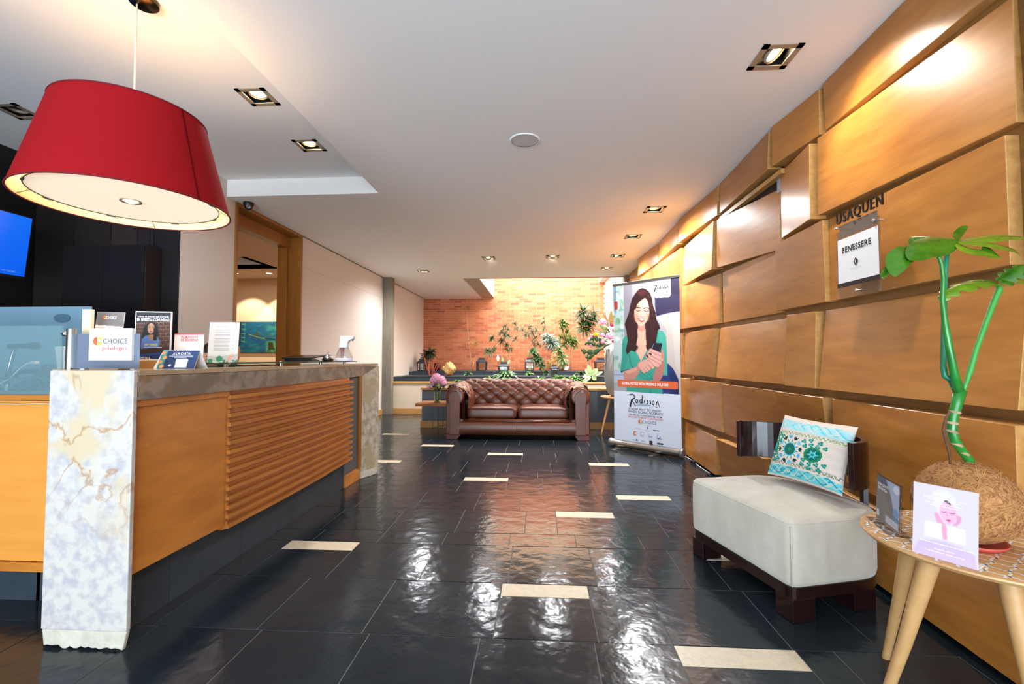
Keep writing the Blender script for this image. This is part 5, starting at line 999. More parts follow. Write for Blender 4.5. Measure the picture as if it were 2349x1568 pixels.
# face
c.poly([(445, 320), (480, 285), (540, 270), (580, 310), (604, 400), (608, 480), (590, 560), (550, 620), (500, 660), (460, 650), (420, 600), (402, 520), (404, 440), (420, 370)], SK, 1, 1)
c.ell(545, 400, 50, 90, (238, 196, 178), .7, .6); c.ell(430, 550, 34, 60, SKD, .5, .6); c.ell(585, 540, 22, 60, SKD, .4, .6)
c.poly([(440, 310), (470, 280), (530, 262), (560, 275), (520, 300), (470, 340), (440, 380), (420, 440), (405, 440), (412, 370)], HR, 1, 1)
c.line([(425, 418), (455, 408), (490, 420)], .010, (60, 34, 32)); c.line([(530, 425), (570, 412), (602, 422)], .010, (60, 34, 32))
c.line([(428, 448), (455, 462), (485, 448)], .008, (40, 24, 26)); c.line([(538, 452), (568, 466), (600, 452)], .008, (40, 24, 26)); c.ell(455, 440, 28, 9, SKD, .6, .2); c.ell(568, 444, 28, 9, SKD, .6, .2)
c.line([(508, 440), (500, 500), (490, 525)], .006, (206, 150, 132), .8); c.line([(482, 530), (508, 540), (535, 528)], .006, (170, 104, 92), .9); c.ell(512, 505, 12, 26, (242, 206, 190), .7, .3)
c.poly([(448, 552), (500, 562), (548, 552), (530, 592), (500, 606), (468, 592)], (170, 66, 64), 1, 0); c.poly([(460, 560), (500, 568), (538, 560), (524, 578), (500, 583), (474, 576)], (244, 238, 234), 1, 0)
c.ell(425, 505, 22, 26, (226, 148, 136), .4, .6); c.ell(575, 505, 20, 26, (226, 148, 136), .4, .6)
# arms, hands, phone
c.poly([(238, 1260), (280, 1240), (420, 1200), (450, 1130), (560, 1110), (580, 1200), (560, 1260), (470, 1240), (440, 1300), (390, 1370), (240, 1368)], (196, 134, 120), 1, 1); c.poly([(250, 1260), (420, 1210), (430, 1250), (300, 1300)], (222, 166, 150), .8, 4)
c.poly([(200, 1262), (330, 1228), (310, 1240), (230, 1262), (215, 1290)], (30, 60, 62)); c.poly([(640, 1385), (660, 1280), (710, 1160), (780, 960), (800, 1010), (805, 1200), (790, 1310), (740, 1390)], (186, 122, 112), 1, 1)
c.poly([(640, 890), (660, 878), (770, 880), (778, 900), (750, 1010), (720, 1060), (610, 1080), (612, 960)], (30, 32, 50), 1, 0); c.line([(660, 890), (632, 960), (622, 1010)], .006, (150, 156, 180)); c.poly([(680, 900), (765, 900), (745, 990), (660, 985)], (44, 40, 54), 1, 1)
for a, b_ in (((618, 985), (770, 1050)), ((595, 1020), (765, 1095)), ((570, 1060), (740, 1145)), ((580, 1110), (710, 1180))): c.line([a, b_], .062, (150, 92, 88)); c.line([a, b_], .052, (224, 170, 160))
c.line([(600, 1020), (622, 1030)], .02, (60, 40, 60)); c.line([(560, 1050), (575, 1065)], .02, (30, 40, 70)); c.poly([(770, 950), (795, 980), (798, 1080), (760, 1100)], (200, 136, 128), 1, 1)
for a, b_ in (((470, 1190), (520, 1262)), ((500, 1170), (560, 1245)), ((530, 1150), (590, 1225)), ((580, 1130), (640, 1205))): c.line([a, b_], .050, (160, 104, 96)); c.line([a, b_], .042, (222, 166, 152))
c.poly([(450, 1150), (540, 1100), (590, 1130), (560, 1190), (470, 1230), (440, 1200)], (220, 164, 150), 1, 2)
# white lower field
c.px = hm; c.poly([(1395, 892), (1575, 903.5), (1575, 1045), (1395, 1045)], (220, 228, 242), 1, 0)
c.build('banner_print', fr, paint_mat('banner_vinyl', .45), ub, d=.001)
def bx(x, y): return hm(1400 + x / 8.711, 880 + y / 8.711)
# orange search bar
P = [hm(x, y) for x, y in [(1416, 867), (1554, 873), (1555, 890.5), (1416, 883)]]; ORB = ink((224, 104, 62)); (ax_, ay_), (bx2, by2) = P[0], P[2]
n_ = 6; rr_ = .018; pts = []
for (cx0, cy0, a0) in ((bx2 - rr_, ay_ + rr_, -pi / 2), (bx2 - rr_, by2 - rr_, 0), (ax_ + rr_, by2 - rr_, pi / 2), (ax_ + rr_, ay_ + rr_, pi)):
    for k in range(n_): a = a0 + pi / 2 * k / (n_ - 1); pts.append(fr.p(cx0 + rr_ * cos(a), cy0 + rr_ * sin(a), .002))
build('search_bar', MB().add(pts, [tuple(range(len(pts)))]), ORB, ub)
hgt = by2 - ay_; put_text(fr, 'global', ax_ + (bx2 - ax_) * .075, ax_ + (bx2 - ax_) * .85, by2 - hgt * .33, WHT, ub, h=hgt * .38, d=.003)
def ring(fr, cx, cy, r, t, m, parent, d=.003, n=20, a0=0, a1=2 * pi, name='logo'):
    g = MB(); b = 0
    for k in range(n + 1): a = a0 + (a1 - a0) * k / n; g.v += [tuple(fr.p(cx + (r - t) * cos(a), cy + (r - t) * sin(a), d)), tuple(fr.p(cx + r * cos(a), cy + r * sin(a), d))]
    g.f = [(2 * k, 2 * k + 1, 2 * k + 3, 2 * k + 2) for k in range(n)]; return build(name, g, m, parent)
def stroke(fr, pts, w_, m, parent, d=.003, name='logo', taper=True):
    P = [Vector((x, y)) for x, y in pts]; g = MB(); n = len(P)
    for i, p_ in enumerate(P):
        t_ = (P[min(n - 1, i + 1)] - P[max(0, i - 1)]).normalized(); nn_ = Vector((-t_.y, t_.x)); ww = w_[i] / 2 if isinstance(w_, (list, tuple)) else w_ / 2 * ((.35 + .65 * sin(pi * (i + .5) / n)) if taper else 1)
        a = p_ + nn_ * ww; b = p_ - nn_ * ww; g.v += [tuple(fr.p(a.x, a.y, d)), tuple(fr.p(b.x, b.y, d))]
    g.f = [(2 * i, 2 * i + 1, 2 * i + 3, 2 * i + 2) for i in range(n - 1)]; return g
def smooth_pts(p, n=5):
    out = []
    for i in range(len(p) - 1):
        p0, p1, p2, p3 = p[max(0, i - 1)], p[i], p[i + 1], p[min(len(p) - 1, i + 2)]
        for k in range(n):
            f = k / n; out.append(tuple(.5 * (2 * p1[c_] + (p2[c_] - p0[c_]) * f + (2 * p0[c_] - 5 * p1[c_] + 4 * p2[c_] - p3[c_]) * f * f + (3 * p1[c_] - p0[c_] - 3 * p2[c_] + p3[c_]) * f ** 3) for c_ in (0, 1)))
    return out + [p[-1]]
def script_logo(x0, y0, sc, parent, swoosh=True, fat=1.55):
    # brush-script word, units of the close-up view, origin at its left top
    ST = [([(40, 85), (30, 150), (10, 205), (22, 225), (30, 200), (52, 95)], 14), ([(0, 12), (30, 5), (80, 10), (112, 45), (100, 75), (55, 98), (72, 130), (100, 170), (132, 212)], 13), ([(170, 92), (145, 88), (132, 120), (145, 150), (168, 120), (174, 92), (170, 140), (186, 152)], 10),
          ([(252, 95), (226, 88), (212, 120), (226, 152), (250, 130), (262, 60), (262, 5)], 11), ([(262, 5), (258, 80), (254, 140), (270, 150)], 13), ([(300, 95), (296, 130), (308, 145)], 11), ([(316, 48), (318, 42)], 12), ([(372, 92), (352, 98), (370, 125), (355, 152), (335, 148)], 10),
          ([(430, 95), (408, 100), (426, 128), (410, 154), (390, 150)], 10), ([(478, 100), (460, 110), (452, 140), (468, 160), (486, 142), (484, 100), (470, 84)], 10), ([(528, 112), (522, 170), (530, 130), (556, 102), (566, 130), (590, 190)], 12)]
    g = MB()
    for pts, w_ in ST:
        q = stroke(fr, [(x0 + a * sc, y0 + b * sc) for a, b in smooth_pts(pts)], w_ * sc * fat, None, None, .0035); g.add(q.v, q.f)
    build('logo', g, DK, parent)
    if swoosh: q = stroke(fr, [(x0 + a * sc, y0 + b * sc) for a, b in smooth_pts([(85, 208), (200, 184), (350, 176), (490, 188)])], 13 * sc, None, None, .003); build('logo', q, ink((96, 150, 190)), parent); q = stroke(fr, [(x0 + a * sc, y0 + b * sc) for a, b in smooth_pts([(510, 190), (535, 198), (558, 196)])], 8 * sc, None, None, .003); build('logo', q, DK, parent)
    else: q = stroke(fr, [(x0 + a * sc, y0 + b * sc) for a, b in smooth_pts([(120, 200), (250, 190), (400, 176)])], 9 * sc, None, None, .003); build('logo', q, DK, parent)
u0 = bx(365, 168); u1 = bx(975, 355); script_logo(u0[0], u0[1], (u1[0] - u0[0]) / 595, ub)
u0 = zp(680, 118); u1 = zp(885, 150); script_logo(u0[0], u0[1], (u1[0] - u0[0]) / 595, ub, False, 2.4)
TXC = ink((44, 44, 66)); RDT = ink((214, 70, 70))
def btext(key, xa, ya, xb, yb, h, m):  # baseline given by its two ends in the close-up
    a = bx(xa, ya); b = bx(xb, yb); y = (a[1] + b[1]) / 2; put_text(fr, key, a[0], b[0], y, m, ub, h=h, d=.003)
k1 = (bx(700, 540)[1] - bx(700, 490)[1])
btext('new1', 340, 480, 995, 545, k1 * .92, TXC); btext('new2', 332, 530, 1035, 612, k1 * .92, TXC); btext('new3', 350, 585, 1010, 665, k1 * .62, TXC); btext('new4', 332, 628, 1028, 714, k1 * .6, RDT); btext('tm', 985, 355, 1030, 360, k1 * .3, TXC)
btext('choice', 610, 755, 900, 795, k1 * 1.25, ink((86, 84, 90))); btext('hotels', 690, 808, 815, 828, k1 * .25, ink((150, 140, 140)))
cc0 = bx(570, 722); choice_logo(fr, ub, cc0[0], cc0[1], k1 * .85, .003)
btext('indiv', 475, 862, 590, 874, k1 * .25, TXC); btext('cinn', 670, 905, 760, 922, k1 * .3, TXC); btext('park', 830, 910, 950, 920, k1 * .5, TXC); btext('comf', 425, 994, 495, 1002, k1 * .22, TXC); btext('qual', 570, 1015, 640, 1024, k1 * .3, TXC); btext('sleep', 728, 1035, 815, 1045, k1 * .8, ink((90, 90, 150))); btext('clar', 893, 1075, 1000, 1088, k1 * .3, TXC); btext('red', 410, 1088, 485, 1095, k1 * .4, TXC); btext('red', 582, 1115, 668, 1125, k1 * .4, TXC)
cc0 = bx(712, 850); build('logo', stroke(fr, [(cc0[0] - .004, cc0[1] + .02), (cc0[0], cc0[1]), (cc0[0] + .005, cc0[1] - .02)], .008, None, None), TXC, ub)
cc0 = bx(462, 948); ring(fr, *cc0, .026, .016, ink((222, 110, 60)), ub, a0=.8, a1=5.6); cc0 = bx(605, 966); ring(fr, *cc0, .026, .003, TXC, ub); cc0 = bx(943, 1030); ring(fr, *cc0, .024, .007, ink((70, 130, 190)), ub, a0=-.4, a1=4.4); cc0 = bx(498, 1085); ring(fr, *cc0, .012, .012, TXC, ub)
def brect(x0_, y0_, x1_, y1_, m): a = bx(x0_, y0_); b = bx(x1_, y1_); build('logo', MB().add([fr.p(a[0], a[1], .003), fr.p(b[0], a[1], .003), fr.p(b[0], b[1], .003), fr.p(a[0], b[1], .003)], [(0, 1, 2, 3)]), m, ub)
brect(750, 1105, 815, 1185, ink((36, 24, 34))); brect(908, 1150, 1028, 1205, ink((34, 34, 46))); btext('red', 915, 1182, 1020, 1194, k1 * .3, WHT); btext('blu', 765, 1150, 802, 1155, k1 * .5, ink((200, 40, 60)))
# black adapter and cable on the floor by the banner
a = oz(1594, 1062, 0); ad = thing('power_adapter', 'small black power adapter with white lead at the foot of the wood wall', 'adapter', a)
build('adapter_body', MB().box(a.x - .035, a.x + .02, a.y - .05, a.y + .05, 0, .03), BLACK, ad, bevel=.005)
pts = [oz(x, y, .006) for x, y in ((1572, 1046), (1582, 1052), (1592, 1060), (1600, 1066), (1608, 1072), (1618, 1079), (1628, 1085))]; build('lead', MB().tube([(p_.x, p_.y, .006) for p_ in pts], .0045, 8), mat('lead_white', (214, 210, 204), .5), ad, smooth=True)
# ------------------------------------------------------------------ suede chair with curved back
C0 = Vector((1.096, 2.10, 0)); uu = Vector((-.262, .965, 0)).normalized(); vv = Vector((uu.y, -uu.x, 0))
och = thing('lounge_chair', 'low pale suede lounge seat with dark wood base and curved dark backrest', 'chair', C0 + uu * .37 + vv * .28)
def Lc(u, v, z): p_ = C0 + uu * u + vv * v; return Vector((p_.x, p_.y, z))
SUEDE = mat('pale_suede', (206, 200, 184), .95, sheen=.5, var=.2, vrgb=(178, 170, 150), vscale=5, detail=3, stretch=(1, 1, .7))
DWOOD = mat('dark_wenge', (36, 14, 15), .28, coat=.4, var=.4, vscale=6, stretch=(1, 1, 6))
LU = .755
def outline(n=96, ins=0.0):  # D plan: straight front, straight short sides, round back, rounded corners
    P = [(0, 0), (LU, 0)]; m = 40
    P = [(0.0, 0.0)] + [(LU * t, 0.0) for t in (.1, .3, .5, .7, .9, 1.0)] + [(LU, .15), (LU, .30)]
    for k in range(1, m): a = pi * k / m; P.append((LU / 2 + LU / 2 * (1 if cos(a) > 0 else -1) * abs(cos(a)) ** .62, .34 + .26 * sin(a) ** .75))
    P += [(0, .30), (0, .15)]
    return P
def resample(P, n):
    P = P + [P[0]]; L_ = [0]
    for a, b in zip(P[:-1], P[1:]): L_.append(L_[-1] + hypot(b[0] - a[0], b[1] - a[1]))
    out = []; j = 0
    for i in range(n):
        s = L_[-1] * i / n
        while L_[j + 1] < s: j += 1
        f = (s - L_[j]) / (L_[j + 1] - L_[j] + 1e-9); out.append((P[j][0] + (P[j + 1][0] - P[j][0]) * f, P[j][1] + (P[j + 1][1] - P[j][1]) * f))
    return out
OP = resample(outline(), 120); ctr = (LU / 2, .29)
def roundcorner(P, k=2):
    for _ in range(k): P = [tuple((P[i - 1][c_] + 2 * P[i][c_] + P[(i + 1) % len(P)][c_]) / 4 for c_ in (0, 1)) for i in range(len(P))]
    return P
OP = roundcorner(OP, 3)
prof = [(0, .148), (.93, .148), (.985, .155), (1.0, .175), (1.004, .29), (1.0, .405), (.985, .430), (.955, .443), (.90, .448), (.6, .462), (.3, .468), (0, .470)]
mb = MB(); nP = len(OP)
for s_, z in prof:
    for x, y in OP:
        ins = (1 - s_) * .37
        if s_ > .88: d_ = Vector((ctr[0] - x, ctr[1] - y)); q = Vector((x, y)) + d_.normalized() * ((1 - s_) * .36)
        else: q = Vector((ctr[0] + (x - ctr[0]) * (s_ / .9) * .90, ctr[1] + (y - ctr[1]) * (s_ / .9) * .88))
        mb.v.append(tuple(Lc(q.x, q.y, z)))
for i in range(len(prof) - 1):
    for k in range(nP): a = i * nP + k; b = i * nP + (k + 1) % nP; mb.f.append((a, b, b + nP, a + nP))
build('seat_cushion', mb, SUEDE, och, smooth=True)
seam = MB(); seam.tube([Lc(x + (ctr[0] - x) * .012, y + (ctr[1] - y) * .012, .428) for x, y in OP + [OP[0]]], .003, 6, False); seam.tube([Lc(.004, .004, .16), Lc(.004, .004, .42)], .003, 6); build('seam', seam, SUEDE, och, smooth=True)
mb = MB(); b0 = [Lc(ctr[0] + (x - ctr[0]) * .985, ctr[1] + (y - ctr[1]) * .985, .100) for x, y in OP]; b1 = [Lc(ctr[0] + (x - ctr[0]) * .985, ctr[1] + (y - ctr[1]) * .985, .150) for x, y in OP]
mb.v = [tuple(p_) for p_ in b0 + b1]; mb.f = [(k, (k + 1) % nP, nP + (k + 1) % nP, nP + k) for k in range(nP)] + [tuple(range(nP))[::-1], tuple(range(nP, 2 * nP))]
build('plinth', mb, DWOOD, och)
for u, v in ((.005, .005), (LU - .105, .005), (.03, .36), (LU - .13, .36)):
    q = [Lc(u, v, .001), Lc(u + .10, v, .001), Lc(u + .10, v + .12, .001), Lc(u, v + .12, .001)]; build('leg', MB().prism(q, (0, 0, .10)), DWOOD, och, bevel=.003)
mb = MB(); nb2 = 30
def arc(t, r=0): 
    a = radians(200 - 220 * t) ; u = .395 + (.385 + r) * cos(a); v = .335 + (.275 + r) * max(-.3, sin(a)); return u, v
def arc(t, r=0): a = pi * (1.02 - 1.04 * t); return .395 + (.362 + r) * cos(a), .36 + (.235 + r) * sin(a)
for i in range(nb2 + 1):
    t = i / nb2
    for r, z in ((0, .555), (.03, .555), (.03, .772), (0, .772)): u, v = arc(t, r); mb.v.append(tuple(Lc(u, v, z)))
for i in range(nb2):
    for k in range(4): a = i * 4 + k; b = i * 4 + (k + 1) % 4; mb.f.append((a, b, b + 4, a + 4))
mb.f += [(0, 1, 2, 3), tuple(nb2 * 4 + k for k in (3, 2, 1, 0))]
build('backrest', mb, mat('dark_wenge_gloss', (44, 20, 22), .25, coat=.4, var=.4, vscale=5, stretch=(1, 1, 5)), och, bevel=.003)
for t in (.32, .5, .68):
    u, v = arc(t, .032); u2, v2 = arc(t, .052); q = Lc(u, v, .10); k_ = (Lc(u2, v2, .1) - q); s_ = Vector((k_.y, -k_.x, 0)).normalized() * .03
    build('back_post', MB().prism([q - s_, q + s_, q + s_ + k_, q - s_ + k_], (0, 0, .60)), DWOOD, och)
# pillow
TL, TR, BR, BL = (1801, 951), (1969, 979), (1932, 1138), (1761, 1086)
pbl = Lc(.665, .40, .462); pbr = Lc(.215, .455, .462)
pbl = oy(*BL, 2.72); pbr = oy(*BR, 2.27); ptl = oy(*TL, 2.80); ptr = oy(*TR, 2.33)
pw_ = ((pbr - pbl).length + (ptr - ptl).length) / 2; ph_ = ((ptl - pbl).length + (ptr - pbr).length) / 2
pn = ((pbr - pbl).cross(ptl - pbl)).normalized(); pn = pn if pn.y < 0 or pn.x < 0 else -pn
if pn.dot(Vector((0, 0, 1.16)) - pbl) < 0: pn = -pn
def psurf(u, v, side=1):
    ed = (1 - (2 * u - 1) ** 2) * (1 - (2 * v - 1) ** 2); pin = .035
    uu_ = .5 + (u - .5) * (1 - pin * (1 - (2 * v - 1) ** 2) * 1.6); vv_ = .5 + (v - .5) * (1 - pin * (1 - (2 * u - 1) ** 2) * 1.6)
    p_ = (ptl * (1 - uu_) + ptr * uu_) * (1 - vv_) + (pbl * (1 - uu_) + pbr * uu_) * vv_
    h = .062 * max(0, ed) ** .42 + .0025 * sin(v * 46 + 3 * sin(u * 5)) * max(0, u - .62) * 2.2 * ed ** .3
    return p_ + pn * h * side
cush = thing('embroidered_cushion', 'square cream cushion with turquoise and green floral embroidery on the suede seat', 'cushion', (pbl + pbr) / 2)
W, H = .46, .40
hm = homog([TL, TR, BR, BL], W, H); hz = lambda x, y: hm(1740 + x / 6.82, 930 + y / 6.82)
c = Canvas(W, H, 300, 260, (222, 210, 198), hz)
nn1 = c.noise(40, 9)
def curvy(y0, y1, col, seed, dens):
    rr4 = random.Random(seed)
    for k in range(dens):
        t = (k + .5) / dens; x_ = t * W; yc = (y0 + y1) / 2
        for j in range(5):
            ph = rr4.uniform(0, 6); am = (y1 - y0) * .42; L_ = W / dens * 1.5
            pts = [(x_ - L_ / 2 + L_ * s / 9, yc + am * sin(ph + s / 9 * 4.2) * (1 - .25 * j / 5)) for s in range(10)]; c.px = lambda a, b: (a, b); c.line(pts, W * .012, col[j % len(col)], .9)
BL1, BL2, BL3 = (120, 214, 232), (160, 226, 238), (86, 196, 220)
c.px = lambda a, b: (a, b)
c.poly([(0, H * .075), (W, H * .12), (W, H * .27), (0, H * .23)], (150, 218, 230), .75, 2); curvy(H * .08, H * .25, [BL1, (206, 222, 222), BL2, BL3, (214, 214, 206)], 3, 7)
c.poly([(0, H * .84), (W, H * .86), (W, H * .98), (0, H * .98)], (70, 186, 202), .75, 2); curvy(H * .83, H * .97, [(40, 164, 186), (196, 208, 190), (86, 200, 214), (20, 136, 160), (180, 206, 190)], 5, 8)
for y0, col in ((.30, (96, 150, 92)), (.795, (70, 110, 76))):
    pts = [(W * t / 160, H * (y0 + .018 * sin(t * .62) + .008 * sin(t * 1.9))) for t in range(161)]; c.line(pts, W * .006, col)
    for t in range(0, 40): a = t / 40; c.line([(W * (a + .008 * cos(s)), H * (y0 + (.014 if t % 2 else -.014) + .012 * sin(s))) for s in (0, 1, 2, 3, 4)], W * .005, col)
for yy in (.265, .345, .765, .825):
    for t in range(70): c.line([(W * t / 70, H * yy), (W * (t + .5) / 70, H * yy)], W * .003, (150, 150, 140), .8)
c.px = hz
TEAL = (24, 120, 104); DT = (16, 58, 56); GR5 = (40, 140, 100)
def scal(cx, cy, r, n, col, k=.12, ry=None):
    pts = [(cx + (r * (1 + k * abs(sin(n * a / 2)))) * cos(a), cy + (ry or r) * (1 + k * abs(sin(n * a / 2))) * sin(a)) for a in [2 * pi * j / 90 for j in range(90)]]; c.poly(pts, col, 1, 0)
cx_, cy_ = 617, 742; c.ell(cx_, cy_, 128, 128, (232, 226, 214), 1, .05); scal(cx_, cy_, 112, 16, (110, 206, 222)); scal(cx_, cy_, 90, 16, (20, 104, 88)); scal(cx_, cy_, 26, 8, GR5, .3)
for k in range(12):
    a = 2 * pi * k / 12 + .1; col = [DT, (70, 170, 214), (20, 50, 46), (90, 190, 226)][k % 4]; q = (cx_ + 185 * cos(a), cy_ + 205 * sin(a)); d_ = (cos(a), sin(a)); n2 = (-sin(a), cos(a))
    c.poly([(q[0] - d_[0] * 34, q[1] - d_[1] * 34), (q[0] + n2[0] * 34 - d_[0] * 8, q[1] + n2[1] * 34 - d_[1] * 8), (q[0] + n2[0] * 38 + d_[0] * 34, q[1] + n2[1] * 38 + d_[1] * 34), (q[0] + n2[0] * 14 + d_[0] * 14, q[1] + n2[1] * 14 + d_[1] * 14), (q[0] + d_[0] * 42, q[1] + d_[1] * 42), (q[0] - n2[0] * 14 + d_[0] * 14, q[1] - n2[1] * 14 + d_[1] * 14), (q[0] - n2[0] * 38 + d_[0] * 34, q[1] - n2[1] * 38 + d_[1] * 34), (q[0] - n2[0] * 34 - d_[0] * 8, q[1] - n2[1] * 34 - d_[1] * 8)], col, 1, 0)
    a2 = a + pi / 12; c.poly([(cx_ + 118 * cos(a2 - .1), cy_ + 125 * sin(a2 - .1)), (cx_ + 118 * cos(a2 + .1), cy_ + 125 * sin(a2 + .1)), (cx_ + 165 * cos(a2), cy_ + 180 * sin(a2))], (30, 120, 90), 1, 0)
def flower2(cx, cy, rx, ry):
    scal(cx, cy, rx, 14, (36, 138, 92), .08, ry)
    for k in range(8): a = 2 * pi * k / 8 + .4; c.ell(cx + rx * .62 * cos(a), cy + ry * .62 * sin(a), rx * .22, ry * .2, (12, 96, 96), 1, .05)
    for k in range(6): a = 2 * pi * k / 6 + .2; c.poly([(cx + rx * .74 * cos(a), cy + ry * .74 * sin(a)), (cx + rx * .24 * cos(a + .5), cy + ry * .24 * sin(a + .5)), (cx + rx * .24 * cos(a - .5), cy + ry * .24 * sin(a - .5))], (90, 206, 224), 1, 0)
    c.ell(cx, cy, rx * .34, ry * .34, (90, 206, 224), 1, .05); c.ell(cx, cy, rx * .18, ry * .18, TEAL, 1, .05)
flower2(1003, 845, 140, 118); flower2(340, 655, 62, 105)
for x_, y_ in ((870, 620), (985, 612), (1130, 660), (985, 690), (1085, 718), (1200, 745), (885, 700), (845, 920), (805, 990), (935, 990), (1040, 1005), (1160, 1015), (910, 1055), (1065, 1085), (420, 470), (345, 465), (475, 515), (380, 525), (430, 580), (340, 520), (365, 785), (300, 800), (385, 865), (310, 870), (260, 790)):
    for k in range(3): a = 2.1 * k - pi / 2 + (x_ % 7) * .2; c.ell(x_ + 24 * cos(a), y_ + 20 * sin(a), 22, 19, (28, 136, 116), 1, .05)
    c.ell(x_, y_, 9, 8, (140, 214, 222), 1, .05)
for l in ([(800, 960), (900, 1030), (1020, 1050), (1130, 1035)], [(870, 650), (1000, 700), (1120, 700)], [(260, 830), (340, 830), (400, 820)]): c.line(l, W * .006, (150, 200, 214), .9)
c.build('front_cover', None, paint_mat('embroidered_cloth', .85, spec=.2), cush, surf=lambda u, v: psurf(u, v, 1))
build('back_cover', MB().grid(lambda u, v: psurf(u, v, -1), 40, 34), mat('cream_cloth', (222, 210, 198), .85), cush, smooth=True)
# ------------------------------------------------------------------ round table with plant
RW = mat('round_table_wood', (206, 162, 108), .4, var=.15, vrgb=(184, 138, 86), vscale=3, stretch=(1, 5, 5))
TC = Vector((1.386, 1.537, 0)); TR_ = .311; TZ = .585
rtb = thing('round_side_table', 'round wooden side table with white lattice print on tapered legs', 'table', TC)
build('table_top', MB().lathe([(0, TZ - .016), (TR_ - .010, TZ - .016), (TR_, TZ - .006), (TR_ - .001, TZ - .001), (TR_ - .003, TZ), (0, TZ)], TC, 96), RW, rtb, auto=30)
def lattice():
    g = MB(); step = .062
    for fam in (0, 1):
        for k in range(-12, 13):
            pts = []
            for s in range(-48, 49):
                t = s * .0075; wv = .0055 * (1 if (int(floor(t / step * 2 + .5)) % 2) else -1) * abs(sin(pi * t / step * 1.0)) ** .6 
                a = k * step + wv
                x_, y_ = (t, a) if fam == 0 else (a * .72, t)
                if fam == 0: y_ = a * .72
                ang = radians(38); X_, Y_ = x_ * cos(ang) - y_ * sin(ang), x_ * sin(ang) + y_ * cos(ang)
                if hypot(X_, Y_) < TR_ - .008: pts.append((X_, Y_))
                else:
                    if len(pts) > 1: strip(g, pts)
                    pts = []
            if len(pts) > 1: strip(g, pts)
    return g
def strip(g, pts, w_=.0033):
    b = len(g.v); n = len(pts)
    for i, p_ in enumerate(pts):
        a, d_ = pts[max(0, i - 1)], pts[min(n - 1, i + 1)]; t_ = Vector((d_[0] - a[0], d_[1] - a[1])).normalized(); q = Vector((-t_.y, t_.x)) * w_
        g.v += [(TC.x + p_[0] + q.x, TC.y + p_[1] + q.y, TZ + .0006), (TC.x + p_[0] - q.x, TC.y + p_[1] - q.y, TZ + .0006)]
    g.f += [(b + 2 * i, b + 2 * i + 1, b + 2 * i + 3, b + 2 * i + 2) for i in range(n - 1)]
build('lattice_print', lattice(), mat('lattice_white', (232, 228, 220), .5), rtb)
for (tx, ty), (fx_, fy_) in (((1.165, 1.46), (1.11, 1.61)), ((1.29, 1.69), (1.335, 1.897)), ((1.275, 1.35), (1.30, 1.26)), ((1.57, 1.56), (1.64, 1.60))):
    build('leg', MB().tube([(fx_, fy_, .0), (tx + (fx_ - tx) * .5, ty + (fy_ - ty) * .5, .27), (tx, ty, TZ - .016)], [.013, .019, .027], 20), RW, rtb, smooth=False, auto=40)
# coconut planter and plant
PC = oy(2219, 1152, 1.525); PC = Vector((PC.x, 1.525, TZ + .130)); pl = thing('coconut_fibre_planter', 'hairy brown coconut-fibre ball planter with a tall green climbing plant', 'plant', (PC.x, PC.y, TZ))
COCO = bpy.data.materials.new('coconut_fibre'); COCO.use_nodes = True; N = COCO.node_tree.nodes; L = COCO.node_tree.links; b = N['Principled BSDF']; b.inputs['Roughness'].default_value = .95
tc = N.new('ShaderNodeTexCoord'); n1 = N.new('ShaderNodeTexNoise'); n1.inputs['Scale'].default_value = 70; n1.inputs['Detail'].default_value = 8; n1.inputs['Distortion'].default_value = 1.6; L.new(tc.outputs['Object'], n1.inputs[0])
rp = N.new('ShaderNodeValToRGB'); rp.color_ramp.elements[0].position = .36; rp.color_ramp.elements[1].position = .62; rp.color_ramp.elements[0].color = (*lin((128, 82, 42)), 1); rp.color_ramp.elements[1].color = (*lin((186, 134, 82)), 1); L.new(n1.outputs[0], rp.inputs[0]); L.new(rp.outputs[0], b.inputs['Base Color'])
bp = N.new('ShaderNodeBump'); bp.inputs['Strength'].default_value = .8; bp.inputs['Distance'].default_value = .006; L.new(n1.outputs[0], bp.inputs['Height']); L.new(bp.outputs[0], b.inputs['Normal'])
build('coconut_ball', MB().ball(PC, .132, .132, .121, 48, 30, lambda p_: 1 + .02 * sin(5 * p_.x + 3 * p_.z) + .015 * sin(11 * p_.y + 7 * p_.x)), COCO, pl, smooth=True)
fb = MB(); rg = random.Random(8)
for k in range(900):
    e = rg.uniform(-.5, 1.5); a = rg.uniform(0, 2 * pi); n_ = Vector((cos(a) * cos(e), sin(a) * cos(e), sin(e))); t_ = Vector((rg.uniform(-1, 1), rg.uniform(-1, 1), rg.uniform(-1, 1))).cross(n_).normalized(); q = PC + Vector((n_.x * .133, n_.y * .133, n_.z * .122)); L_ = rg.uniform(.015, .04); s_ = t_.cross(n_) * .0006
    m_ = q + t_ * L_ * .5 + n_ * .003; e_ = q + t_ * L_ + n_ * rg.uniform(-.002, .005); b_ = len(fb.v); fb.v += [tuple(q - s_), tuple(q + s_), tuple(m_ - s_), tuple(m_ + s_), tuple(e_ - s_), tuple(e_ + s_)]; fb.f += [(b_, b_ + 1, b_ + 3, b_ + 2), (b_ + 2, b_ + 3, b_ + 5, b_ + 4)]
build('loose_fibres', fb, mat('fibre_strand', (186, 132, 76), .9), pl, kind='stuff')
build('saucer', MB().lathe([(0, .0), (.075, .0), (.088, .012), (.090, .018), (.084, .016), (.07, .006), (0, .005)], (PC.x, PC.y, TZ), 36), mat('terracotta_red', (206, 92, 78), .5), pl, smooth=True)
STEM = mat('glossy_green_stem', (40, 140, 50), .3, var=.3, vscale=12, coat=.3); STEM2 = mat('dry_sheath', (190, 164, 124), .8, var=.4, vscale=20)
def pp(x, y, dy=0): return oy(x, y, 1.525 + dy)
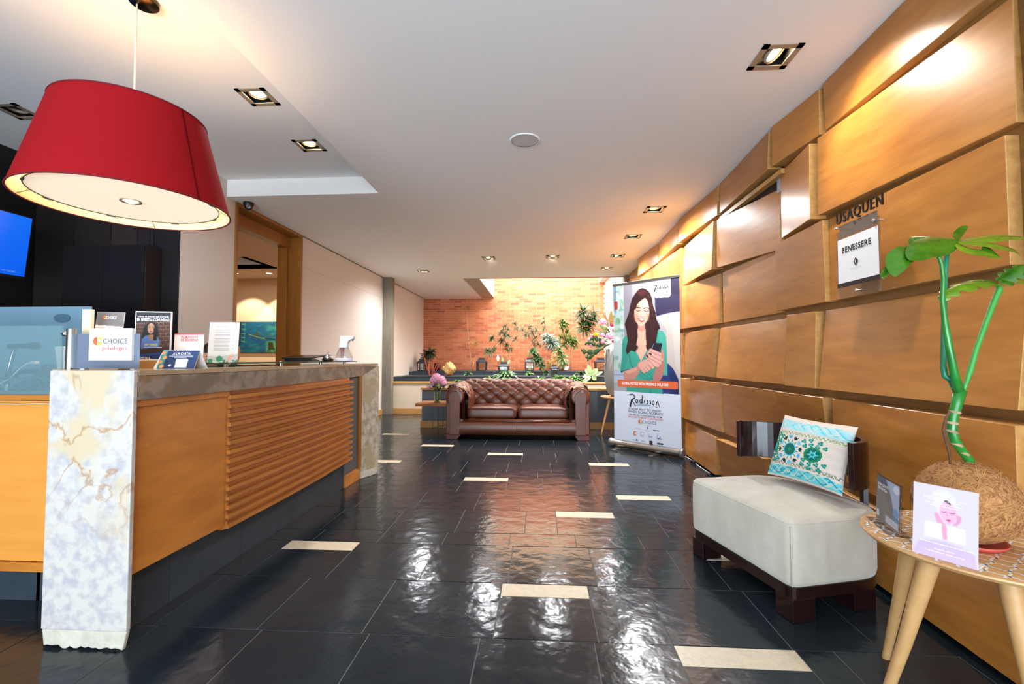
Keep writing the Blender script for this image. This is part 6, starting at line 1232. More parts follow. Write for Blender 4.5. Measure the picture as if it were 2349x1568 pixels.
main = [pp(2231, 1074), pp(2222, 1052), pp(2204, 1030, -.0), pp(2190, 1008), pp(2184, 985), pp(2187, 955), pp(2195, 925), pp(2203, 895)]
build('main_stem', MB().tube(main, [.0135, .013, .013, .0135, .013, .0135, .015, .017], 14), STEM, pl, smooth=True)
for x_, y_, dx_ in ((2184, 970, 2), (2184, 990, 3), (2195, 1020, 4), (2210, 1040, 5), (2226, 1062, 4), (2190, 945, 2)):
    q = pp(x_, y_); build('node_ring', MB().lathe([(.0142, -.004), (.0165, 0), (.0142, .004)], q, 14, axis=Vector((dx_ * .05, 0, .5))), STEM2, pl, smooth=True)
build('aerial_root', MB().tube([pp(2180, 944), pp(2170, 958), pp(2164, 985), pp(2170, 1010), pp(2178, 1040), pp(2181, 1068)], [.005, .004, .0045, .004, .004, .003], 8), mat('brown_root', (112, 80, 52), .9, var=.4, vscale=30), pl, smooth=True)
build('stem_branch', MB().tube([pp(2200, 900), pp(2190, 860, -.01), pp(2178, 800, -.02), pp(2168, 740, -.02), pp(2162, 690, -.02), pp(2164, 640, -.02), pp(2160, 605, -.02), pp(2152, 585, -.02), pp(2151, 572, -.02)], [.015, .0115, .010, .0085, .007, .0065, .006, .0055, .005], 12), STEM, pl, smooth=True)
build('stem_branch', MB().tube([pp(2192, 892), pp(2182, 872, .02), pp(2168, 862, .02), pp(2164, 840, .03), pp(2165, 760, .03), pp(2166, 680, .03), pp(2168, 620, .03), pp(2174, 565, .03)], [.010, .009, .009, .008, .0075, .0075, .007, .006], 12), mat('blue_green_stem', (34, 128, 92), .35), pl, smooth=True)
build('stem_branch', MB().tube([pp(2206, 905), pp(2216, 880), pp(2226, 850), pp(2240, 800), pp(2262, 740), pp(2283, 685), pp(2293, 665), pp(2290, 652)], [.007, .006, .008, .007, .0075, .008, .009, .006], 12), mat('mid_green_stem', (64, 150, 66), .35), pl, smooth=True)
MLEAF = mat('monstera_leaf', (128, 158, 30), .25, coat=.3, var=.5, vrgb=(56, 100, 16), vscale=16, stretch=(1, 1, 3), bump=.15, bscale=60); MLEAF2 = mat('monstera_leaf_dark', (74, 126, 22), .25, coat=.3, var=.5, vrgb=(34, 82, 12), vscale=16, bump=.15, bscale=60)
def blade(pts, wid, m, name='leaf', notch=0, tilt=(0, 0, 1), cup=.3):
    P = [pp(*q) for q in pts]; g = MB(); n = len(P); tl_ = Vector(tilt)
    P2 = []
    for i in range(n - 1):
        for k in range(5): f = k / 5; P2.append(P[i].lerp(P[i + 1], f))
    P2.append(P[-1])
    for _ in range(3): P2 = [P2[0]] + [(P2[i - 1] + P2[i] * 2 + P2[i + 1]) / 4 for i in range(1, len(P2) - 1)] + [P2[-1]]
    N2 = len(P2)
    for i, p_ in enumerate(P2):
        t = i / (N2 - 1); d_ = (P2[min(N2 - 1, i + 1)] - P2[max(0, i - 1)]).normalized(); s_ = d_.cross(tl_); s_ = s_.normalized(); n_ = s_.cross(d_)
        w_ = wid * 1.12 * (sin(pi * min(1, (t * .96 + .03) ** .72)) ** .8) * (1 - .45 * notch * (1 if (int(t * 14) % 3 == 1) else 0))
        for q, h in ((-1, cup), (-.5, cup * .3), (0, 0), (.5, cup * .3), (1, cup)): g.v.append(tuple(p_ + s_ * w_ * q - n_ * w_ * h))
    for i in range(N2 - 1):
        for k in range(4): a = i * 5 + k; g.f.append((a, a + 1, a + 6, a + 5))
    return build(name, g, m, pl, smooth=True)
blade([(2195, 552), (2160, 556, -.01), (2125, 562, -.03), (2100, 582, -.05), (2086, 596, -.06)], .038, MLEAF2, tilt=(-.2, -.9, .5), cup=.35)
blade([(2190, 553), (2150, 545, .02), (2118, 543, .04), (2108, 560, .04), (2118, 572, .03)], .036, MLEAF2, tilt=(0, -.6, .8))
blade([(2110, 572), (2080, 576, -.02), (2062, 590, -.03), (2055, 615, -.04), (2052, 634, -.05)], .032, MLEAF2, tilt=(-.5, -.8, .3), cup=.2)
blade([(2060, 598), (2040, 612), (2028, 626), (2018, 630)], .010, MLEAF2, notch=1, tilt=(0, -.8, .5)); blade([(2045, 610), (2035, 622), (2027, 634), (2027, 640)], .008, MLEAF2, tilt=(0, -.8, .5))
blade([(2192, 555), (2235, 545, .02), (2290, 538, .03), (2345, 542, .04), (2400, 552, .05)], .034, MLEAF, tilt=(0, -.45, 1)); blade([(2192, 556), (2225, 570, -.02), (2262, 574, -.03), (2285, 585, -.04), (2297, 592, -.05)], .030, MLEAF, tilt=(0, -.6, 1))
blade([(2195, 554), (2250, 552, -.01), (2300, 562, -.02), (2330, 572, -.02), (2343, 588, -.02)], .032, MLEAF, tilt=(0, -.5, 1)); blade([(2190, 548), (2200, 538, .02), (2212, 524, .03), (2221, 518, .03)], .014, MLEAF2, tilt=(.5, -.8, .3))
blade([(2255, 565, -.02), (2275, 578, -.03), (2297, 592, -.03)], .016, MLEAF2, tilt=(0, -.9, .4))
blade([(2292, 652), (2250, 645), (2215, 650), (2180, 665), (2165, 680), (2158, 692)], .030, MLEAF, notch=1, tilt=(0, -.5, 1)); blade([(2290, 650), (2262, 640, .03), (2230, 642, .04), (2195, 655, .04)], .026, MLEAF2, tilt=(0, -.4, 1))
blade([(2292, 645), (2318, 628, -.01), (2345, 612, -.02), (2390, 600, -.03)], .028, MLEAF2, notch=1, tilt=(0, -.7, .8)); blade([(2300, 640), (2315, 645, -.02), (2322, 656, -.03)], .018, MLEAF2, tilt=(0, -.8, .5)); blade([(2295, 640), (2340, 640, .03), (2390, 650, .03)], .02, MLEAF, tilt=(0, -.6, 1))
# cards on the table
BLc = Vector(oz(2093, 1264, TZ)); BRc = Vector(oz(2243, 1308, TZ)); d_ = (BRc - BLc).normalized(); nb3 = Vector((-d_.y, d_.x, 0)) * (1 if Vector((-d_.y, d_.x, 0)).y > 0 else -1)
spc0 = spc = thing('spa_card', 'lilac leaning card with a woman in a white head wrap on the round table', 'sign', (BLc + BRc) / 2)
fr = frame_from(BLc, BRc, nb3 * .12 + Vector((0, 0, 1)), .205); build('foot', MB().prism([BLc, BRc, BRc + nb3 * .055, BLc + nb3 * .055], (0, 0, .003)), PAPER, spc)
spc = card(fr, 'acrylic_back', PAPER, spc, .004); W, H = fr.W, fr.H
hm = homog([(790, 232), (1668, 415), (1510, 1430), (650, 1135)], W, H); c = Canvas(W, H, 130, 180, (204, 192, 218), hm)
LIL = (196, 176, 206)
c.poly([(650, 1135), (760, 980), (950, 1000), (1100, 1030), (1320, 1120), (1500, 1240), (1510, 1430)], (190, 164, 196), .8, 6); c.poly([(1010, 400), (1100, 350), (1230, 360), (1330, 440), (1330, 700), (1250, 830), (1130, 780), (1060, 640)], (212, 202, 224), 1, 3)
c.poly([(1110, 560), (1180, 500), (1270, 540), (1320, 600), (1330, 720), (1270, 800), (1200, 820), (1130, 760), (1085, 660)], (226, 168, 190), 1, 2); c.poly([(1155, 510), (1200, 488), (1255, 530), (1250, 560), (1200, 520)], (70, 40, 60), 1, 1)
c.poly([(1010, 650), (1060, 650), (1085, 700), (1140, 800), (1160, 860), (1150, 1010), (1090, 1000), (1080, 850), (1030, 760)], (214, 150, 172), 1, 2); c.poly([(1320, 690), (1390, 735), (1360, 800), (1290, 840), (1240, 820), (1300, 790)], (208, 146, 170), 1, 2)
c.line([(1115, 640), (1150, 650), (1175, 645)], W * .012, (110, 60, 84)); c.line([(1230, 665), (1265, 675), (1295, 672)], W * .012, (110, 60, 84)); c.line([(1190, 640), (1185, 690), (1200, 700)], W * .008, (190, 120, 144)); c.poly([(1160, 750), (1200, 745), (1240, 765), (1200, 780)], (184, 90, 116), 1, 0)
c.poly([(870, 745), (1095, 795), (1075, 1000), (845, 940)], (240, 240, 246), 1, 0); c.poly([(1170, 830), (1415, 895), (1390, 1095), (1145, 1020)], (240, 240, 246), 1, 0)
c.build('card_print', fr, PR, spc, d=.0008)
for key, a, b_, y_, h_ in (('spa1', .34, .60, .125, .028), ('spa2', .17, .83, .175, .013), ('spa3', .24, .74, .205, .013), ('spa4', .20, .78, .25, .013), ('spa5', .28, .72, .28, .013), ('spa6', .12, .94, .80, .014), ('spa7', .36, .66, .875, .013), ('spa8', .20, .82, .915, .013)): put_text(fr, key, W * a, W * b_, H * y_, WHT, spc, h=H * h_ * 1.3)
BLc = Vector(oz(2009, 1188, TZ)); BRc = Vector(oz(2065, 1232, TZ)); d_ = (BRc - BLc).normalized(); nb3 = Vector((d_.y, -d_.x, 0)); nb3 = -nb3 if nb3.x < 0 else nb3
ac = thing('acrylic_card_holder', 'clear acrylic holder with a grey and blue leaflet at the table edge', 'sign', (BLc + BRc) / 2)
Hc = oy(2009, 1083, BLc.y).z - TZ; fr = frame_from(BLc, BRc, Vector((0, 0, 1)) + nb3 * .05, Hc)
card(fr, 'acrylic_sheet', ACRYL, ac, .004); build('foot', MB().prism([BLc - nb3 * .03, BRc - nb3 * .03, BRc + nb3 * .03, BLc + nb3 * .03], (0, 0, .003)), ACRYL, ac)
W, H = fr.W * .92, fr.H * .93; f2 = Frame(fr.p(fr.W * .04, fr.H * .03), fr.ux, fr.uy, W, H); c = Canvas(W, H, 90, 110, (112, 110, 112))
c.poly([(0, 0), (W, 0), (W, H * .2), (0, H * .12)], (88, 96, 112)); c.poly([(W * .4, 0), (W, 0), (W, H * .75), (W * .75, H * .55), (W * .6, H * .25)], (164, 178, 204), 1, 3)
for k in range(4): c.line([(W * (.1 + .1 * k), H * .35), (W * (.35 + .1 * k), H * .85)], W * .015, (150, 140, 96), .8)
c.ell(W * .85, H * .62, W * .12, H * .1, (110, 150, 190)); c.ell(W * .85, H * .80, W * .12, H * .08, (84, 130, 176)); c.ell(W * .86, H * .12, W * .13, H * .09, (210, 218, 228)); c.poly([(W * .4, H * .78), (W, H * .8), (W, H * .97), (W * .42, H * .95)], (150, 150, 160)); c.poly([(W * .03, H * .78), (W * .13, H * .78), (W * .13, H * .92), (W * .03, H * .92)], (206, 216, 226))
for k in range(4): c.line([(W * .45, H * (.82 + .035 * k)), (W * .95, H * (.83 + .035 * k))], H * .012, (232, 232, 236))
c.build('leaflet_print', f2, PR, ac, d=.0015); put_text(f2, 'ac1', W * .08, W * .55, H * .20, WHT, ac, h=H * .06, d=.003); put_text(f2, 'ac2', W * .08, W * .50, H * .29, WHT, ac, h=H * .06, d=.003)
# ------------------------------------------------------------------ room sign on the wooden wall
SX = 1.655
def sg(x, y, X=SX): return ox(x, y, X)
a = sg(1918, 560); b_ = sg(2016, 503); cbt = sg(1922, 686); 
rs = thing('room_sign', 'clear acrylic room sign with black lettering fixed to the wooden wall', 'sign', (SX, (a.y + b_.y) / 2, cbt.z))
fr = Frame((SX, a.y, b_.z + .02), (0, -1, 0), (0, 0, -1), a.y - b_.y, b_.z + .02 - cbt.z); W, H = fr.W, fr.H
rs = card(fr, 'acrylic_plate', ACRYL, rs, .004)
m_ = mat('smoked_grey_strip', (104, 90, 80), .4); hm = homog([(1918, 560), (2012, 503), (2020, 651), (1922, 686)], W, H)
hq = lambda x, y: hm(1900 + x / 6.03, 440 + y / 6.03)
def quadm(name, pts, m, d=.001): build(name, MB().add([fr.p(*hq(*p_), d) for p_ in pts], [tuple(range(len(pts)))]), m, rs)
def rectm(name, p0, p1, m, d=.001):
    a = hq(*p0); b = hq(*p1); build(name, MB().add([fr.p(a[0], a[1], d), fr.p(b[0], a[1], d), fr.p(b[0], b[1], d), fr.p(a[0], b[1], d)], [(0, 1, 2, 3)]), m, rs)
h1 = hq(400, 490); h2 = hq(400, 640); rectw = (W * .10, W * .99)
def bar(name, x0_, x1_, y0_, y1_, m, d=.001): build(name, MB().add([fr.p(x0_, y0_, d), fr.p(x1_, y0_, d), fr.p(x1_, y1_, d), fr.p(x0_, y1_, d)], [(0, 1, 2, 3)]), m, rs)
yA = hq(420, 470)[1]; yB = hq(420, 615)[1]; yC = hq(420, 640)[1]; yD = hq(420, 1190)[1]; yE = hq(420, 1235)[1]
bar('grey_strip', W * .10, W * .98, yA, yB, m_); bar('paper_insert', W * .045, W * .985, yC, yD, PAPER); bar('black_strip', W * .01, W * .985, yD, yE + .004, BLACK, .0012)
a = hq(195, 905); b = hq(585, 765); put_text(fr, 'ben', a[0], b[0], (a[1] + b[1]) / 2, DK, rs, h=(yD - yC) * .13, d=.003)
ce = hq(378, 985); rr_ = (yD - yC) * .095; build('logo', MB().add([fr.p(ce[0], ce[1] - rr_, .003), fr.p(ce[0] + rr_ * .85, ce[1], .003), fr.p(ce[0], ce[1] + rr_, .003), fr.p(ce[0] - rr_ * .85, ce[1], .003)], [(0, 1, 2, 3)]), ink((40, 40, 44)), rs)
put_text(fr, 'f', ce[0] - rr_ * .22, ce[0] + rr_ * .22, ce[1] + rr_ * .35, WHT, rs, h=rr_ * .7, d=.004); put_text(fr, 'col', ce[0] - rr_ * 1.9, ce[0] + rr_ * 1.9, ce[1] + rr_ * 1.5, ink((130, 130, 134)), rs, h=rr_ * .17, d=.003); put_text(fr, 'hq', ce[0] - rr_ * .6, ce[0] + rr_ * .6, ce[1] + rr_ * 1.85, ink((150, 150, 154)), rs, h=rr_ * .13, d=.003)
ce2 = hq(358, 538); r5 = rr_ * .5; build('logo', MB().add([fr.p(ce2[0], ce2[1] - r5, .003), fr.p(ce2[0] + r5 * .8, ce2[1], .003), fr.p(ce2[0], ce2[1] + r5, .003), fr.p(ce2[0] - r5 * .8, ce2[1], .003)], [(0, 1, 2, 3)]), ink((60, 52, 48)), rs)
for q in ((127, 660), (622, 445), (405, 1320)):
    a = hq(*q); build('stud', MB().lathe([(0, .0), (.0065, 0), (.0065, .03), (.0065, .038), (.0085, .039), (.0085, .049), (.006, .052), (0, .053)], fr.p(a[0], a[1], -.038), 16, axis=fr.n), CHROME, rs, auto=40)
# raised letters
a = hq(130, 555); b = hq(760, 320); put_text(fr, 'usa', a[0] - .002, b[0] - .004, (a[1] + hq(740, 320)[1]) / 2, mat('black_gloss_letter', (24, 18, 16), .3), rs, h=.058, d=.008, ext=.007, name='raised_lettering')
# ------------------------------------------------------------------ stool and tall vase of flowers behind the banner
SC = Vector((1.22, 7.22, 0)); sz = .57
stl = thing('round_stool', 'pale round wooden stool on slanting legs carrying the big grey vase', 'stool', SC)
build('stool_top', MB().lathe([(0, sz - .03), (.26, sz - .03), (.285, sz - .012), (.285, sz), (0, sz)], SC, 64), RW, stl, auto=30)
for tx, ty, fx_, fy_ in ((-.16, -.10, -.30, -.16), (.17, -.10, .26, -.16), (.0, .18, .0, .27)): build('leg', MB().tube([(SC.x + fx_, SC.y + fy_, 0), (SC.x + tx, SC.y + ty, sz - .03)], [.012, .022], 14), RW, stl, auto=40)
vc = SC + Vector((0, 0, sz)); fv = thing('tall_vase', 'tall grey vase with large pink and green flower arrangement partly behind the banner', 'vase', vc)
build('vase_body', MB().lathe([(0, 0), (.11, 0), (.17, .06), (.205, .16), (.225, .30), (.222, .48), (.205, .62), (.19, .74), (.18, .735), (.19, .62), (.0, .55)], vc, 48), mat('grey_matt_vase', (140, 142, 138), .6), fv, smooth=True)
tp = vc + Vector((0, 0, .72)); rg = random.Random(21); lf = MB(); ld = MB(); stm = MB()
def gp(x, y, dy=0): return oy(x, y, 7.1 + dy)
OLIVE = mat('olive_leaf', (92, 104, 44), .5, var=.5, vrgb=(46, 66, 30), vscale=10)
for k in range(70):
    a = rg.uniform(pi * .75, 2 * pi * 1.1); e = rg.uniform(-.4, 1.1); d = Vector((cos(a) * cos(e), sin(a) * cos(e) * .6, sin(e))); leaf(lf, tp + d * rg.uniform(.05, .32) + Vector((-.04, 0, .12)), d, (0, -.6, 1), rg.uniform(.14, .24), .055, .25, .25)
build('foliage', lf, OLIVE, fv, kind='stuff')
for pts, w_ in (([(1385, 800), (1360, 808), (1338, 806), (1332, 800)], .045), ([(1380, 798), (1352, 820), (1342, 818)], .04), ([(1375, 805), (1358, 815), (1346, 828)], .035), ([(1390, 792), (1366, 790), (1350, 784), (1341, 790)], .04), ([(1385, 785), (1365, 775), (1353, 778)], .05)):
    P = [gp(*q, -.15) for q in pts]; b = len(ld.v); N2 = 14; Q2 = []
    for i in range(N2): t = i / (N2 - 1) * (len(P) - 1); j = min(int(t), len(P) - 2); Q2.append(P[j].lerp(P[j + 1], t - j))
    for i, p_ in enumerate(Q2):
        t = i / (N2 - 1); ww = w_ * (sin(pi * (t * .92 + .06)) ** .6) * (.25 + .75 * (i % 3 != 1)); ld.v += [tuple(p_ + Vector((0, .01, ww))), tuple(p_), tuple(p_ - Vector((0, -.01, ww)))]
    for i in range(N2 - 1): a = b + i * 3; ld.f += [(a, a + 1, a + 4, a + 3), (a + 1, a + 2, a + 5, a + 4)]
build('lobed_leaf', ld, LEAF, fv)
for x, y, r, m, dy in ((1399, 771, .068, PINK, -.25), (1383, 738, .062, PINK, -.2), (1404, 745, .04, PINKD, -.2), (1408, 758, .03, PINKD, -.2), (1400, 735, .03, PINKD, -.1), (1381, 768, .04, PINK, -.2), (1352, 778, .035, PINK, -.1), (1358, 770, .03, PINK, -.1), (1351, 790, .03, PINK, -.1), (1357, 795, .025, PINK, -.1), (1407, 783, .03, PINKD, -.2), (1383, 783, .035, PINK, -.2)):
    f_ = MB(); peony(f_, gp(x, y, dy), r, rg, 34); build('bloom', f_, m, fv)
f_ = MB(); peony(f_, gp(1366, 767, -.15), .042, rg, 34); build('bloom', f_, mat('yellow_petal', (244, 218, 70), .6), fv)
br = MB()
for x0, y0, x1, y1 in ((1385, 740, 1350, 700), (1385, 740, 1392, 690), (1388, 735, 1402, 680), (1395, 735, 1410, 685), (1380, 745, 1315, 725), (1375, 755, 1325, 745), (1372, 765, 1322, 762), (1370, 770, 1335, 755), (1390, 735, 1385, 705), (1378, 748, 1362, 706)): br.tube([gp(x0, y0, 0), gp((x0 + x1) / 2 + 2, (y0 + y1) / 2, 0), gp(x1, y1, 0)], [.005, .004, .002], 5)
build('twigs', br, mat('red_brown_twig', (150, 92, 66), .8), fv)
sp_ = MB()
for x0, y0, x1, y1 in ((1400, 745, 1402, 715), (1395, 750, 1385, 722), (1404, 750, 1410, 722)):
    leaf(sp_, gp(x0, y0, -.15), gp(x1, y1, -.15) - gp(x0, y0, -.15), (0, -1, 0), .22, .07, .2, .0)
build('upright_leaves', sp_, mat('bronze_leaf', (120, 96, 40), .5), fv)
# ------------------------------------------------------------------ garden
LBLK = mat('black_lantern_metal', (46, 48, 54), .4, metal=.3); CAND = mat('cream_candle', (240, 226, 186), .5)
def lantern(cx, cy, cz, w_, h, label, ornate=False, candle=False):
    c0 = Vector((cx, cy, cz)); t = thing('lantern', label, 'lantern', c0, group='garden lanterns'); a = w_ / 2; r = .012
    build('base', MB().box(cx - a, cx + a, cy - a, cy + a, cz + .0, cz + .018), LBLK, t)
    for sx_ in (-1, 1):
        for sy_ in (-1, 1): x_ = cx + sx_ * (a - r); y_ = cy + sy_ * (a - r); build('post', MB().box(x_ - r, x_ + r, y_ - r, y_ + r, cz + .018, cz + h * .70), LBLK, t)
    zr = cz + h * .70; b_ = a * 1.08; c_ = a * .62
    build('roof', MB().hexa([(cx - b_, cy - b_, zr), (cx + b_, cy - b_, zr), (cx + b_, cy + b_, zr), (cx - b_, cy + b_, zr), (cx - c_, cy - c_, zr + h * .16), (cx + c_, cy - c_, zr + h * .16), (cx + c_, cy + c_, zr + h * .16), (cx - c_, cy + c_, zr + h * .16)]).box(cx - b_, cx + b_, cy - b_, cy + b_, zr - .02, zr), LBLK, t)
    build('chimney', MB().box(cx - c_ * .95, cx + c_ * .95, cy - c_ * .95, cy + c_ * .95, zr + h * .16, zr + h * .25).box(cx - c_ * 1.1, cx + c_ * 1.1, cy - c_ * 1.1, cy + c_ * 1.1, zr + h * .26, zr + h * .29), LBLK, t)
    gm_ = MB(); g_ = a - 2 * r
    for y0 in (cy - a + r, cy + a - r): build('glass_pane', MB().box(cx - g_, cx + g_, y0 - .001, y0 + .001, cz + .02, zr - .02), GLASS, t)
    if candle: build('candle', MB().lathe([(0, 0), (.045, 0), (.045, h * .40), (0, h * .40)], (cx, cy, cz + .018), 20), CAND, t, auto=40)
    else: build('crossed_twig', MB().tube([(cx - g_ * .8, cy, cz + .04), (cx + g_ * .8, cy + .02, cz + h * .4)], .004, 6), LBLK, t)
    if ornate:
        og = MB()
        for k in range(5): zz = cz + .06 + k * h * .12; og.tube([(cx + g_ * cos(s), cy - a + .002, zz + .02 * sin(3 * s)) for s in [pi * j / 10 for j in range(11)]], .004, 5)
        build('scrollwork', og, LBLK, t)
    return t
def lan(xl, xr, yt, yb_, Y, zb__, label, **k):
    c_ = oy((xl + xr) / 2, yb_, Y); w_ = (oy(xr, yb_, Y).x - oy(xl, yb_, Y).x) * .93; h = (oy(xl, yt, Y).z - zb__) / .99; lantern(c_.x, Y, zb__, w_, h, label, **k)
lan(958, 981, 823, 852, 11.45, .846, 'dark ornate lantern in the left corner of the garden', ornate=True)
lan(1093, 1117, 820, 852, 11.5, .846, 'black lantern beside the slim bare stem against the bricks')
lan(1143, 1168, 829, 863, 10.15, .768, 'black lantern with leaves sprouting round it, front step left of centre')
lan(1204, 1226, 820, 852, 11.5, .846, 'black lantern holding a cream candle before the bricks', candle=True)
lan(1263, 1281, 836, 864, 10.15, .768, 'small black lantern on the front step before the golden rocks')
lan(1364, 1392, 820, 850, 11.5, .846, 'black lantern half hidden by the tall grey vase')
ROCK = stone_mat('golden_rock', (214, 170, 108), (150, 100, 50), (110, 66, 34), 5.0, .8, (176, 124, 66))
def rock(cx, cy, cz, rx, ry, rz, seed, label, name='rock'):
    rg = random.Random(seed); k = [rg.uniform(2, 6) for _ in range(6)]
    fn = lambda p_: 1 + .12 * sin(k[0] * p_.x + k[1]) * cos(k[2] * p_.z) + .08 * sin(k[3] * 2 * p_.y + k[4] * p_.x * 2) + .05 * sin(9 * p_.x * k[5] * .4 + 8 * p_.z)
    return build(name, MB().ball((cx, cy, cz + rz * .85), rx, ry, rz, 32, 22, fn), ROCK, smooth=True, origin=(cx, cy, cz), label=label, cat='rock')
q = oy(1031, 860, 10.7); rock(q.x, 10.7, .765, .13, .14, .17, 1, 'golden stone standing behind the pink peonies on the garden step')
q = oy(1018, 845, 11.5); rock(q.x, 11.5, .84, .06, .06, .07, 5, 'small rusty stone left of the large golden stone')
q = oy(1284, 845, 11.8); rock(q.x, 11.8, .842, .17, .12, .16, 2, 'large golden rock behind the small front lantern')
q = oy(1272, 828, 12.1); rock(q.x, 12.15, .842, .17, .12, .22, 3, 'flat ochre rock at the back against the bricks')
rp_ = oy(1003, 845, 11.6); rpt = thing('striped_pot', 'small dark red striped pot in the left garden corner', 'pot', (rp_.x, 11.6, .846))
build('pot_body', MB().lathe([(0, 0), (.07, 0), (.09, .06), (.085, .16), (.075, .20), (.07, .19), (0, .1)], (rp_.x, 11.6, .846), 28), mat('dark_red_glaze', (96, 34, 40), .4, var=.5, vrgb=(30, 16, 20), vscale=8, stretch=(4, 4, .2)), rpt, smooth=True)
# wall plants: stems with rosettes of narrow leaves
GREYG = mat('silver_green_leaf', (84, 100, 72), .45, var=.5, vrgb=(40, 62, 30), vscale=14); STM = mat('tan_stem', (190, 158, 118), .8); MIDG = mat('mid_green_narrow_leaf', (98, 130, 56), .4, var=.45, vrgb=(48, 84, 34), vscale=14)
def wallplant(name, label, Y, stems, clusters, m, base, z0, L=.17, W_=.026, seed=1, cat='plant', spread=1.0, droop=.25, stemr=.010):
    rg = random.Random(seed); b = oy(*base, Y); t = thing(name, label, cat, (b.x, Y, z0)); 
    sm = MB()
    for s_ in stems:
        P = [oy(x, y, Y + rg.uniform(-.04, .04)) for x, y in s_]; P[0].z = min(P[0].z, max(z0, P[0].z - .0)); 
        sm.tube(P, [stemr * (1 - .6 * i / len(P)) for i in range(len(P))], 6)
    if sm.f: build('stem', sm, STM, t, smooth=True)
    lf = MB()
    for (x, y, n_, sc__) in clusters:
        n_ = int(n_ * 1.6)
        c_ = oy(x, y, Y + rg.uniform(-.12, .12)); rosette(lf, c_, n_, L * sc__ * 1.22, W_ * sc__ * 1.25, rg, spread * 1.6, droop, (rg.uniform(-.5, .5), rg.uniform(-.7, -.1), 1))
    build('foliage', lf, m, t, kind='stuff'); return t
wallplant('slender_dracaena', 'slim leaning bare stem with a thin tuft of leaves on the left bricks', 12.3, [[(1086, 850), (1082, 835), (1077, 800), (1073, 760), (1071, 720), (1072, 704)], [(1077, 792), (1090, 784)], [(1085, 850), (1087, 830)]], [(1073, 703, 22, .75), (1076, 782, 10, .8), (1092, 786, 20, .9)], mat('dry_olive_leaf', (150, 120, 60), .5), (1086, 852), .846, .22, .010, 2)
wallplant('shrubby_dracaena', 'bushy grey-green plant on two bare stems left of centre', 11.9, [[(1178, 850), (1170, 832), (1160, 812), (1163, 800), (1155, 780), (1150, 760)], [(1176, 850), (1169, 822), (1166, 800), (1172, 785), (1180, 765), (1183, 745)]],
          [(1150, 762, 26, .8), (1158, 750, 24, .75), (1150, 782, 26, .8), (1162, 790, 22, .8), (1166, 770, 20, .7), (1180, 742, 22, .75), (1185, 752, 14, .7), (1158, 768, 18, .8), (1172, 800, 16, .7), (1182, 778, 18, .7), (1165, 756, 16, .7), (1163, 802, 14, .7)], GREYG, (1177, 852), .846, .17, .024, 3)
wallplant('small_dracaena', 'single star-shaped leaf cluster hovering above two darker clusters beside the bricks', 12.0, [[(1128, 852), (1126, 830), (1128, 800), (1129, 778)], [(1126, 820), (1118, 808)], [(1127, 815), (1134, 802)]], [(1129, 776, 30, .85), (1119, 806, 30, .95), (1133, 800, 20, .7)], mat('blue_green_leaf', (88, 120, 84), .4, var=.5, vrgb=(36, 70, 36), vscale=12), (1127, 852), .846, .15, .026, 4, stemr=.004)
wallplant('wide_dracaena', 'wide branching plant with pale narrow leaves at the middle of the bricks', 12.0, [[(1242, 850), (1240, 820), (1238, 790), (1225, 770), (1205, 760)], [(1238, 800), (1246, 770), (1247, 740)], [(1236, 790), (1222, 765), (1220, 750)], [(1243, 840), (1237, 815), (1232, 800)]],
          [(1199, 758, 18, .75), (1207, 768, 18, .75), (1215, 750, 22, .8), (1220, 762, 22, .8), (1230, 758, 18, .7), (1246, 740, 22, .7), (1247, 730, 14, .6), (1248, 752, 16, .7), (1228, 774, 20, .75), (1234, 790, 14, .7), (1224, 785, 14, .7), (1238, 768, 14, .7)], GREYG, (1242, 852), .846, .17, .022, 5)
wallplant('bluish_dracaena', 'dense blue-grey clump of long leaves right of the centre stems', 11.7, [[(1262, 862), (1264, 830), (1262, 800), (1264, 790)], [(1264, 810), (1272, 795)]], [(1258, 778, 40, 1.1), (1266, 786, 40, 1.15), (1262, 792, 24, 1.0), (1274, 794, 16, .8), (1252, 772, 20, .9)], mat('blue_grey_leaf', (104, 124, 118), .4, var=.5, vrgb=(70, 96, 70), vscale=12), (1262, 860), .80, .19, .024, 6)
wallplant('tall_dracaena', 'tall plant with pale top tuft and many thin trunks before the right bricks', 12.0, [[(1300, 850), (1302, 820), (1300, 790), (1296, 765), (1291, 745)], [(1306, 850), (1306, 820), (1305, 790), (1304, 775)], [(1303, 775), (1306, 760), (1318, 750), (1334, 745)], [(1310, 850), (1308, 810), (1312, 790)]],
          [(1289, 740, 32, .95), (1297, 744, 26, .9), (1288, 752, 18, .8), (1286, 775, 22, .8), (1296, 772, 22, .8), (1304, 782, 24, .85), (1312, 786, 24, .9), (1319, 782, 24, .9), (1280, 785, 18, .8), (1295, 790, 18, .8), (1300, 762, 16, .7), (1318, 796, 14, .8), (1308, 772, 18, .7)], MIDG, (1304, 852), .846, .18, .028, 7)
wallplant('arching_dracaena', 'large dark-leaved plant arching high beside the flower arrangement', 10.9, [[(1352, 861), (1350, 800), (1345, 770), (1338, 745)], [(1346, 770), (1352, 740), (1358, 720)]], [(1337, 714, 34, 1.15), (1344, 728, 30, 1.1), (1333, 722, 18, .9), (1340, 750, 34, 1.1), (1352, 746, 22, .9), (1362, 716, 24, .9), (1364, 728, 22, .9), (1356, 735, 22, .9), (1348, 738, 20, .9), (1337, 738, 16, .9)], mat('dark_olive_leaf', (76, 98, 50), .35, var=.5, vrgb=(32, 56, 26), vscale=12), (1352, 860), .77, .20, .030, 8)
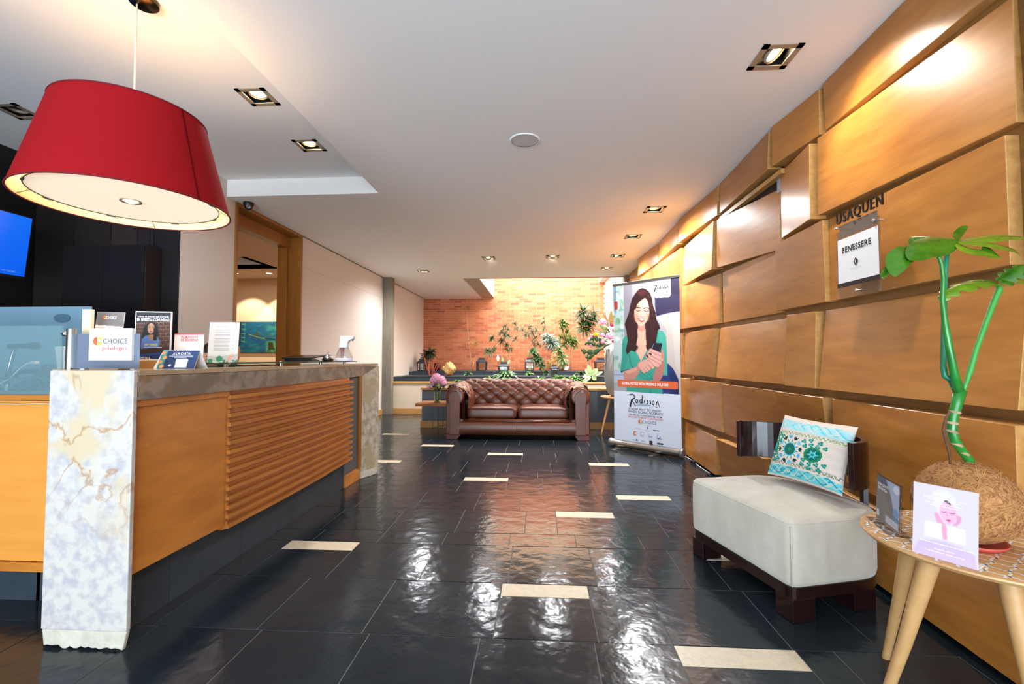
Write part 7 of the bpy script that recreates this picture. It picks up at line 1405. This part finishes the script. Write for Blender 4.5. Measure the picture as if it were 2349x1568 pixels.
wallplant('low_dracaena', 'dark green plant drooping beside the candle lantern', 11.0, [[(1242, 862), (1238, 830), (1230, 812)], [(1240, 840), (1226, 810)]], [(1222, 808, 34, 1.0), (1230, 818, 28, .95), (1238, 825, 24, .9), (1228, 826, 16, .8), (1244, 838, 24, .9)], LEAF, (1242, 862), .77, .16, .028, 9)
wallplant('lone_dracaena', 'green and white striped leaf clusters above the golden rocks', 11.5, [[(1296, 850), (1292, 830), (1282, 806)]], [(1282, 802, 34, 1.0), (1290, 822, 28, 1.0), (1286, 812, 20, .9), (1292, 830, 16, .9)], mat('striped_leaf', (150, 170, 110), .4, var=.6, vrgb=(52, 90, 40), vscale=16), (1296, 852), .846, .16, .030, 10)
wallplant('corner_palm', 'dark feathery plant behind the ornate corner lantern', 11.8, [[(984, 850), (984, 830), (981, 818)]], [(980, 812, 30, 1.0), (988, 808, 26, 1.0), (976, 818, 18, .9)], mat('very_dark_leaf', (30, 44, 24), .5), (984, 852), .846, .20, .026, 11)
for nm, lab, x, y, Y, z0, n_, sc__, m in [('spider_plant', 'large bright spider plant with white-edged leaves at the front bed', 1160, 868, 10.05, .70, 60, 2.0, mat('white_edged_leaf', (170, 206, 150), .4, var=.6, vrgb=(60, 130, 60), vscale=12)),
        ('grass_clump', 'bright green clump left of the small front lantern', 1238, 872, 9.9, .62, 46, 1.35, LEAF2), ('grass_clump', 'bright green clump right of the small front lantern', 1284, 868, 9.9, .66, 54, 1.5, LEAF2), ('grass_clump', 'fresh green clump third along the front bed', 1318, 866, 9.9, .66, 44, 1.3, LEAF2),
        ('grass_clump', 'small dark clump far right of the front bed', 1332, 858, 10.4, .768, 26, 1.0, LEAF), ('fern_sprout', 'tiny pale sprout on the dark step left of centre', 1072, 857, 10.6, .768, 12, .8, LEAF2), ('fern_sprout', 'small upright sprout at the low wall left end of the sofa', 1050, 874, 9.9, .60, 14, .9, LEAF2), ('fern_sprout', 'little green sprout at the foot of the candle lantern', 1214, 862, 10.4, .768, 18, .8, LEAF2), ('grass_clump', 'thin low clump between lantern and rocks', 1252, 858, 10.9, .768, 24, 1.0, LEAF)]:
    b = oy(x, y, Y); t = thing(nm, lab, 'plant', (b.x, Y, z0)); lf = MB(); rg = random.Random(x); c_ = Vector((b.x, Y, z0)); rosette(lf, c_ + Vector((0, 0, .03)), int(n_ * 1.3), .20 * sc__, .032 * (1 + .25 * sc__), rg, 1.0, .55, (0, -.1, 1)); build('foliage', lf, m, t, kind='stuff')
    build('stem', MB().tube([c_ - Vector((0, 0, .01)), c_ + Vector((0, 0, .05))], .012, 6), LEAF, t)
# peace lilies: broad leaves
BROAD = mat('broad_leaf', (196, 214, 170), .35, var=.5, vrgb=(90, 140, 60), vscale=6)
for lab, lst, Y, z0, bx__ in (('broad-leaved pale plant with a yellow spot near the tall vase', [(1356, 862, 1345, 848, .11), (1356, 862, 1350, 838, .10), (1358, 860, 1368, 846, .12), (1358, 862, 1366, 868, .12), (1356, 864, 1340, 872, .09), (1360, 862, 1378, 852, .09), (1354, 862, 1340, 862, .10)], 9.9, .60, 1357), ('broad-leaved plant trailing at the left of the spider plant', [(1128, 872, 1112, 866, .06), (1128, 872, 1122, 862, .05), (1132, 872, 1142, 866, .06)], 9.9, .60, 1129), ('white lily flower with a green shoot above the step lantern', [(1156, 835, 1152, 818, .06), (1160, 838, 1168, 826, .07), (1158, 838, 1148, 842, .06)], 10.6, .768, 1158)):
    b = oy(bx__, 870, Y); t = thing('peace_lily', lab, 'plant', (b.x, Y, z0)); 
    for x0, y0, x1, y1, w_ in lst:
        p0 = oy(x0, y0, Y); p1 = oy(x1, y1, Y + random.uniform(-.05, .05)); g = MB(); leaf(g, p0, p1 - p0, (0, -1, .4), (p1 - p0).length * 1.25, w_, .2, .1, 8); build('leaf', g, BROAD, t)
    build('stem', MB().tube([(b.x, Y, z0), tuple(oy(lst[0][0], lst[0][1], Y))], .008, 6), LEAF, t)
lf_ = thing('lily_flower', 'white oval lily spathe standing above the lantern on the step', 'flower', (oy(1142, 862, 10.6).x, 10.6, .768)); g = MB(); p0 = oy(1143, 828, 10.6); leaf(g, p0, oy(1142, 815, 10.6) - p0, (0, -1, 0), .14, .07, .25, 0, 8); build('spathe', g, mat('white_spathe', (246, 244, 236), .5), lf_)
build('stem', MB().tube([(oy(1142, 862, 10.6).x, 10.6, .768), tuple(p0)], .004, 6), LEAF, lf_); build('spadix', MB().ball(oy(1142.6, 822, 10.57), .008, .008, .026, 8, 8), mat('yellow_spadix', (236, 216, 110), .5), lf_)
sg_ = thing('red_sticks', 'bundle of thin orange-red sticks in the left garden corner', 'sticks', (oy(985, 860, 11.2).x, 11.2, .80)); sm = MB()
for x0, y0, x1, y1 in ((985, 862, 975, 822), (987, 862, 982, 830), (990, 862, 1003, 802), (992, 862, 1010, 815), (988, 862, 970, 812), (994, 862, 1012, 830), (984, 862, 985, 822)): sm.tube([oy(x0, y0, 11.1), oy((x0 + x1) / 2 - 1, (y0 + y1) / 2, 11.15), oy(x1, y1, 11.2)], [.006, .005, .003], 6)
build('sticks', sm, mat('orange_red_stick', (206, 74, 34), .6), sg_)
gsp = oy(1299, 850, 11.4); gl = thing('garden_spotlight', 'small white garden spotlight on the step right of the rocks', 'light', (gsp.x, 11.4, .846))
build('spot_body', MB().hexa([(gsp.x - .05, 11.35, .87), (gsp.x + .03, 11.35, .87), (gsp.x + .03, 11.42, .87), (gsp.x - .05, 11.42, .87), (gsp.x - .05, 11.35, .95), (gsp.x + .08, 11.35, .97), (gsp.x + .08, 11.42, .97), (gsp.x - .05, 11.42, .95)]), PAPER, gl); build('spike', MB().box(gsp.x - .02, gsp.x, 11.37, 11.39, .846, .88), BLACK, gl)
# ------------------------------------------------------------------ receptionist seated behind the counter
PXc = oy(486, 815, 3.45); px_, py_ = PXc.x, 3.45
per = thing('person', 'dark-haired person in dark clothes seated behind the counter, mostly hidden by the menu card', 'person', (px_, py_ + .1, 0))
def skin(name, verts, edges, radii, m, parent, sub=2):
    me = bpy.data.meshes.new(name); T = root_matrix(parent).inverted(); me.from_pydata([tuple(T @ Vector(v)) for v in verts], edges, []); me.materials.append(m)
    o = bpy.data.objects.new(name, me); COL.objects.link(o); o.parent = parent; WM[o.name] = root_matrix(parent)
    sk = o.modifiers.new('skin', 'SKIN'); 
    if not me.skin_vertices: bm = bmesh.new(); bm.from_mesh(me); bm.verts.layers.skin.verify(); bm.to_mesh(me); bm.free()
    for i, r in enumerate(radii): me.skin_vertices[0].data[i].radius = (r, r) if not isinstance(r, tuple) else r
    me.skin_vertices[0].data[0].use_root = True
    s_ = o.modifiers.new('smooth', 'SUBSURF'); s_.levels = sub; s_.render_levels = sub; o.modifiers['skin'].use_smooth_shade = True; return o
X0, Y0 = px_ - .02, py_ + .12
CL = mat('dark_uniform', (30, 30, 38), .85); SKN = mat('warm_skin', (198, 142, 108), .5); HAIR = mat('black_hair', (20, 14, 14), .4)
V = [(X0, Y0 + .12, .50), (X0, Y0 + .10, .68), (X0, Y0 + .06, .84), (X0, Y0 + .02, .96), (X0 - .17, Y0 + .02, .94), (X0 - .24, Y0 - .06, .74), (X0 - .16, Y0 - .24, .80), (X0 + .17, Y0 + .02, .94), (X0 + .22, Y0 - .08, .80), (X0 + .16, Y0 - .14, .98),
     (X0 - .10, Y0 - .10, .50), (X0 - .12, Y0 - .34, .50), (X0 - .12, Y0 - .34, .08), (X0 + .10, Y0 - .10, .50), (X0 + .12, Y0 - .34, .50), (X0 + .12, Y0 - .34, .08), (X0, Y0 - .02, 1.03)]
E_ = [(0, 1), (1, 2), (2, 3), (3, 4), (4, 5), (5, 6), (3, 7), (7, 8), (8, 9), (0, 10), (10, 11), (11, 12), (0, 13), (13, 14), (14, 15), (3, 16)]
skin('clothing', V, E_, [.15, .13, .15, .10, .065, .052, .042, .065, .050, .040, .09, .07, .055, .09, .07, .055, .055], CL, per)
hx, hy, hz_ = X0 - .01, Y0 - .08, 1.155
def headf(p_): return 1 + (.06 if p_.y < -.6 and -.35 < p_.z < .1 and abs(p_.x) < .18 else 0) - (.10 * max(0, -p_.z) * (abs(p_.x) * 1.3))
hdo = build('head', MB().ball((hx, hy, hz_), .076, .095, .115, 40, 30, headf).tube([(X0, Y0 - .02, 1.0), (hx, hy + .02, hz_ - .06)], [.05, .048], 14), SKN, per, smooth=True)
def hairf(p_): return 1 + .03 * sin(9 * p_.x + 4 * p_.z)
def hg(u, v):
    a = 2 * pi * u; e = v * pi * .5 + (-.9 if sin(a) > -.35 else .35) * (1 - v); p_ = Vector((cos(a) * cos(e), sin(a) * cos(e), sin(e))); return Vector((hx, hy + .012, hz_ + .008)) + Vector((p_.x * .092, p_.y * .108, p_.z * .128)) * hairf(p_)
build('hair', MB().grid(hg, 40, 16, True), HAIR, hdo, smooth=True)
build('hair_bun', MB().ball((hx, hy + .12, hz_ - .02), .05, .045, .05, 16, 12), HAIR, hdo, smooth=True)
for s in (-1, 1):
    build('eye', MB().ball((hx + s * .030, hy - .084, hz_ + .0), .011, .008, .005, 10, 8), DK, hdo); build('ear', MB().ball((hx + s * .078, hy + .005, hz_ - .005), .010, .018, .030, 10, 8), SKN, hdo, smooth=True)
    build('eyebrow', MB().tube([(hx + s * .018, hy - .090, hz_ + .022), (hx + s * .045, hy - .082, hz_ + .022)], .003, 5), HAIR, hdo)
build('mouth', MB().ball((hx, hy - .088, hz_ - .055), .020, .006, .006, 12, 8), mat('lip', (160, 80, 76), .5), hdo)
hd = oy(554, 806, 3.3); wr_ = Vector((X0 + .16, Y0 - .14, .98)); pm_ = Vector((hd.x - .02, 3.28, hd.z - .02))
Vh = [tuple(wr_), tuple(wr_.lerp(pm_, .6)), tuple(pm_)]; Eh = [(0, 1), (1, 2)]; Rh = [.030, .026, (.030, .020)]
for k, (dx, L1) in enumerate(((-.022, .034), (-.007, .040), (.008, .038), (.022, .030))):
    i = len(Vh); Vh += [(pm_.x + dx, pm_.y - .005, pm_.z + .022), (pm_.x + dx * 1.1, pm_.y - .020, pm_.z + .022 + L1), (pm_.x + dx * 1.1 - .012, pm_.y - .035, pm_.z + .030 + L1 * 1.2)]; Eh += [(2, i), (i, i + 1), (i + 1, i + 2)]; Rh += [.009, .008, .0065]
i = len(Vh); Vh += [(pm_.x - .035, pm_.y - .01, pm_.z + .0), (pm_.x - .050, pm_.y - .02, pm_.z + .028)]; Eh += [(2, i), (i, i + 1)]; Rh += [.011, .008]
skin('raised_hand', Vh, Eh, Rh, SKN, per)
wr2 = Vector((X0 - .16, Y0 - .24, .80)); Vh = [tuple(wr2), tuple(wr2 + Vector((.04, -.06, .02))), tuple(wr2 + Vector((.06, -.10, .02)))]; Eh = [(0, 1), (1, 2)]; Rh = [.028, .026, (.03, .018)]
for dx in (-.022, -.007, .008, .022): i = len(Vh); c_ = wr2 + Vector((.06 + dx, -.10, .02)); Vh += [tuple(c_ + Vector((0, -.03, .005))), tuple(c_ + Vector((0, -.055, -.006)))]; Eh += [(2, i), (i, i + 1)]; Rh += [.008, .007]
i = len(Vh); Vh += [tuple(wr2 + Vector((.095, -.08, .02))), tuple(wr2 + Vector((.105, -.11, .015)))]; Eh += [(1, i), (i, i + 1)]; Rh += [.010, .008]; skin('resting_hand', Vh, Eh, Rh, SKN, per)
stx = thing('office_stool', 'black round office stool under the seated person', 'stool', (X0, Y0 + .08, 0)); c_ = Vector((X0, Y0 + .08, 0))
build('seat', MB().lathe([(0, .33), (.17, .33), (.18, .36), (.17, .385), (0, .385)], c_, 28), BLACK, stx, smooth=True); build('post', MB().tube([c_ + Vector((0, 0, .05)), c_ + Vector((0, 0, .33))], .022, 12), STEEL, stx); build('foot_ring', MB().lathe([(0, 0), (.2, 0), (.2, .03), (.03, .06), (0, .06)], c_, 28), BLACK, stx)
